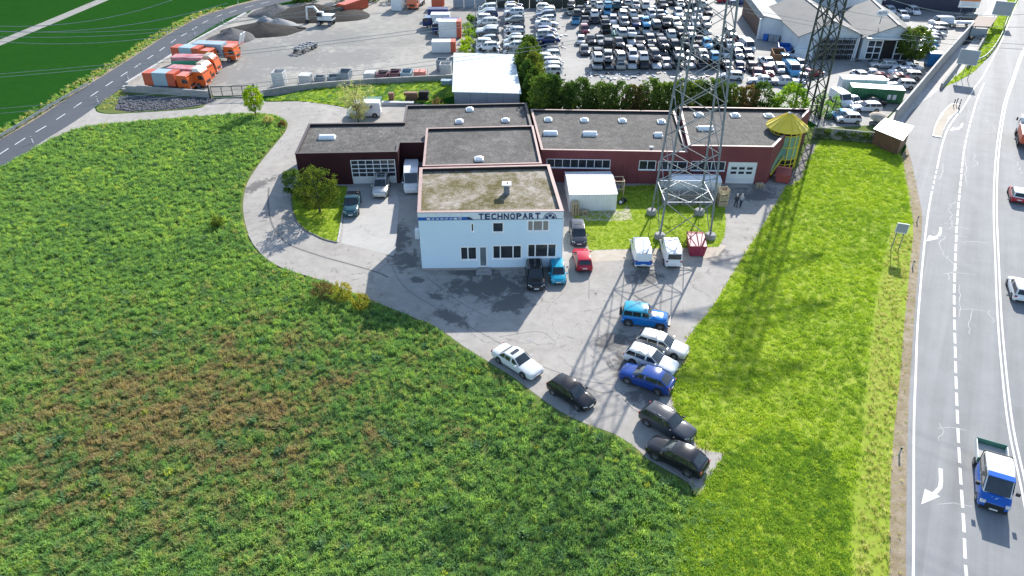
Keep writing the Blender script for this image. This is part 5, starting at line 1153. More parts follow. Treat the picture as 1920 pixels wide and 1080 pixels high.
# ================================================================== VEHICLES
SPECS = dict(
 hatch=dict(L=4.3, W=1.79, H=1.46, wb=2.66, r=.32, belt=.93, hood=(.74, .90), rear=.94, cab=(-.485, -.385, .06, .245), sw=(-.40, -.26, -.02, .02, .19)),
 sedan=dict(L=5.0, W=1.88, H=1.42, wb=2.95, r=.33, belt=.90, hood=(.74, .88), rear=.93, cab=(-.33, -.20, .045, .185), sw=(-.27, -.15, -.02, .015, .14)),
 estate=dict(L=4.75, W=1.84, H=1.47, wb=2.80, r=.33, belt=.93, hood=(.74, .89), rear=.95, cab=(-.485, -.41, .03, .20), sw=(-.43, -.26, -.07, -.04, .145)),
 suv=dict(L=4.55, W=1.86, H=1.66, wb=2.70, r=.36, belt=1.05, hood=(.90, 1.03), rear=1.06, cab=(-.485, -.39, .05, .225), sw=(-.40, -.26, -.03, .005, .17)),
 mpv=dict(L=4.4, W=1.82, H=1.62, wb=2.7, r=.33, belt=.98, hood=(.80, .96), rear=1.0, cab=(-.488, -.42, .12, .31), sw=(-.42, -.24, .0, .04, .24)),
 small=dict(L=3.7, W=1.66, H=1.5, wb=2.4, r=.30, belt=.92, hood=(.78, .91), rear=.95, cab=(-.485, -.39, .10, .285), sw=(-.40, -.22, .03, .06, .22)),
 van=dict(L=5.0, W=1.92, H=1.99, wb=3.0, r=.34, belt=1.12, hood=(.98, 1.12), rear=1.15, cab=(-.492, -.478, .21, .36), sw=None, side=.90),
 bigvan=dict(L=5.6, W=2.02, H=2.55, wb=3.5, r=.36, belt=1.30, hood=(1.05, 1.28), rear=1.35, cab=(-.494, -.485, .25, .37), sw=None, side=.92),
 offroad=dict(L=4.4, W=1.80, H=1.86, wb=3.0, r=.41, belt=1.22, hood=(1.12, 1.18), rear=1.22, cab=(-.485, -.462, .045, .13), sw=(-.455, -.27, -.09, -.06, .085), side=.90),
 pickup=dict(L=5.3, W=1.86, H=1.78, wb=3.2, r=.38, belt=1.08, hood=(.98, 1.08), rear=1.05, cab=(-.09, -.05, .10, .21), sw=(-.04, .0, .03, .06, .17)),
)
def lower_body(s):
    L_, w, bl, zr = s['L'], s['W'] / 2, s['belt'], s['rear']; hf, hb = s['hood']; x1 = s['cab'][3]
    st = [(-.5, zr * .62, .80, .40), (-.493, zr * .86, .90, .30), (-.47, zr * .965, .955, .22), (-.40, zr, .985, .19), (-.25, (zr + bl) / 2, 1.0, .18), (0, bl, 1.0, .18), (x1 - .06, bl, 1.0, .18), (x1 + .03, hb, .995, .18), ((x1 + .47) / 2, (hb + hf * 1.6) / 2.6, .98, .19), (.44, hf, .94, .2), (.478, hf * .9, .87, .22), (.494, hf * .78, .78, .26), (.5, hf * .62, .70, .32)]
    m = MB(); rings = []
    for x, zt, k, zb in st:
        a = w * k; h = zt - zb
        half = [(0, zb), (a * .80, zb), (a * .955, zb + h * .10), (a, zb + h * .42), (a * .985, zb + h * .72), (a * .945, zb + h * .90), (a * .84, zb + h * .985), (a * .45, zt + .018), (0, zt + .025)]
        rings.append([(x * L_, y, z) for y, z in half] + [(x * L_, -y, z) for y, z in half[-2:0:-1]])
    n = len(rings[0]); vs = [v for r in rings for v in r]
    fs = [(i * n + j, (i + 1) * n + j, (i + 1) * n + (j + 1) % n, i * n + (j + 1) % n) for i in range(len(rings) - 1) for j in range(n)]
    fs += [tuple(range(n)), tuple((len(rings) - 1) * n + j for j in range(n - 1, -1, -1))]
    m.add(vs, fs); return m
def cabin_geo(s):
    L_, w = s['L'], s['W'] / 2; a = [c * L_ for c in s['cab']]; wb_, wt = w * .93, w * s.get('side', .76); zb, zt = s['belt'] - .03, s['H']
    return a, wb_, wt, zb, zt
def cabin(s):
    (x0, x1, x2, x3), wb_, wt, zb, zt = cabin_geo(s); m = MB()
    rows = [(x0, zb, wb_ * .93, None), (x1, zt - .07, wt * .93, None), (x1 + (x2 - x1) * .25, zt - .015, wt, None), (x1 + (x2 - x1) * .6, zt, wt, None), (x2, zt - .06, wt * .95, None), (x3, zb, wb_ * .90, None)]
    # side outline points: bottom row follows the belt, top row the roof
    top = [(x, z, y) for x, z, y, _ in rows]; vs = []
    for sg in (1, -1):
        for x, z, y in top: vs.append((x, sg * y, z))
        for x, z, y in top[1:-1]: vs.append((x, sg * wb_, zb))
    # indices: side s: 0..5 outline, 6..9 belt points
    def I(sd, k): return sd * 10 + k
    fs = []
    for sd in (0, 1):
        q_ = [(I(sd, 0), I(sd, 6), I(sd, 1)), (I(sd, 6), I(sd, 7), I(sd, 2), I(sd, 1)), (I(sd, 7), I(sd, 8), I(sd, 3), I(sd, 2)), (I(sd, 8), I(sd, 9), I(sd, 4), I(sd, 3)), (I(sd, 9), I(sd, 5), I(sd, 4))]
        fs += [tuple(reversed(f_)) if sd == 0 else f_ for f_ in q_]
    for k in range(5): fs.append((I(0, k), I(0, k + 1), I(1, k + 1), I(1, k)) if False else (I(1, k), I(1, k + 1), I(0, k + 1), I(0, k)))
    m.add(vs, fs); return m
def lerp(a, b, t): return a + (b - a) * t
def screen(s, front=True, inset=.06, lift=.012, up=(.06, .94)):
    (x0, x1, x2, x3), wb_, wt, zb, zt = cabin_geo(s); m = MB()
    if front: xa, za, ya, xb, zb_, yb = x3, zb, wb_ * .90, x2, zt - .06, wt * .95
    else: xa, za, ya, xb, zb_, yb = x0, zb, wb_ * .93, x1, zt - .07, wt * .93
    dx, dz = xb - xa, zb_ - za; l = math.hypot(dx, dz); nx, nz = (dz / l, -dx / l); sg = 1 if (nx > 0) == front else -1; nx, nz = nx * sg, nz * sg
    P_ = []
    for t_ in (up[0], (up[0] + up[1]) / 2, up[1]):
        y = lerp(ya, yb, t_) - inset; bow = .03 if t_ not in up else .012
        for k in (-1, -.5, .5, 1): P_.append((lerp(xa, xb, t_) + nx * (lift + (bow if abs(k) < 1 else 0)), y * k, lerp(za, zb_, t_) + nz * (lift + (bow if abs(k) < 1 else 0))))
    fs = [(i * 4 + j, i * 4 + j + 1, i * 4 + j + 5, i * 4 + j + 4) for i in range(2) for j in range(3)]
    m.add(P_, fs); return m
def side_panes(s, list_x):
    """panes between pillars, each (mesh) on one side; list_x in metres along the belt"""
    (x0, x1, x2, x3), wb_, wt, zb, zt = cabin_geo(s); out = []
    def xtop(x, z):   # clip against raked screens
        tb = (z - zb) / (zt - zb); lo = lerp(x0, x1, tb) + .10; hi = lerp(x3, x2, tb) - .09; return max(lo, min(hi, x))
    za, zc = zb + .06, zt - .13
    for a, b in zip(list_x[:-1], list_x[1:]):
        if b - a < .08: continue
        pts = [(xtop(a, za), za), (xtop(b, za), za), (xtop(b, zc), zc), (xtop(a, zc), zc)]
        if pts[1][0] - pts[0][0] < .05: continue
        for sg in (1, -1):
            m = MB(); vs = []
            for x, z in pts: vs.append((x, sg * (lerp(wb_, wt, (z - zb) / (zt - zb)) + .014), z))
            m.add(vs, [(0, 1, 2, 3) if sg < 0 else (3, 2, 1, 0)]); out.append(m)
    return out
def wheel_meshes(r, w=.22):
    m = MB(); prof = [(r * .62, -w / 2), (r * .92, -w / 2), (r, -w * .3), (r, w * .3), (r * .92, w / 2), (r * .62, w / 2)]
    m.lathe((0, 0, 0), prof, 18); k = MB(); k.lathe((0, 0, 0), [(r * .63, w * .46), (r * .58, w * .40), (r * .2, w * .42), (0, w * .44)], 18); k.lathe((0, 0, 0), [(r * .63, w * .46), (r * .63, -w * .3)], 18)
    for j in range(5):
        a = 2 * math.pi * j / 5; k.bar((r * .12 * math.cos(a), r * .12 * math.sin(a), w * .46), (r * .6 * math.cos(a), r * .6 * math.sin(a), w * .47), .07, .03)
    a, b = m.build('wheel', M['rubber'], None, smooth=50), k.build('rim', M['rim'], None, smooth=50); r_ = (a.data, b.data); bpy.data.objects.remove(a); bpy.data.objects.remove(b); return r_
WH_CACHE = {}
def wheels(t, pts, r, w=.22, rim=None):
    key = (round(r, 2), round(w, 2))
    if key not in WH_CACHE: WH_CACHE[key] = wheel_meshes(*key)
    a, b = WH_CACHE[key]; made = []
    for x, y in pts:
        o = obj('wheel', a, t); o.location = (x, y, r); o.rotation_euler = (R(-90) if y > 0 else R(90), 0, 0); k = obj('rim', b, o); made.append(o)
        if rim: k.material_slots[0].link = 'OBJECT'; k.material_slots[0].material = rim
    return made
PT = {}
def P_(name, c, **kw):
    if name not in PT: PT[name] = paint('paint_' + name, c, **kw)
    return PT[name]
P_('white', (.72, .73, .74)); P_('silver', (.46, .48, .49), metal=.5, rough=.35); P_('black', (.012, .013, .016)); P_('navy', (.012, .03, .12)); P_('midblue', (.014, .055, .25)); P_('blue', (.012, .10, .42)); P_('cyan', (.015, .30, .44)); P_('red', (.42, .012, .03)); P_('darkred', (.16, .015, .03)); P_('grey', (.16, .17, .18), metal=.4); P_('darkgrey', (.05, .055, .065)); P_('petrol', (.02, .07, .09)); P_('jeep', (.008, .17, .50)); P_('champagne', (.52, .52, .49), metal=.35); P_('green', (.02, .22, .10)); P_('orange', (.62, .12, .03)); P_('gold', (.42, .28, .05)); P_('sky', (.10, .36, .60)); P_('beige', (.42, .33, .21)); P_('offwhite', (.60, .62, .62))
def car(label, pos, ang, kind, col, name='parked_car', group=None, roof=None, cat='car', rear_glass=True, rails=False, scale=1.0, sunroof=False, bumper=None, **over):
    s = dict(SPECS[kind]); s.update(over); t = thing(name, label, cat, pos, ang, group); t.scale = (scale,) * 3; L_, w = s['L'], s['W'] / 2; pm = PT[col]
    lower_body(s).build('body', pm, t, smooth=38); cabin(s).build('cabin', PT[roof] if roof else pm, t, smooth=30, bevel=.035)
    screen(s, True, up=(.04, .95)).build('windscreen', M['glass'], t, smooth=60)
    if rear_glass: screen(s, False, .1, .012, (.18, .9)).build('rear_window', M['glass'], t, smooth=60)
    x0, x1, x2, x3 = [c * L_ for c in s['cab']]
    if s['sw']:
        sw = s['sw']; xs_ = [(-.6 * L_ if s['cab'][0] < -.4 else x0, sw[1] * L_ - .03), (sw[1] * L_ + .03, sw[2] * L_ - .02), (sw[3] * L_, 1.0 * L_)]
    else: xs_ = [(.155 * L_, L_)]
    for a, b in xs_:
        for m in side_panes(s, [max(a, x0), min(b, x3)]): m.build('side_window', M['glass'], t)
    wx = s['wb'] / 2; off = .02 * L_
    for x in (-wx + off * 0, wx):
        for sg in (1, -1):
            part('wheel_arch', M['black'], t, lambda m: m.tube([(x, sg * (w - .05), s['r'] + .01), (x, sg * (w + .006), s['r'] + .01)], s['r'] * 1.16, 20))
    wheels(t, [(x, y * (w - .085)) for x in (-wx, wx) for y in (1, -1)], s['r'])
    hf = s['hood'][0]
    for sg in (1, -1):
        part('headlight', M['lamp'], t, lambda m: m.add([(.462 * L_, sg * w * .88, hf * .86), (.497 * L_, sg * w * .52, hf * .80), (.487 * L_, sg * w * .55, hf * .93), (.448 * L_, sg * w * .90, hf * .97)], [(0, 1, 2, 3) if sg < 0 else (3, 2, 1, 0)]))
        part('tail_light', M['tail'], t, lambda m: m.box((-.49 * L_, sg * w * .80, s['rear'] * .84), (.05, w * .26, .17)))
        part('mirror', pm, t, lambda m: m.box((x3 - .22 * (x3 - x2) - .05, sg * (w + .07), s['belt'] + .07), (.13, .2, .13), taper=.85))
    part('grille', M['black'], t, lambda m: m.box((.493 * L_, 0, hf * .62), (.04, w * .85, hf * .22)))
    part('bumper', M['black'] if bumper is None else M[bumper], t, lambda m: (m.box((.495 * L_, 0, .34), (.05, w * 1.3, .12)), m.box((-.495 * L_, 0, .36), (.05, w * 1.4, .14))))
    for sx in (1, -1): part('number_plate', M['plate'], t, lambda m: m.box((sx * (.5 * L_ + .022), 0, .50 if sx > 0 else .62), (.02, .5, .11)))
    if rails:
        for sg in (1, -1): part('roof_rail', M['rim'], t, lambda m: m.tube([(x1 + .25, sg * w * .68, s['H'] - .03), (x1 + .35, sg * w * .68, s['H'] + .04), (x2 - .25, sg * w * .68, s['H'] + .03), (x2 - .1, sg * w * .68, s['H'] - .05)], .022, 5))
    if sunroof: 
        for k in sunroof: part('sunroof', M['glass'], t, lambda m: m.box((lerp(x1, x2, k), 0, s['H'] + .012), ((x2 - x1) * .26, w * .95, .02)))
    return t
def head(a, b): d = b - a; return math.atan2(d.y, d.x)
def by_wheels(rear, front, W_, side=None):
    """centre and heading from the contact points of the two wheels on the side facing the camera"""
    a, b = g(*rear), g(*front); d = (b - a).normalized(); n = Vector((-d.y, d.x, 0)); n = n if n.y > 0 else -n
    return (a + b) / 2 + n * (W_ / 2 - .12), math.atan2(d.y, d.x)
def by_end(end, other, L_, front=True):
    """centre and heading from the ground point under one bumper"""
    a, b = g(*end), g(*other); d = (a - b).normalized() if front else (b - a).normalized(); c = a - d * L_ / 2 if front else a + d * L_ / 2
    return c, math.atan2(d.y, d.x)
p, a = by_wheels((936.4, 680), (980.6, 708), 1.88); car('white classic sedan parked on the meadow edge of the car park', p, a, 'sedan', 'offwhite', sunroof=(.55,))
p, a = by_wheels((1037.4, 740), (1082.8, 769), 1.79); car('black hatchback parked beside the meadow next to the white sedan', p, a, 'hatch', 'black')
p, a = by_wheels((1217, 800), (1263, 827), 1.86); car('dark grey crossover parked with its nose to the lawn', p, a, 'suv', 'darkgrey', H=1.56, belt=1.0, rails=True)
p, a = by_wheels((1287, 892), (1229, 862), 1.88); car('black coupe crossover at the very tip of the car park', p, a, 'suv', 'black', L=4.7, H=1.58, cab=(-.47, -.30, .06, .23))
p, a = by_wheels((1232, 739), (1177, 719), 1.86); car('dark blue fastback parked nose towards the office in the lawn row', p, a, 'suv', 'midblue', L=4.7, H=1.56, cab=(-.47, -.28, .06, .23), wb=2.75)
p, a = by_wheels((1188, 683.5), (1239, 702), 1.84); car('white estate car parked between silver estate and dark blue fastback', p, a, 'estate', 'white', rails=True, roof='silver')
p, a = by_wheels((1210, 656), (1261.8, 672), 1.84); car('silver estate car parked next to the bright blue off road vehicle', p, a, 'estate', 'champagne', rails=True)
p, a = by_wheels((1177, 610.5), (1237, 618.5), 1.80)
JP = car('bright blue boxy off road vehicle with spare wheel on its back', p, a, 'offroad', 'jeep', roof='cyan', bumper='black')
for x in (-1.5, 1.5):
    for sg in (1, -1): part('fender', PT['jeep'], JP, lambda m: m.add([(x - .55, sg * .84, .78), (x - .38, sg * .84, .95), (x + .38, sg * .84, .95), (x + .58, sg * .84, .72), (x - .55, sg * 1.0, .76), (x - .38, sg * 1.0, .93), (x + .38, sg * 1.0, .93), (x + .58, sg * 1.0, .70)], [(0, 1, 5, 4), (1, 2, 6, 5), (2, 3, 7, 6)]))
_sw = wheels(JP, [(-2.32, .001)], .39, .24)[0]; _sw.name = 'spare_wheel'; _sw.rotation_euler = (0, R(-90), 0); _sw.location = (-2.33, 0, 1.05)
part('front_bumper', M['black'], JP, lambda m: m.box((2.3, 0, .62), (.22, 1.7, .2)))
part('hood_plate', M['plate'], JP, lambda m: m.box((.82, 0, 1.21), (.28, .8, .02)))  # thin pale plate on the bonnet
c_, a = by_end((1006, 549), (1001, 508), 4.7); car('black estate parked nose out in front of the white office', c_, a, 'suv', 'black', L=4.75, H=1.6, rails=True, sunroof=(.35, .68))
c_, a = by_end((1047, 537), (1043, 503), 3.7); car('turquoise small car parked beside the office corner', c_, a, 'small', 'cyan')
c_, a = by_end((1096, 513), (1088, 478), 4.1, False); car('red hatchback parked along the right side of the office', c_, a, 'hatch', 'red', L=4.1, H=1.5)
c_, a = by_end((1086, 465), (1081, 430), 4.4); car('dark people carrier parked behind the red hatchback', c_, a, 'mpv', 'darkgrey', sunroof=(.5,))
c_, a = by_end((1205, 505), (1196, 462), 4.95, False); VB = car('white panel van with blue lower rear doors beside the pylon lawn', c_, a, 'van', 'white', name='panel_van', cat='van', rear_glass=False)
part('blue_band', M['bluepaint'], VB, lambda m: m.box((-2.492, 0, .78), (.03, 1.72, .42))); part('brake_lamp', M['black'], VB, lambda m: m.box((-2.38, 0, 2.0), (.1, .5, .04)))
for sg in (1, -1): part('blue_side_stripe', M['bluepaint'], VB, lambda m: m.add([(-2.4, sg * .972, .5), (-.3, sg * .972, .5), (-.8, sg * .972, .66), (-2.4, sg * .96, .98)], [(0, 1, 2, 3)]))
c_, a = by_end((1262, 505), (1251, 463), 4.9, False); car('plain white van with rear window beside the red skip', c_, a, 'van', 'white', name='panel_van', cat='van', W=1.86)
c_, a = by_end((712, 374), (719, 343), 4.8); car('white off road estate parked before the glazed garage door', c_, a, 'suv', 'champagne', L=4.85, W=1.98, H=1.85, belt=1.15, hood=(1.0, 1.13), rear=1.16, r=.39, sunroof=(.3, .66), rails=True)
c_, a = by_end((658, 410), (664, 376), 5.3); PK = car('dark blue pickup truck parked beside the lawn island', c_, a, 'pickup', 'petrol', name='pickup_truck', rear_glass=True)
part('load_cover', M['black'], PK, lambda m: m.box((-1.55, 0, 1.08), (2.0, 1.5, .05))); part('rack_bar', M['plate'], PK, lambda m: m.tube([(-.52, -.8, 1.05), (-.52, -.72, 1.5), (-.52, .72, 1.5), (-.52, .8, 1.05)], .05, 6))
c_, a = by_end((772, 366), (774, 334), 5.6); car('tall white delivery van parked between garage and office', c_, a, 'bigvan', 'white', name='panel_van', cat='van', rear_glass=False)
c_ = (g(652, 219) + g(712, 223)) / 2; AV = car('white van with dark lettering behind the thin tree', c_ + V(0, .9), math.pi + .05, 'bigvan', 'white', name='panel_van', cat='van', rear_glass=False, L=5.4, H=2.4)
letters('lettering', 'ARGUS', .62, AV, AV.matrix_basis @ V(.35, 1.0, 1.55), (AV.matrix_basis.to_3x3() @ V(-1, 0, 0)).normalized(), V(0, 0, 1), M['navy'], .015, 1.9, .015, shear=.3)
# ------- traffic on the main road
def roadcar(rear, other, label, kind, col, **kw):
    c, an = by_end(rear, other, kw.get('L', SPECS[kind]['L']), False); return car(label, c, an, kind, col, name='moving_car', **kw)
roadcar((1915, 571), (1899, 520), 'white hatchback driving away at the right edge of the main road', 'hatch', 'white', W=1.84, H=1.5)
roadcar((1908, 384), (1900, 352), 'red hatchback with white roof driving away on the main road', 'hatch', 'red', roof='white', L=4.0)
# blue and white crew cab tipper coming towards the camera
c_, a = by_end((1858, 962), (1851, 880), 6.2); DT = thing('crew_cab_truck', 'blue and white crew cab truck with green drop side bed driving towards the camera', 'truck', c_, a)
sp_ = dict(L=3.9, W=2.06, H=2.35, wb=3.0, r=.36, belt=1.25, hood=(1.0, 1.22), rear=1.28, cab=(-.47, -.455, .13, .34), sw=(-.44, -.12, .0, .03, .3), side=.86)
def shift(m, dx): m.v = [(x + dx, y, z) for x, y, z in m.v]; return m
dx = 1.15
shift(lower_body(sp_), dx).build('body', PT['blue'], DT, smooth=38); shift(cabin(sp_), dx).build('cabin', PT['white'], DT, smooth=30, bevel=.04)
shift(screen(sp_, True, up=(.03, .93)), dx).build('windscreen', M['glass'], DT, smooth=60)
for aa, bb_ in ((-1.75, -.45), (-.35, 1.5)):
    for m in side_panes(sp_, [aa, bb_]): shift(m, dx).build('side_window', M['glass'], DT)
wheels(DT, [(x, y * .92) for x in (-1.4, 2.25) for y in (1, -1)], .36)
part('roof_visor', PT['blue'], DT, lambda m: m.box((dx + .52, 0, 2.335), (.5, 1.66, .06))); part('chassis', M['black'], DT, lambda m: m.b6(-3.0, .5, -.5, .5, .45, .75))
part('bed_floor', M['lightconcrete'], DT, lambda m: m.b6(-3.1, -.85, -1.02, 1.02, .78, .88))
M['bedgreen'] = mat('green_bed_panel', (.05, .17, .13), (.04, .13, .10), 1.5, .6)
for x0, x1, y0, y1 in ((-3.12, -3.06, -1.04, 1.04), (-.9, -.84, -1.04, 1.04)): part('bed_end', M['bedgreen'], DT, lambda m: m.b6(x0, x1, y0, y1, .88, 1.35))
for y in (1.02, -1.02): part('bed_side', M['whitemetal'], DT, lambda m: m.b6(-3.06, -.9, y - .03, y + .03, .88, 1.3))
part('headboard', M['darksteel'], DT, lambda m: [m.bar((-.84, y, .9), (-.84, y, 2.2), .06) for y in (-.9, 0, .9)] + [m.bar((-.84, -.9, 2.2), (-.84, .9, 2.2), .06)])
for sg in (1, -1):
    part('mirror', M['black'], DT, lambda m: m.box((2.1, sg * 1.25, 1.5), (.12, .26, .3))); part('headlight', M['lamp'], DT, lambda m: m.box((3.02, sg * .78, .86), (.12, .34, .24)))
part('grille', M['black'], DT, lambda m: m.box((3.08, 0, .66), (.08, 1.2, .34))); part('bumper', M['black'], DT, lambda m: m.box((3.08, 0, .38), (.12, 1.75, .24))); part('number_plate', M['plate'], DT, lambda m: m.box((3.15, 0, .42), (.02, .52, .12)))
def f(m):
    vs = [(2.66 + r * math.cos(k * math.pi / 8), -.12 + r * math.sin(k * math.pi / 8), 1.165 - .18 * (r * math.cos(k * math.pi / 8))) for k in range(14) for r in (.14, .19)]
    m.add(vs, [(2 * k, 2 * k + 1, 2 * k + 3, 2 * k + 2) for k in range(13)]); m.bar((2.64, .06, 1.175), (2.6, .62, 1.17), .05, .02)
part('hood_emblem', M['plate'], DT, f)
# ------- lorries
def lorry(label, pos, ang, cab='orange', top=None, body=None, L_=8.0, name='lorry', cabh=2.9, short=False, grp=None):
    t = thing(name, label, 'truck', pos, ang, grp); cm = PT[cab]; x1 = L_ / 2
    def cabm(m):
        pr = [(x1, .55), (x1, 1.5), (x1 - .28, cabh - .12), (x1 - .55, cabh), (x1 - 2.05, cabh), (x1 - 2.15, cabh - .1), (x1 - 2.15, .75), (x1 - 1.6, .75), (x1 - 1.55, .55)]; w = 1.2
        m.add([(x, y, z) for y in (-w, w) for x, z in pr], [tuple(range(9))[::-1], tuple(range(9, 18))] + [(i, (i + 1) % 9, 9 + (i + 1) % 9, 9 + i) for i in range(9)])
    part('cab', cm, t, cabm, bevel=.05)
    part('windscreen', M['glass'], t, lambda m: m.add([(x1 + .012 - .07, -1.08, 1.68), (x1 + .012 - .07, 1.08, 1.68), (x1 - .255, 1.05, cabh - .22), (x1 - .255, -1.05, cabh - .22)], [(0, 1, 2, 3)]))
    for sg in (1, -1):
        part('side_window', M['glass'], t, lambda m: m.add([(x1 - .3, sg * 1.212, 1.6), (x1 - 1.2, sg * 1.212, 1.6), (x1 - 1.2, sg * 1.212, 2.3), (x1 - .5, sg * 1.212, 2.3)], [(0, 1, 2, 3) if sg > 0 else (3, 2, 1, 0)]))
        part('mirror', M['black'], t, lambda m: m.box((x1 - .15, sg * 1.42, 2.0), (.12, .22, .5))); part('headlight', M['lamp'], t, lambda m: m.box((x1 + .005, sg * .95, .8), (.05, .36, .2)))
    part('grille', M['black'], t, lambda m: m.box((x1 + .005, 0, 1.12), (.05, 1.3, .42)))
    part('roof_fairing', PT[top] if top else cm, t, lambda m: m.add([(x1 - .5, -1.1, cabh), (x1 - .5, 1.1, cabh), (x1 - 2.0, 1.15, cabh), (x1 - 2.0, -1.15, cabh), (x1 - 1.0, -1.0, cabh + .5), (x1 - 1.0, 1.0, cabh + .5), (x1 - 2.0, 1.05, cabh + .55), (x1 - 2.0, -1.05, cabh + .55)], [(4, 5, 6, 7), (0, 1, 5, 4), (1, 2, 6, 5), (2, 3, 7, 6), (3, 0, 4, 7)])) if top else None
    part('chassis', M['black'], t, lambda m: m.b6(-x1, x1 - .6, -.45, .45, .6, .92))
    wheels(t, [(x, y * 1.08) for x in ((x1 - 1.35, -x1 + 1.6, -x1 + 2.9) if not short else (x1 - 1.35, -x1 + .9)) for y in (1, -1)], .5, .3)
    for (nm, mm, a, b, h0, h1, w) in (body or ()): part(nm, mm, t, lambda m: m.b6(a, b, -w, w, h0, h1), bevel=.06)
    return t
M['bodyblue'] = mat('blue_grey_body', (.30, .40, .46), (.25, .34, .40), .5, .5); M['bodyred'] = mat('red_orange_body', (.50, .09, .04), (.42, .08, .04), .8, .5); M['bodywhite'] = mat('white_body', (.66, .68, .69), (.58, .60, .61), .6, .5); M['tarpblue'] = mat('navy_tarpaulin', (.02, .035, .16), (.015, .028, .12), 1, .6); M['pinkprint'] = mat('pink_print', (.42, .10, .12), (.5, .3, .3), .9, .6); M['greenprint'] = mat('green_print', (.03, .30, .16), (.05, .36, .2), .9, .6)
def refuse_body(L_): x = -L_ / 2; return [('hopper', M['bodyred'], x, x + 1.7, .95, 3.1, 1.2), ('container', M['bodyblue'], x + 1.72, x + 4.3, .95, 3.2, 1.22), ('front_section', M['bodyred'], x + 4.32, x + 5.7, .95, 3.2, 1.2)]
def at2(p, q_): a, b = g(*p), g(*q_); return (a + b) / 2, math.atan2((b - a).y, (b - a).x)
for (rear, front, lab, top, body, sh_) in (
    ((283, 166), (364, 170), 'refuse lorry with orange cab nearest the block wall', None, refuse_body(8.2), False),
    ((330, 160), (375, 162), 'orange lorry cab second from the block wall', 'offwhite', [('deck', M['black'], -4.0, 1.8, .92, 1.05, 1.15)], False),
    ((330, 148), (393, 152), 'orange lorry with cream cab roof third from the block wall', 'beige', [('deck', M['black'], -4.0, 1.8, .92, 1.05, 1.15), ('tank', M['pinkprint'], -3.8, 1.7, 1.06, 2.3, 1.15)], False),
    ((335, 136), (409, 137), 'orange lorry with green printed body and cream cab roof', 'beige', [('container', M['greenprint'], -4.0, 1.75, 1.0, 2.5, 1.2), ('print_band', M['pinkprint'], -3.9, 1.7, 2.52, 3.1, 1.16)], False),
    ((330, 116), (410, 122), 'refuse lorry with orange blue orange body behind the cream roofed lorries', None, refuse_body(8.2), False),
    ((375, 111), (447, 114), 'orange lorry with blue grey body farthest along the row', None, [('container', M['bodyblue'], -4.05, 1.7, .95, 3.3, 1.22)], False)):
    p, an = at2(rear, front); lorry(lab, p, an, 'orange', top, body, 8.2, grp='orange lorries parked in a row')
p, an = at2((395, 88), (450, 90)); LB = thing('low_loader', 'red and white low loader trailer with raised ramps at the end of the row', 'trailer', p, an)
part('deck', M['bodyred'], LB, lambda m: m.b6(-4, 3.6, -1.2, 1.2, .8, 1.0))
for y in (-.7, .7): part('ramp', M['bodywhite'], LB, lambda m: m.add([(3.4, y - .45, .9), (3.4, y + .45, .9), (4.2, y + .45, 3.0), (4.2, y - .45, 3.0), (3.55, y - .45, .85), (3.55, y + .45, .85), (4.35, y + .45, 2.95), (4.35, y - .45, 2.95)], [(0, 3, 2, 1), (4, 5, 6, 7), (0, 1, 5, 4), (1, 2, 6, 5), (2, 3, 7, 6), (3, 0, 4, 7)]))
wheels(LB, [(x, y * 1.0) for x in (-2.5, -1.4, -.3) for y in (1, -1)], .42, .28)
p, an = at2((801, 10), (765, 24)); p, an = g(775, 14), R(-98)
lorry('orange lorry with white load facing the camera at the back of the yard', g(782, 12), R(-100), 'orange', None, [('load', M['bodywhite'], -4, 1.7, 1.0, 3.2, 1.2)], 8.2)
def container(label, p, an, l, w, h, mm, ends=None, name='container', open_top=False, grp=None):
    t = thing(name, label, 'container', p, an, grp)
    if open_top:
        part('floor', M['interior'], t, lambda m: m.b6(-l / 2 + .05, l / 2 - .05, -w / 2 + .05, w / 2 - .05, .1, .25))
        for x in (-l / 2, l / 2): part('end_wall', mm, t, lambda m: m.b6(x - .05, x + .05, -w / 2, w / 2, .1, h))
        for y in (-w / 2, w / 2): part('side_wall', mm, t, lambda m: m.b6(-l / 2 + .06, l / 2 - .06, y - .05, y + .05, .1, h))
    else:
        part('body', mm, t, lambda m: m.b6(-l / 2, l / 2, -w / 2, w / 2, .12, h - .1), bevel=.04); part('roof', mm, t, lambda m: m.b6(-l / 2 - .02, l / 2 + .02, -w / 2 - .02, w / 2 + .02, h - .09, h))
    part('ribs', mm, t, lambda m: [m.b6(-l / 2 + .3 + i * .6 - .05, -l / 2 + .3 + i * .6 + .05, y - .05, y + .05, .15, h - .12) for i in range(int(l / .6)) for y in (-w / 2 - .03, w / 2 + .03)])
    if ends: part('end_section', ends, t, lambda m: m.b6(l / 2 - .9, l / 2 + .03, -w / 2 - .09, w / 2 + .09, .12, h + .02))
    part('skids', M['black'], t, lambda m: [m.b6(-l / 2, l / 2, y - .08, y + .08, .0, .12) for y in (-.6, .6)])
    return t
container('pale container with red end stacked nearest the warehouse', (g(810, 100) + g(854, 100)) / 2 + V(0, 1.1), .02, 4.6, 2.2, 2.2, M['bodywhite'], M['bodyred'])
container('pale container with red end behind the first, on a dark base', (g(822, 72) + g(866, 72)) / 2 + V(0, 1.1), .0, 4.6, 2.2, 3.4, M['bodywhite'], M['bodyred'])
lorry('white van bodied lorry with navy cab at the right side of the yard', (g(796, 55) + g(842, 52)) / 2 + V(0, .9), math.pi, 'navy', None, [('container', M['bodywhite'], -2.9, 1.2, .8, 3.0, 1.2)], 6.0, cabh=2.3, short=True)
lorry('small lorry with navy tarpaulin and white cab roof at the right side of the yard', (g(812, 68) + g(860, 62)) / 2 + V(0, 1.2), math.pi + .05, 'navy', 'offwhite', [('tarpaulin', M['tarpblue'], -2.9, .7, .8, 3.0, 1.2)], 6.0, cabh=2.3, short=True)
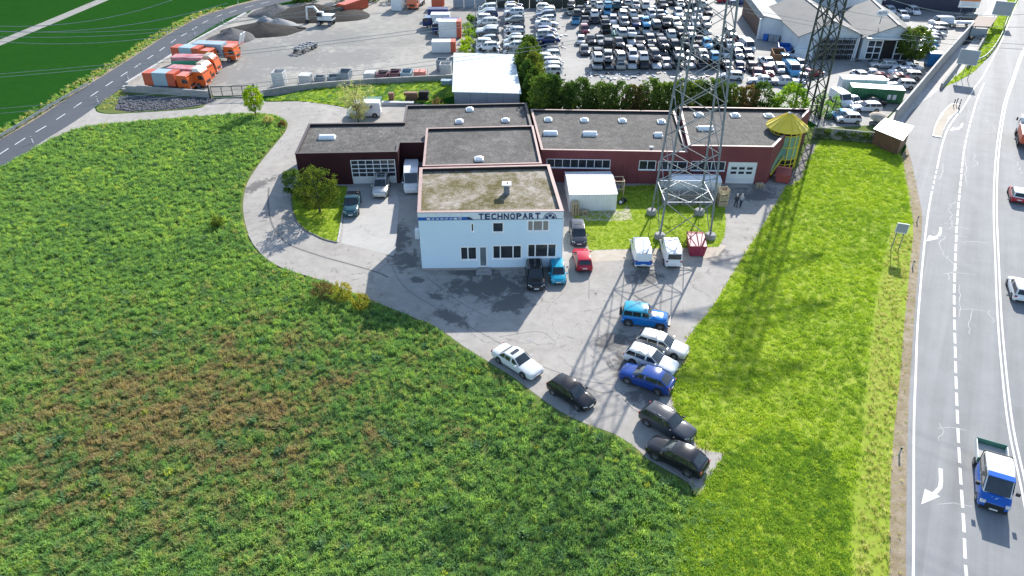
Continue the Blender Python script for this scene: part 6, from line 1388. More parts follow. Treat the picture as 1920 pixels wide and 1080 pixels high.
container('navy topped container behind the white van bodied lorry', g(822, 36), .05, 4.5, 2.2, 2.4, M['tarpblue'])
container('red container standing at the back fence of the yard', g(822, 14), R(85), 4.5, 2.3, 2.6, M['bodyred'])
container('white lorry body left of the orange lorry at the back', g(750, 16), R(80), 5.5, 2.4, 3.0, M['bodywhite'])
container('long orange red container at the back left of the yard', g(663, 20), R(62), 8.5, 2.4, 2.3, M['bodyred'])
container('rusty open container beside the excavator', g(633, 28), R(55), 6.5, 2.4, 1.9, mat('rusty_teal', (.12, .20, .19), (.14, .08, .06), .8, .8), open_top=True)
# open skips along the block wall
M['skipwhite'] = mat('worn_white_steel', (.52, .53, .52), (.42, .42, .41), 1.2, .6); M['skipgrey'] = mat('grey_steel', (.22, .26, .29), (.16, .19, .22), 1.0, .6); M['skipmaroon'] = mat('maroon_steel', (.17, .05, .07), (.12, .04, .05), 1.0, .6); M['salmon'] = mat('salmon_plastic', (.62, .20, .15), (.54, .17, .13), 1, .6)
for px, py, w_, l_, h_, mm, lab, op_ in ((525, 163, 1.9, 2.2, 2.6, 'skipwhite', 'tall open white skip, leftmost along the block wall', True), (573, 158, 1.9, 1.9, 1.6, 'skipwhite', 'white covered skip second from the left along the block wall', False), (599, 154, 1.6, 1.5, .9, 'skipgrey', 'low rusty skip third from the left along the block wall', True), (624, 153, 1.7, 1.8, .9, 'skipgrey', 'low dark skip fourth from the left along the block wall', True), (646, 149, 1.9, 3.0, 1.3, 'skipgrey', 'deep grey green skip behind the thin tree', True), (694, 149, 1.8, 2.2, 1.2, 'skipwhite', 'white lidded bin right of the thin tree', False), (717, 147, 1.8, 2.6, .9, 'skipmaroon', 'brown filled skip right of the white lidded bin', True), (740, 145.5, 1.8, 2.6, 1.0, 'skipmaroon', 'maroon skip right of the brown filled one', True), (762, 145, 1.8, 2.6, 1.0, 'bodyblue', 'blue grey skip right of the maroon one', True), (782, 144.5, 1.0, 1.7, 1.0, 'salmon', 'left of two salmon red bins by the block wall', False), (791.5, 144.5, 1.0, 1.7, 1.0, 'salmon', 'right of two salmon red bins by the block wall', False), (836, 143, 1.9, 2.0, 2.2, 'skipwhite', 'tall open white box beside the warehouse', True), (829, 133, 1.8, 1.8, 2.0, 'skipgrey', 'open grey box behind the tall white one', True), (849, 132, 1.4, 1.8, 2.0, 'skipgrey', 'open grey box against the warehouse corner', True)):
    container(lab, g(px, py) + V(0, .6), R(90) - .06, l_, w_, h_, M[mm], None, 'skip', op_, 'skips along the truck yard wall')
# chassis trailer in the yard
p, an = at2((558, 101), (588, 88)); CT = thing('chassis_trailer', 'bare trailer chassis parked alone in the middle of the yard', 'trailer', p, an)
for y in (-.55, .55): part('beam', M['steel'], CT, lambda m: m.b6(-2.6, 2.6, y - .1, y + .1, .75, 1.05))
for x in (-2.5, -1.2, 0, 1.2, 2.5): part('cross_member', M['lightconcrete'], CT, lambda m: m.b6(x - .12, x + .12, -1.15, 1.15, .78, 1.02))
for y in (-1.15, 1.15): part('side_rail', M['lightconcrete'], CT, lambda m: m.b6(-2.6, 2.6, y - .05, y + .05, .85, 1.05))
part('drawbar', M['black'], CT, lambda m: (m.bar((-2.6, -.5, .8), (-3.8, 0, .6), .12), m.bar((-2.6, .5, .8), (-3.8, 0, .6), .12))); wheels(CT, [(x, y) for x in (-1.9, 1.0, 2.0) for y in (1.0, -1.0)], .45, .28)
# excavator
EX = thing('excavator', 'white mobile excavator with folded boom beside the earth heaps', 'excavator', g(612, 46), R(170))
part('undercarriage', M['black'], EX, lambda m: m.b6(-1.6, 1.6, -.6, .6, .6, 1.0)); wheels(EX, [(x, y) for x in (-1.3, 1.3) for y in (1.05, -1.05)], .5, .35)
part('upper_body', M['bodywhite'], EX, lambda m: m.b6(-1.9, .5, -1.15, 1.15, 1.1, 2.2), bevel=.1); part('cab', M['bodywhite'], EX, lambda m: m.b6(.1, 1.5, .1, 1.15, 1.1, 2.9), bevel=.08); part('cab_glass', M['glass'], EX, lambda m: m.b6(.3, 1.52, .08, 1.17, 1.8, 2.7))
part('boom', M['bodywhite'], EX, lambda m: (m.bar((.9, -.4, 1.6), (2.6, -.4, 3.6), .3, .4), m.bar((2.6, -.4, 3.6), (4.3, -.4, 3.4), .28, .36))); part('arm', M['bodywhite'], EX, lambda m: m.bar((4.3, -.4, 3.5), (4.6, -.4, .9), .24, .3)); part('bucket', M['black'], EX, lambda m: m.box((4.4, -.4, .5), (.7, .9, .7), taper=1.2))
part('engine_cover', M['black'], EX, lambda m: m.b6(-1.93, -1.2, -1.0, 1.0, 1.5, 2.1))
# red tipper lorry on the main road
c_, an = by_end((1925, 283), (1915, 232), 7.6, False); RT = lorry('red tipper lorry with white cab driving away at the right edge', c_, an, 'white', None, [('tipper_side', M['bodyred'], -3.7, 1.5, 1.0, 2.2, 1.22)], 7.6)
part('load', M['bodyblue'], RT, lambda m: m.b6(-3.5, 1.3, -1.05, 1.05, 2.21, 2.25)); part('tail_board', M['bodyred'], RT, lambda m: m.b6(-3.82, -3.72, -1.2, 1.2, .95, 2.3))
# boat on a trailer behind the garage
BT = thing('sailing_boat', 'white boat hull resting on a trailer behind the garage roof', 'boat', V(-17.0, 101.2), R(180))
def f(m):
    st = [(-2.2, .75, .75), (-1.2, .9, .7), (0, .92, .66), (1.2, .7, .72), (2.1, .32, .85), (2.6, .02, 1.0)]; vs = []
    for x, w, z in st: vs += [(x, -w, 1.35 + .12 * max(0, x)), (x, -w * .75, z), (x, 0, z - .25), (x, w * .75, z), (x, w, 1.35 + .12 * max(0, x)), (x, 0, 1.38 + .12 * max(0, x))]
    m.add(vs, [(i * 6 + j, i * 6 + (j + 1) % 6, (i + 1) * 6 + (j + 1) % 6, (i + 1) * 6 + j) for i in range(5) for j in range(6)] + [(0, 1, 2, 3, 4, 5)])
part('hull', M['bodywhite'], BT, f, smooth=30); part('cockpit', M['skipgrey'], BT, lambda m: m.b6(-1.6, .2, -.45, .45, 1.385, 1.42)); part('mast', M['steel'], BT, lambda m: m.bar((-2.0, .3, 1.5), (2.2, .1, 1.75), .07))
TR = thing('boat_trailer', 'pale boat trailer frame with drawbar behind the garage', 'trailer', V(-17.4, 101.2), R(180)); part('drawbar', M['lightconcrete'], TR, lambda m: (m.bar((-2.0, -.5, .45), (3.4, 0, .45), .09), m.bar((-2.0, .5, .45), (3.4, 0, .45), .09))); wheels(TR, [(-1.0, y) for y in (.95, -.95)], .28, .18); part('axle', M['black'], TR, lambda m: m.bar((-1, -.9, .3), (-1, .9, .3), .08))
# skips near the pylon and the tower
M['skipred'] = mat('magenta_red_steel', (.30, .025, .06), (.24, .02, .05), 1.2, .5)
def skip(label, p, an, l, w, h, mm):
    t = thing('covered_skip', label, 'skip', p, an)
    part('body', mm, t, lambda m: m.add([(-l / 2 + .2, -w / 2, .12), (l / 2 - .2, -w / 2, .12), (l / 2 - .2, w / 2, .12), (-l / 2 + .2, w / 2, .12), (-l / 2, -w / 2, h), (l / 2, -w / 2, h), (l / 2, w / 2, h * 1.25), (-l / 2, w / 2, h * 1.25)], [(0, 1, 5, 4), (1, 2, 6, 5), (2, 3, 7, 6), (3, 0, 4, 7), (3, 2, 1, 0)]))
    part('lid', mm, t, lambda m: m.add([(-l / 2 + .03, -w / 2 + .03, h * .99), (l / 2 - .03, -w / 2 + .03, h * .99), (l / 2 - .03, w / 2 - .25, h * 1.2), (-l / 2 + .03, w / 2 - .25, h * 1.2)], [(0, 1, 2, 3)])); part('lit_rear_edge', M['salmon'], t, lambda m: m.add([(-l / 2 + .03, w / 2 - .25, h * 1.21), (l / 2 - .03, w / 2 - .25, h * 1.21), (l / 2 - .03, w / 2 - .02, h * 1.27), (-l / 2 + .03, w / 2 - .02, h * 1.27)], [(0, 1, 2, 3)]))  # paler rear strip puts the sunlit top edge into the colour
    for x in (-l / 2 - .05, l / 2 + .05): part('lifting_lug', M['black'], t, lambda m: m.cyl((x - .08, 0, h * .7), (x + .08, 0, h * .7), .08, 8))
    part('ribs', mm, t, lambda m: [m.b6(-l / 2 + .3 + i * (l - .6) / 3 - .04, -l / 2 + .3 + i * (l - .6) / 3 + .04, -w / 2 - .05, -w / 2 + .02, .15, h) for i in range(4)]); part('feet', M['black'], t, lambda m: [m.b6(x - .1, x + .1, -w / 2, w / 2, .0, .12) for x in (-l / 2 + .4, l / 2 - .4)])
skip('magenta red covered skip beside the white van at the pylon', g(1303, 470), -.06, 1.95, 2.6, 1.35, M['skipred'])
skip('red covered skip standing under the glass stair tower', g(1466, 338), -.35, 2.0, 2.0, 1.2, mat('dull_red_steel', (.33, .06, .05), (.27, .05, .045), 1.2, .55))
# ================================================================== SCRAPYARD CARS
def wreck_mesh(kind, variant, seed):
    """one mesh: slot 0 paint, 1 glass, 2 dark parts, 3 lamps"""
    s = dict(SPECS[kind]); q = random.Random(seed); m = MB(); L_, w = s['L'], s['W'] / 2
    lb = lower_body(s); m.add(lb.v, lb.f, 0); cb = cabin(s); m.add(cb.v, cb.f, 0)
    gl = 2 if variant == 2 else 1
    for fr in (True, False):
        sc = screen(s, fr, .06 if fr else .1, .014, (.05, .95) if fr else (.18, .9)); m.add(sc.v, sc.f, gl)
    sw = s['sw'] or (0, 0, 0, .155, .3); x0, x3 = s['cab'][0] * L_, s['cab'][3] * L_
    for a, b in ([(x0, sw[1] * L_ - .03), (sw[1] * L_ + .03, sw[2] * L_ - .02), (sw[3] * L_, x3)] if s['sw'] else [(.155 * L_, x3)]):
        for p in side_panes(s, [a, b]): m.add(p.v, p.f, gl)
    wx = s['wb'] / 2
    for x in (-wx, wx):
        for sg in (1, -1):
            m.k = 2; m.tube([(x, sg * (w - .05), s['r']), (x, sg * (w + .008), s['r'])], s['r'] * 1.15, 12)
            if variant != 3: m.tube([(x, sg * (w - .2), s['r']), (x, sg * (w + .02), s['r'])], s['r'] * .96, 12); m.k = 3; m.tube([(x, sg * (w - .1), s['r']), (x, sg * (w + .03), s['r'])], s['r'] * .6, 8)
    hf, hb = s['hood']; xa, xb = x3 + .12, .455 * L_
    m.k = 2
    if variant in (1, 3):     # bonnet gone: engine bay shows
        m.add([(xa, -w * .72, hb + .045), (xb, -w * .66, hf + .04), (xb, w * .66, hf + .04), (xa, w * .72, hb + .045)], [(0, 1, 2, 3)]); m.k = 3
        for _ in range(5): m.box((q.uniform(xa + .2, xb - .2), q.uniform(-w * .5, w * .5), hb + .06), (q.uniform(.2, .4), q.uniform(.2, .4), .1), q.random())
    if variant in (2, 3): m.k = 2; m.box((.485 * L_, 0, hf * .55), (.12, w * 1.5, hf * .5))
    else: m.k = 2; m.box((.494 * L_, 0, hf * .6), (.04, w * .9, .18)); m.k = 3; [m.box((.478 * L_, sg * w * .7, hf * .85), (.06, w * .3, .14)) for sg in (1, -1)]
    o = m.build('wrecked_car', [PT['white'], M['glass'], M['black'], M['rim']], None, smooth=35); me = o.data; bpy.data.objects.remove(o); return me
WV = [('hatch', 0), ('hatch', 1), ('hatch', 3), ('estate', 0), ('estate', 1), ('sedan', 0), ('sedan', 2), ('small', 0), ('small', 1), ('mpv', 0), ('mpv', 3), ('suv', 0), ('suv', 1), ('hatch', 2), ('van', 0)]
WM = [wreck_mesh(k, v, i) for i, (k, v) in enumerate(WV)]
CN = [('white', 'white'), ('silver', 'silver'), ('silver', 'silver'), ('grey', 'grey'), ('black', 'black'), ('darkgrey', 'dark grey'), ('navy', 'navy blue'), ('white', 'white'), ('darkred', 'dark red'), ('petrol', 'dark green'), ('champagne', 'pale beige'), ('red', 'red'), ('sky', 'light blue'), ('black', 'black'), ('offwhite', 'off white')]
TN = {'hatch': 'hatchback', 'estate': 'estate car', 'sedan': 'saloon', 'small': 'small car', 'mpv': 'people carrier', 'suv': 'off road car', 'van': 'van'}
NW = 0; WQ = random.Random(77)
def wreck(p, an, where, mi=None, ci=None, z=0.0, jit=.1, grp='wrecked cars in the scrapyard'):
    global NW
    mi = WQ.choice((0, 0, 1, 2, 3, 3, 4, 5, 6, 7, 7, 8, 9, 10, 11, 12, 13)) if mi is None else mi; c = CN[WQ.choice((0, 0, 7, 14, 14, 1, 1, 2, 1, 3, 3, 3, 4, 4, 4, 5, 5, 5, 6, 9, 13, 13, 10, 10, 0, 1, 8, 3, 5, 12))] if ci is None else ci
    o = obj('wrecked_car', WM[mi]); o.location = p + V(WQ.uniform(-.12, .12), WQ.uniform(-.25, .25), z); o.rotation_euler = (R(WQ.uniform(-2, 2)) if z else 0, R(WQ.uniform(-3, 3)) if z else 0, an + WQ.uniform(-jit, jit))
    o.material_slots[0].link = 'OBJECT'; o.material_slots[0].material = PT[c[0]]; NW += 1
    tag(o, '%s wrecked %s, %s' % (c[1], TN[WV[mi][0]], where), 'car', grp)
    # the rubber, glass and metal are slots of the same hull; a far wreck shows no separate parts
    return WV[mi][0]
HT = {k: s['H'] for k, s in SPECS.items()}
rows = [(131, 1108, 1352, 'front'), (106, 1088, 1400, 'second'), (86, 1080, 1400, 'third'), (66, 1088, 1335, 'fourth'), (47, 1072, 1335, 'fifth'), (29, 1062, 1338, 'sixth'), (12, 1056, 1330, 'seventh'), (-3, 1035, 1325, 'back')]
for ri, (y, x0, x1, rn) in enumerate(rows):
    A, B = g(x0, y), g(x1, y); n = int((B - A).length / 2.02)
    for i in range(n):
        p = A.lerp(B, (i + .5) / n) + V(0, 1.9); f_ = WQ.random() < .72; an = R(-90) if f_ else R(90)
        if ri == 2 and i == 3: continue
        if WQ.random() < .03: continue
        k = wreck(p, an, 'below, %s from left in %s scrapyard row' % (ordn(i + 1), rn))
        if WQ.random() < (.62 if ri < 6 else .35) + (.25 if ri == 0 else 0): wreck(p + V(0, WQ.uniform(-.1, .7)), an if WQ.random() < .85 else -an, 'on top, %s from left in %s scrapyard row' % (ordn(i + 1), rn), z=HT[k] - .12)
for ci_, (xc, y0, y1, n, cn) in enumerate(((914, 32, 108, 12, 'left'), (964, 26, 104, 12, 'middle'), (1022, 14, 154, 19, 'right'))):
    for i in range(n):
        p = g(xc + (i * .4 if ci_ == 2 else 0), y0 + (y1 - y0) * (i / (n - 1)) ** 1.0); an = R(180 if WQ.random() < .6 else 0) + .06
        lite = WQ.choice((CN[0], CN[1], CN[0], CN[14], CN[3], CN[10], CN[6]))
        k = wreck(p, an, 'below, %s from the back in %s side column' % (ordn(i + 1), cn), ci=lite)
        if WQ.random() < .5: wreck(p, an, 'on top, %s from the back in %s side column' % (ordn(i + 1), cn), ci=lite, z=HT[k] - .12)
rt = [(1362, 108, -90, 0, 0), (1383, 109, -90, 2, 1), (1402, 96, -90, 14, 0), (1402, 108, -90, 3, 4), (1362, 132, -90, 1, 4), (1388, 134, -90, 8, 6), (1412, 134, -95, 13, 4), (1372, 150, 170, 0, 0), (1420, 146, -100, 1, 8), (1440, 140, -95, 4, 8), (1440, 124, -80, 5, 0), (1462, 136, -95, 7, 1), (1475, 120, -90, 3, 12), (1486, 140, -92, 14, 12), (1502, 128, -92, 9, 1), (1498, 112, 150, 14, 0), (1520, 145, 20, 5, 8), (1505, 156, -120, 7, 0), (1430, 158, 175, 5, 0), (1470, 160, 175, 5, 14),
      (1655, 128, 175, 3, 1), (1632, 146, 165, 5, 0), (1645, 153, 170, 6, 8), (1610, 148, 100, 8, 0), (1630, 158, 170, 5, 0), (1700, 134, 175, 5, 0), (1690, 142, 172, 0, 0), (1702, 150, 168, 3, 1), (1680, 154, 172, 5, 8), (1675, 160, 175, 6, 4), (1690, 166, 170, 3, 0),
      (1576, 196, -80, 14, 0), (1600, 198, -70, 8, 1), (1632, 199, 172, 5, 4), (1626, 211, 178, 3, 0), (1578, 224, 165, 0, 12), (1592, 231, 170, 7, 0)]
gp = random.Random(9)
for i, (px, py, an, mi, ci) in enumerate(rt): wreck(g(px, py) + V(0, .6), R(an), ('%s loose wreck before the workshops from left' % ordn(i + 1)) if i < 20 else ('%s wreck beside the concrete wall from top' % ordn(i - 19)), mi, CN[ci])
for i in range(9):
    p = g(1770 - i * 4.4, 58 + i * 6.2); wreck(p + V(-1.5, .4), R(176), '%s from top in row along concrete wall' % ordn(i + 1), WQ.choice((0, 3, 5, 9)), WQ.choice((CN[0], CN[1], CN[0], CN[14], CN[12])))
for i, (px, py, an, mi, ci, l) in enumerate(((1662, 14, 175, 3, 1, 'silver estate car parked in the shade of the dark hall'), (1668, 24, -90, 0, 0, 'white car parked left of the black striped car by the repair hall'), (1690, 34, -92, 11, 0, 'white car with black load parked beside the repair hall roof'), (1712, 26, -92, 9, 0, 'white people carrier parked nearest the dark hall'), (1808, 36, 178, 3, 3, 'grey estate car below the white billboard'), (1360, 4, 20, 5, 11, 'red car at the top edge beside the pylon'), (1385, 8, 160, 5, 6, 'navy saloon at the top edge left of the brown shed'))):
    wreck(g(px, py), R(an), 'x', mi, CN[ci]); o = COL.objects[-1]; o.name = 'parked_car'; o['label'] = l; o['group'] = 'cars parked near the workshops'
def van2(label, p, an, col): wreck(p, an, 'x', 14, CN[0]); o = COL.objects[-1]; o.name = 'parked_van'; o['label'] = label; o['category'] = 'van'; o['group'] = 'vans in the scrapyard'; o.material_slots[0].material = PT[col]
van2('bright green box van wreck in the third scrapyard row', g(1160, 86) + V(0, 1.9), R(-90), 'green'); van2('white tow truck cab beside the wall row of wrecks', g(1762, 48), R(178), 'white')
p = g(1800, 50); TB = thing('flatbed', 'long white flatbed body behind the white tow truck cab', 'truck', p, R(178)); part('deck', M['bodywhite'], TB, lambda m: m.b6(-3.2, 3.2, -1.1, 1.1, .9, 1.05)); wheels(TB, [(x, y) for x in (-1.8, 1.8) for y in (1, -1)], .4, .25)
# scrap lying about, uncountable
sc = MB(); q = random.Random(31)
for i in range(150):
    p = g(q.uniform(1095, 1330), q.uniform(137, 150)) if i < 70 else (g(q.uniform(1600, 1720), q.uniform(112, 120)) if i < 95 else (g(q.uniform(1042, 1062), q.uniform(30, 150)) if i < 125 else g(q.uniform(1440, 1530), q.uniform(112, 150)))); sc.box((p.x, p.y, .1), (q.uniform(.2, 1.3), q.uniform(.1, .5), q.uniform(.05, .3)), q.uniform(0, 3), q.choice((0, 0, 1, 2)) if i < 70 or i > 95 else q.choice((1, 2, 2)), q.uniform(.5, 1))
so = sc.build('scrap_litter', [M['plate'], M['skipgrey'], M['black']]); tag(so, 'loose panels and bumpers lying between the wrecked cars', 'scrap', None, 'stuff')
container('white container standing behind the green one in the scrapyard', (g(1582, 180) + g(1650, 172)) / 2 + V(0, 1), R(-6), 7.2, 2.3, 2.5, M['bodywhite']); gc = container('green container with pale lettering beside the concrete wall', (g(1603, 187) + g(1684, 198)) / 2 + V(0, 1.1), R(-12), 8.2, 2.3, 2.3, mat('green_container', (.035, .17, .07), (.03, .14, .06), .8, .55))
part('roof_sheet', M['bodywhite'], gc, lambda m: m.b6(-4.1, 4.1, -1.15, 1.15, 2.302, 2.34)); part('print_block', M['plate'], gc, lambda m: [m.b6(x, x + .55, -1.235, -1.215, .7, 1.5) for x in (1.6, 2.4)])
container('bright blue box container against the concrete wall', g(1747, 122), R(-10), 2.4, 2.0, 2.4, mat('bright_blue_box', (.03, .22, .50), (.025, .18, .42), .8, .5)); container('rusty open container of scrap metal near the pale shed', g(1458, 112), R(80), 4.2, 2.3, 1.6, mat('rust_steel', (.26, .13, .05), (.18, .08, .04), .9, .8), open_top=True); container('blue open container of scrap near the pale shed', g(1468, 100), R(75), 3.4, 2.2, 1.6, M['bluepaint'], open_top=True); container('pale teal container at the top of the scrapyard lane', g(1052, 2), R(5), 7, 2.4, 2.5, mat('teal_container', (.28, .45, .45), (.24, .38, .38), .6, .55))
BTD = thing('tarped_boat', 'cream covered boat on a stand beside the concrete wall', 'boat', g(1642, 232), R(25)); part('hull', M['bodywhite'], BTD, lambda m: m.lathe((0, 0, 0), [(.3, .4), (1.0, .8), (1.25, 1.25)], 14), smooth=40); part('cover', M['sand'], BTD, lambda m: m.lathe((0, 0, 0), [(1.32, 1.24), (1.0, 1.55), (.4, 1.75), (0, 1.8)], 14), smooth=40); part('stand', M['steel'], BTD, lambda m: m.b6(-.8, .8, -.6, .6, 0, .4))
# ================================================================== HEAPS
def heap(label, p, r, h, mm, seed, ex=1.0):
    q = random.Random(seed); m = MB(); N_, K = 26, 9; vs = []
    for i in range(K):
        t_ = i / (K - 1)
        for j in range(N_):
            a = 2 * math.pi * j / N_; rr = r * (1 - t_) * (1 + .22 * mnoise.noise(Vector((math.cos(a) * 1.3, math.sin(a) * 1.3, seed + t_ * 1.5)))); z = h * (t_ ** .9) * (1 + .1 * mnoise.noise(Vector((math.cos(a) * 2, math.sin(a) * 2, seed * 2 + t_ * 3)))) - .03
            vs.append((rr * ex * math.cos(a), rr * math.sin(a), z))
    m.add(vs, [(i * N_ + j, i * N_ + (j + 1) % N_, (i + 1) * N_ + (j + 1) % N_, (i + 1) * N_ + j) for i in range(K - 1) for j in range(N_)]); o = m.build('earth_heap', mm, None, smooth=60); o.location = p; tag(o, label, 'heap')
M['gravelheap'] = ground_mat('gravel_heap', [(.36, (.06, .06, .06)), (.5, (.12, .118, .115)), (.64, (.23, .225, .215))], .4, 1.5, 7, (.3, .3, .4), .95, .1, 1.0); M['darkheap'] = ground_mat('dark_earth', [(.3, (.03, .028, .026)), (.5, (.05, .046, .042)), (.7, (.09, .08, .07))], .4, 1.5, 6, (.3, .3, .4), .95, .1, 1.0); M['paleheap'] = ground_mat('pale_gravel', [(.3, (.17, .17, .175)), (.5, (.25, .25, .255)), (.7, (.34, .34, .335))], .4, 1.5, 6, (.3, .3, .4), .95, .1, .8)
heap('grey gravel heap beside the low loader at the yard wall', g(436, 72), 4.6, 2.2, M['gravelheap'], 1, 1.1); heap('wide dark earth heap behind the gravel heap', g(492, 58), 6.0, 1.9, M['darkheap'], 2, 1.5); heap('pale gravel heap on the dark earth', g(522, 50), 3.6, 1.9, M['paleheap'], 3, 1.3); heap('small pale gravel heap left of the larger pale one', g(497, 44), 2.6, 1.8, M['paleheap'], 4); heap('grey rubble heap at the back left corner of the yard', g(520, 26), 5.2, 2.2, M['gravelheap'], 5, 1.4); heap('long dark soil bank in the back left of the yard', g(590, 28), 7.5, 2.4, M['darkheap'], 6, 1.9)
# ================================================================== CRATES, PALLETS
def crate(label, p, an, w, d, h, mm='wood', rowsn=5, grp=None):
    t = thing('slatted_crate', label, 'crate', p, an, grp)
    for x in (-w / 2, w / 2):
        for y in (-d / 2, d / 2): part('post', M[mm], t, lambda m: m.b6(x - .05, x + .05, y - .05, y + .05, .02, h))
    for i in range(rowsn):
        z = .12 + (h - .24) * i / (rowsn - 1)
        for y in (-d / 2 - .06, d / 2 + .06): part('slat', M[mm], t, lambda m: m.b6(-w / 2 - .05, w / 2 + .05, y - .012, y + .012, z - .06, z + .06))
        for x in (-w / 2 - .06, w / 2 + .06): part('slat', M[mm], t, lambda m: m.b6(x - .012, x + .012, -d / 2, d / 2, z - .06, z + .06))
    part('base', M[mm], t, lambda m: m.b6(-w / 2 + .02, w / 2 - .02, -d / 2 + .02, d / 2 - .02, .05, .14)); return t
M['greywood'] = mat('grey_weathered_wood', (.30, .28, .26), (.22, .205, .19), 4, .85)
for i, (px, lab) in enumerate(((1256, 'left'), (1291, 'middle'), (1324, 'right'))): crate('grey slatted crate under the pylon, %s of three in front of the white shed' % lab, g(px, 383) + V(0, .3), -.02, 1.85, 1.1, 1.5, 'greywood', 6, 'grey crates under the pylon')
for i in range(3): crate('pale wooden crate of the tall stack beside the pylon, %s' % ('bottom', 'middle', 'top')[i], g(1354, 387) + V(0, .4, i * .78), .1, 1.0, 1.0, .75, 'wood', 4, 'stack of pale wooden crates')
def pallets(label, p, an, n, w=1.2, d=.8):
    t = thing('pallet_stack', label, 'pallets', p, an)
    for i in range(n):
        z = i * .15
        for k in range(5): part('board', M['wood'], t, lambda m: m.b6(-w / 2, w / 2, -d / 2 + k * d / 5 + .02, -d / 2 + (k + 1) * d / 5 - .03, z + .11, z + .135))
        for x in (-w / 2 + .08, 0, w / 2 - .08): part('runner', M['wood'], t, lambda m: m.b6(x - .06, x + .06, -d / 2, d / 2, z + .01, z + .105))
pallets('tall stack of wooden pallets against the cream metal shed', g(1078, 402), .1, 11, .8, 1.0); pallets('low stack of wooden pallets beside the tall one at the shed', g(1093, 401), .05, 3); pallets('single pale pallet leaning table by the roller door', g(1424, 350), .1, 3, 1.0, .8)
FRM = thing('timber_frame', 'open timber frame standing behind the cream metal shed', 'frame', g(1158, 366))
for x in (-.6, .6):
    for y in (-.7, .7): part('post', M['wood'], FRM, lambda m: m.bar((x, y, 0), (x, y, 2.3), .1))
for z in (1.2, 2.25):
    for y in (-.7, .7): part('rail', M['wood'], FRM, lambda m: m.bar((-.6, y, z), (.6, y, z), .09))
    for x in (-.6, .6): part('rail', M['wood'], FRM, lambda m: m.bar((x, -.7, z), (x, .7, z), .09))
for i in range(3):
    WT = thing('old_wheel', '%s of the old car wheels piled at the shed corner' % ('left', 'middle', 'right')[i], 'wheel', g(1163 + i * 4, 383 - i * 2), i * .7, 'old wheels at the shed corner'); wheels(WT, [(0, .001)], .32, .22)[0].rotation_euler = (R(70), 0, .4 * i)
tk = thing('water_tank', 'white plastic tank in a steel cage beside the small white shed', 'tank', g(1243, 352)); part('tank', M['plate'], tk, lambda m: m.b6(-.5, .5, -.5, .5, .15, 1.1), bevel=.08); part('cage', M['steel'], tk, lambda m: [m.bar((x, y, .1), (x, y, 1.15), .03) for x in (-.53, 0, .53) for y in (-.53, .53)] + [m.bar((-.53, y, z), (.53, y, z), .03) for y in (-.53, .53) for z in (.4, .8, 1.15)])
for i, (px, py, w_, d_, h_, mm, l) in enumerate(((700, 193, 3.2, 1.2, .9, 'bedgreen', 'green tarped material stack behind the white van'), (735, 190, .9, .9, 1.5, 'rustbrown', 'brown brick stack behind the boat'), (772, 188, 2.2, 1.0, 1.4, 'rustbrown', 'brown boarded stack left of the wide shrub'), (795, 187, 1.8, 1.0, 1.5, 'interior', 'black scrap stack next to the wide shrub'), (745, 196, 5.5, .8, .5, 'skipwhite', 'pale pile of long profiles behind the boat'), (838, 158, 2.0, 1.2, .8, 'bodyblue', 'teal covered pallet left of the warehouse'))):
    t = thing('material_stack', l, 'stack', g(px, py)); n_ = 3
    for k in range(n_): part('layer', M[mm], t, lambda m: m.box((gp.uniform(-.1, .1), gp.uniform(-.06, .06), h_ * (k + .5) / n_), (w_ * gp.uniform(.85, 1), d_ * gp.uniform(.85, 1), h_ / n_ - .03), gp.uniform(-.06, .06)))
    part('bearer', M['wood'], t, lambda m: m.box((0, 0, .03), (w_ * .8, .12, .06)))
# ================================================================== PEOPLE
M['skin'] = mat('skin', (.48, .30, .22), (.42, .26, .19), 8, .6); M['denim'] = mat('dark_denim', (.035, .045, .075), (.025, .035, .06), 6, .9); M['darkjacket'] = mat('dark_jacket', (.02, .025, .035), (.03, .035, .045), 6, .85); M['greyjacket'] = mat('light_grey_jacket', (.36, .38, .40), (.30, .32, .34), 6, .85); M['hair_grey'] = mat('grey_hair', (.50, .48, .45), (.40, .38, .36), 12, .7); M['hair_dark'] = mat('brown_hair', (.08, .055, .035), rough=.7)
def skinned(name, parent, verts, edges, rad, material, lvl=2):
    me = bpy.data.meshes.new(name); bm = bmesh.new(); ly = bm.verts.layers.skin.verify(); vs = [bm.verts.new(v) for v in verts]
    for i, v in enumerate(vs): r = rad[i]; v[ly].radius = r if isinstance(r, tuple) else (r, r); v[ly].use_root = (i == 0)
    for a, b in edges: bm.edges.new((vs[a], vs[b]))
    bm.to_mesh(me); bm.free(); me.materials.append(material); o = obj(name, me, parent); o.modifiers.new('skin', 'SKIN').use_smooth_shade = True; s_ = o.modifiers.new('sub', 'SUBSURF'); s_.levels = s_.render_levels = lvl; return o
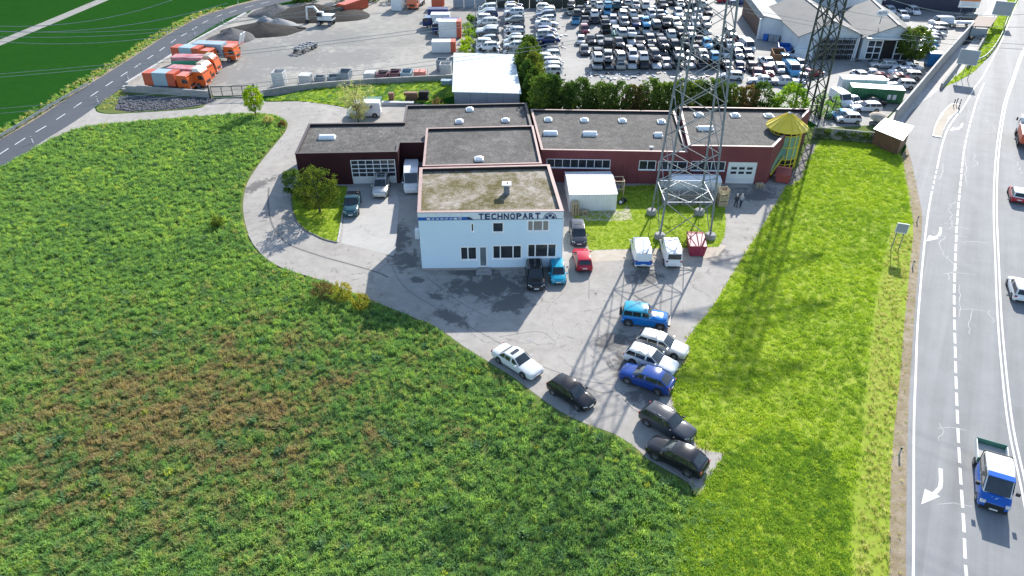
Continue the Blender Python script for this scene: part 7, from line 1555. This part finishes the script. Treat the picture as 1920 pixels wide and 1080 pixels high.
def person(label, p, an, jacket, hair, stride=.12, arms=((.0, .0), (.0, .0)), hsc=1.0):
    """faces +x; arms = (forward, outward) swing of each hand"""
    t = thing('person', label, 'person', p, an); t.scale = (hsc,) * 3
    hands = []; J = {'pel': (0, 0, .93), 'wst': (.0, 0, 1.10), 'chs': (.02, 0, 1.34), 'nck': (.02, 0, 1.50), 'hed': (.04, 0, 1.60), 'top': (.04, 0, 1.74)}
    legs = [((.0, sg * .09, .90), (sg * stride * .6 + .03, sg * .10, .50), (sg * stride - .03, sg * .10, .09), (sg * stride + .14, sg * .11, .03)) for sg in (1, -1)]
    ar = []
    for i, sg in enumerate((1, -1)):
        fw, ou = arms[i]; ar.append(((.01, sg * .19, 1.42), (-.03 + fw * .3, sg * (.25 + ou * .4), 1.14), (.08 + fw, sg * (.25 + ou), .92 + abs(fw) * .5)))
    v = [J['pel'], J['wst'], J['chs'], J['nck'], J['hed'], J['top']]; r = [(.15, .10), (.135, .09), (.16, .10), .055, .095, .07]; e = [(0, 1), (1, 2), (2, 3), (3, 4), (4, 5)]
    for lg in legs:
        k = len(v); v += list(lg); r += [.08, .058, .042, .035]; e += [(0, k), (k, k + 1), (k + 1, k + 2), (k + 2, k + 3)]
    for i, (sg, aa) in enumerate(zip((1, -1), ar)):
        k = len(v); hd = Vector(aa[2]); dr = (hd - Vector(aa[1])).normalized(); v += list(aa) + [tuple(hd + dr * .08)]; r += [.055, .042, .03, .036]; e += [(2, k), (k, k + 1), (k + 1, k + 2), (k + 2, k + 3)]
        fk = k + 3; base = Vector(v[fk])
        for f_ in range(4): v += [tuple(base + dr * (.05 + .008 * (1.5 - abs(f_ - 1.2))) + Vector(((f_ - 1.5) * .02, 0, 0))), tuple(base + dr * .085 + Vector(((f_ - 1.5) * .021 + .01, -sg * .015, 0)))]; r += [.010, .008]; n_ = len(v); e += [(fk, n_ - 2), (n_ - 2, n_ - 1)]
        v += [tuple(base + Vector((.04, -sg * .01, .0)) + dr * .01), tuple(base + Vector((.055, -sg * .02, 0)) + dr * .04)]; r += [.011, .009]; n_ = len(v); e += [(k + 2, n_ - 2), (n_ - 2, n_ - 1)]
    skinned('body', t, v, e, r, M['skin'])
    part('nose', M['skin'], t, lambda m: m.box((.135, 0, 1.615), (.04, .03, .045), taper=.6)); part('eye', M['black'], t, lambda m: [m.box((.125, y, 1.645), (.015, .025, .012)) for y in (-.035, .035)])
    jv = [(0, 0, .86), J['wst'], J['chs'], (.02, 0, 1.455)]; jr = [(.185, .135), (.165, .12), (.19, .13), (.10, .09)]; je = [(0, 1), (1, 2), (2, 3)]
    for aa in ar:
        k = len(jv); el = Vector(aa[1]); ha = Vector(aa[2]); jv += [aa[0], aa[1], tuple(el.lerp(ha, .9))]; jr += [.078, .062, .05]; je += [(2, k), (k, k + 1), (k + 1, k + 2)]
    skinned('jacket', t, jv, je, jr, jacket)
    tv = [(0, 0, .95)]; tr_ = [(.165, .12)]; te = []
    for lg in legs: k = len(tv); tv += [lg[0], lg[1], tuple(Vector(lg[2]) + Vector((0, 0, .03)))]; tr_ += [.10, .078, .066]; te += [(0, k), (k, k + 1), (k + 1, k + 2)]
    skinned('trousers', t, tv, te, tr_, M['denim'])
    for lg in legs: part('shoe', M['black'], t, lambda m: m.box((lg[2][0] + .06, lg[2][1], .045), (.28, .10, .085), taper=.8), bevel=.02)
    part('hair', hair, t, lambda m: m.lathe((.015, 0, 1.66), [(.118, -.06), (.128, .02), (.115, .08), (.07, .125), (0, .14)], 14), smooth=60); return t
person('person in a dark jacket walking away beside the crates', g(1379, 388), R(95), M['darkjacket'], M['hair_grey'], .14)
person('person in a light grey jacket walking away on the right of a pair', g(1388, 388), R(95), M['greyjacket'], M['hair_grey'], -.13)
person('person in dark clothes leaning over the bed of the dark pickup', g(673, 381), R(150), M['darkjacket'], M['hair_dark'], .05, ((.25, .1), (.3, .05)))
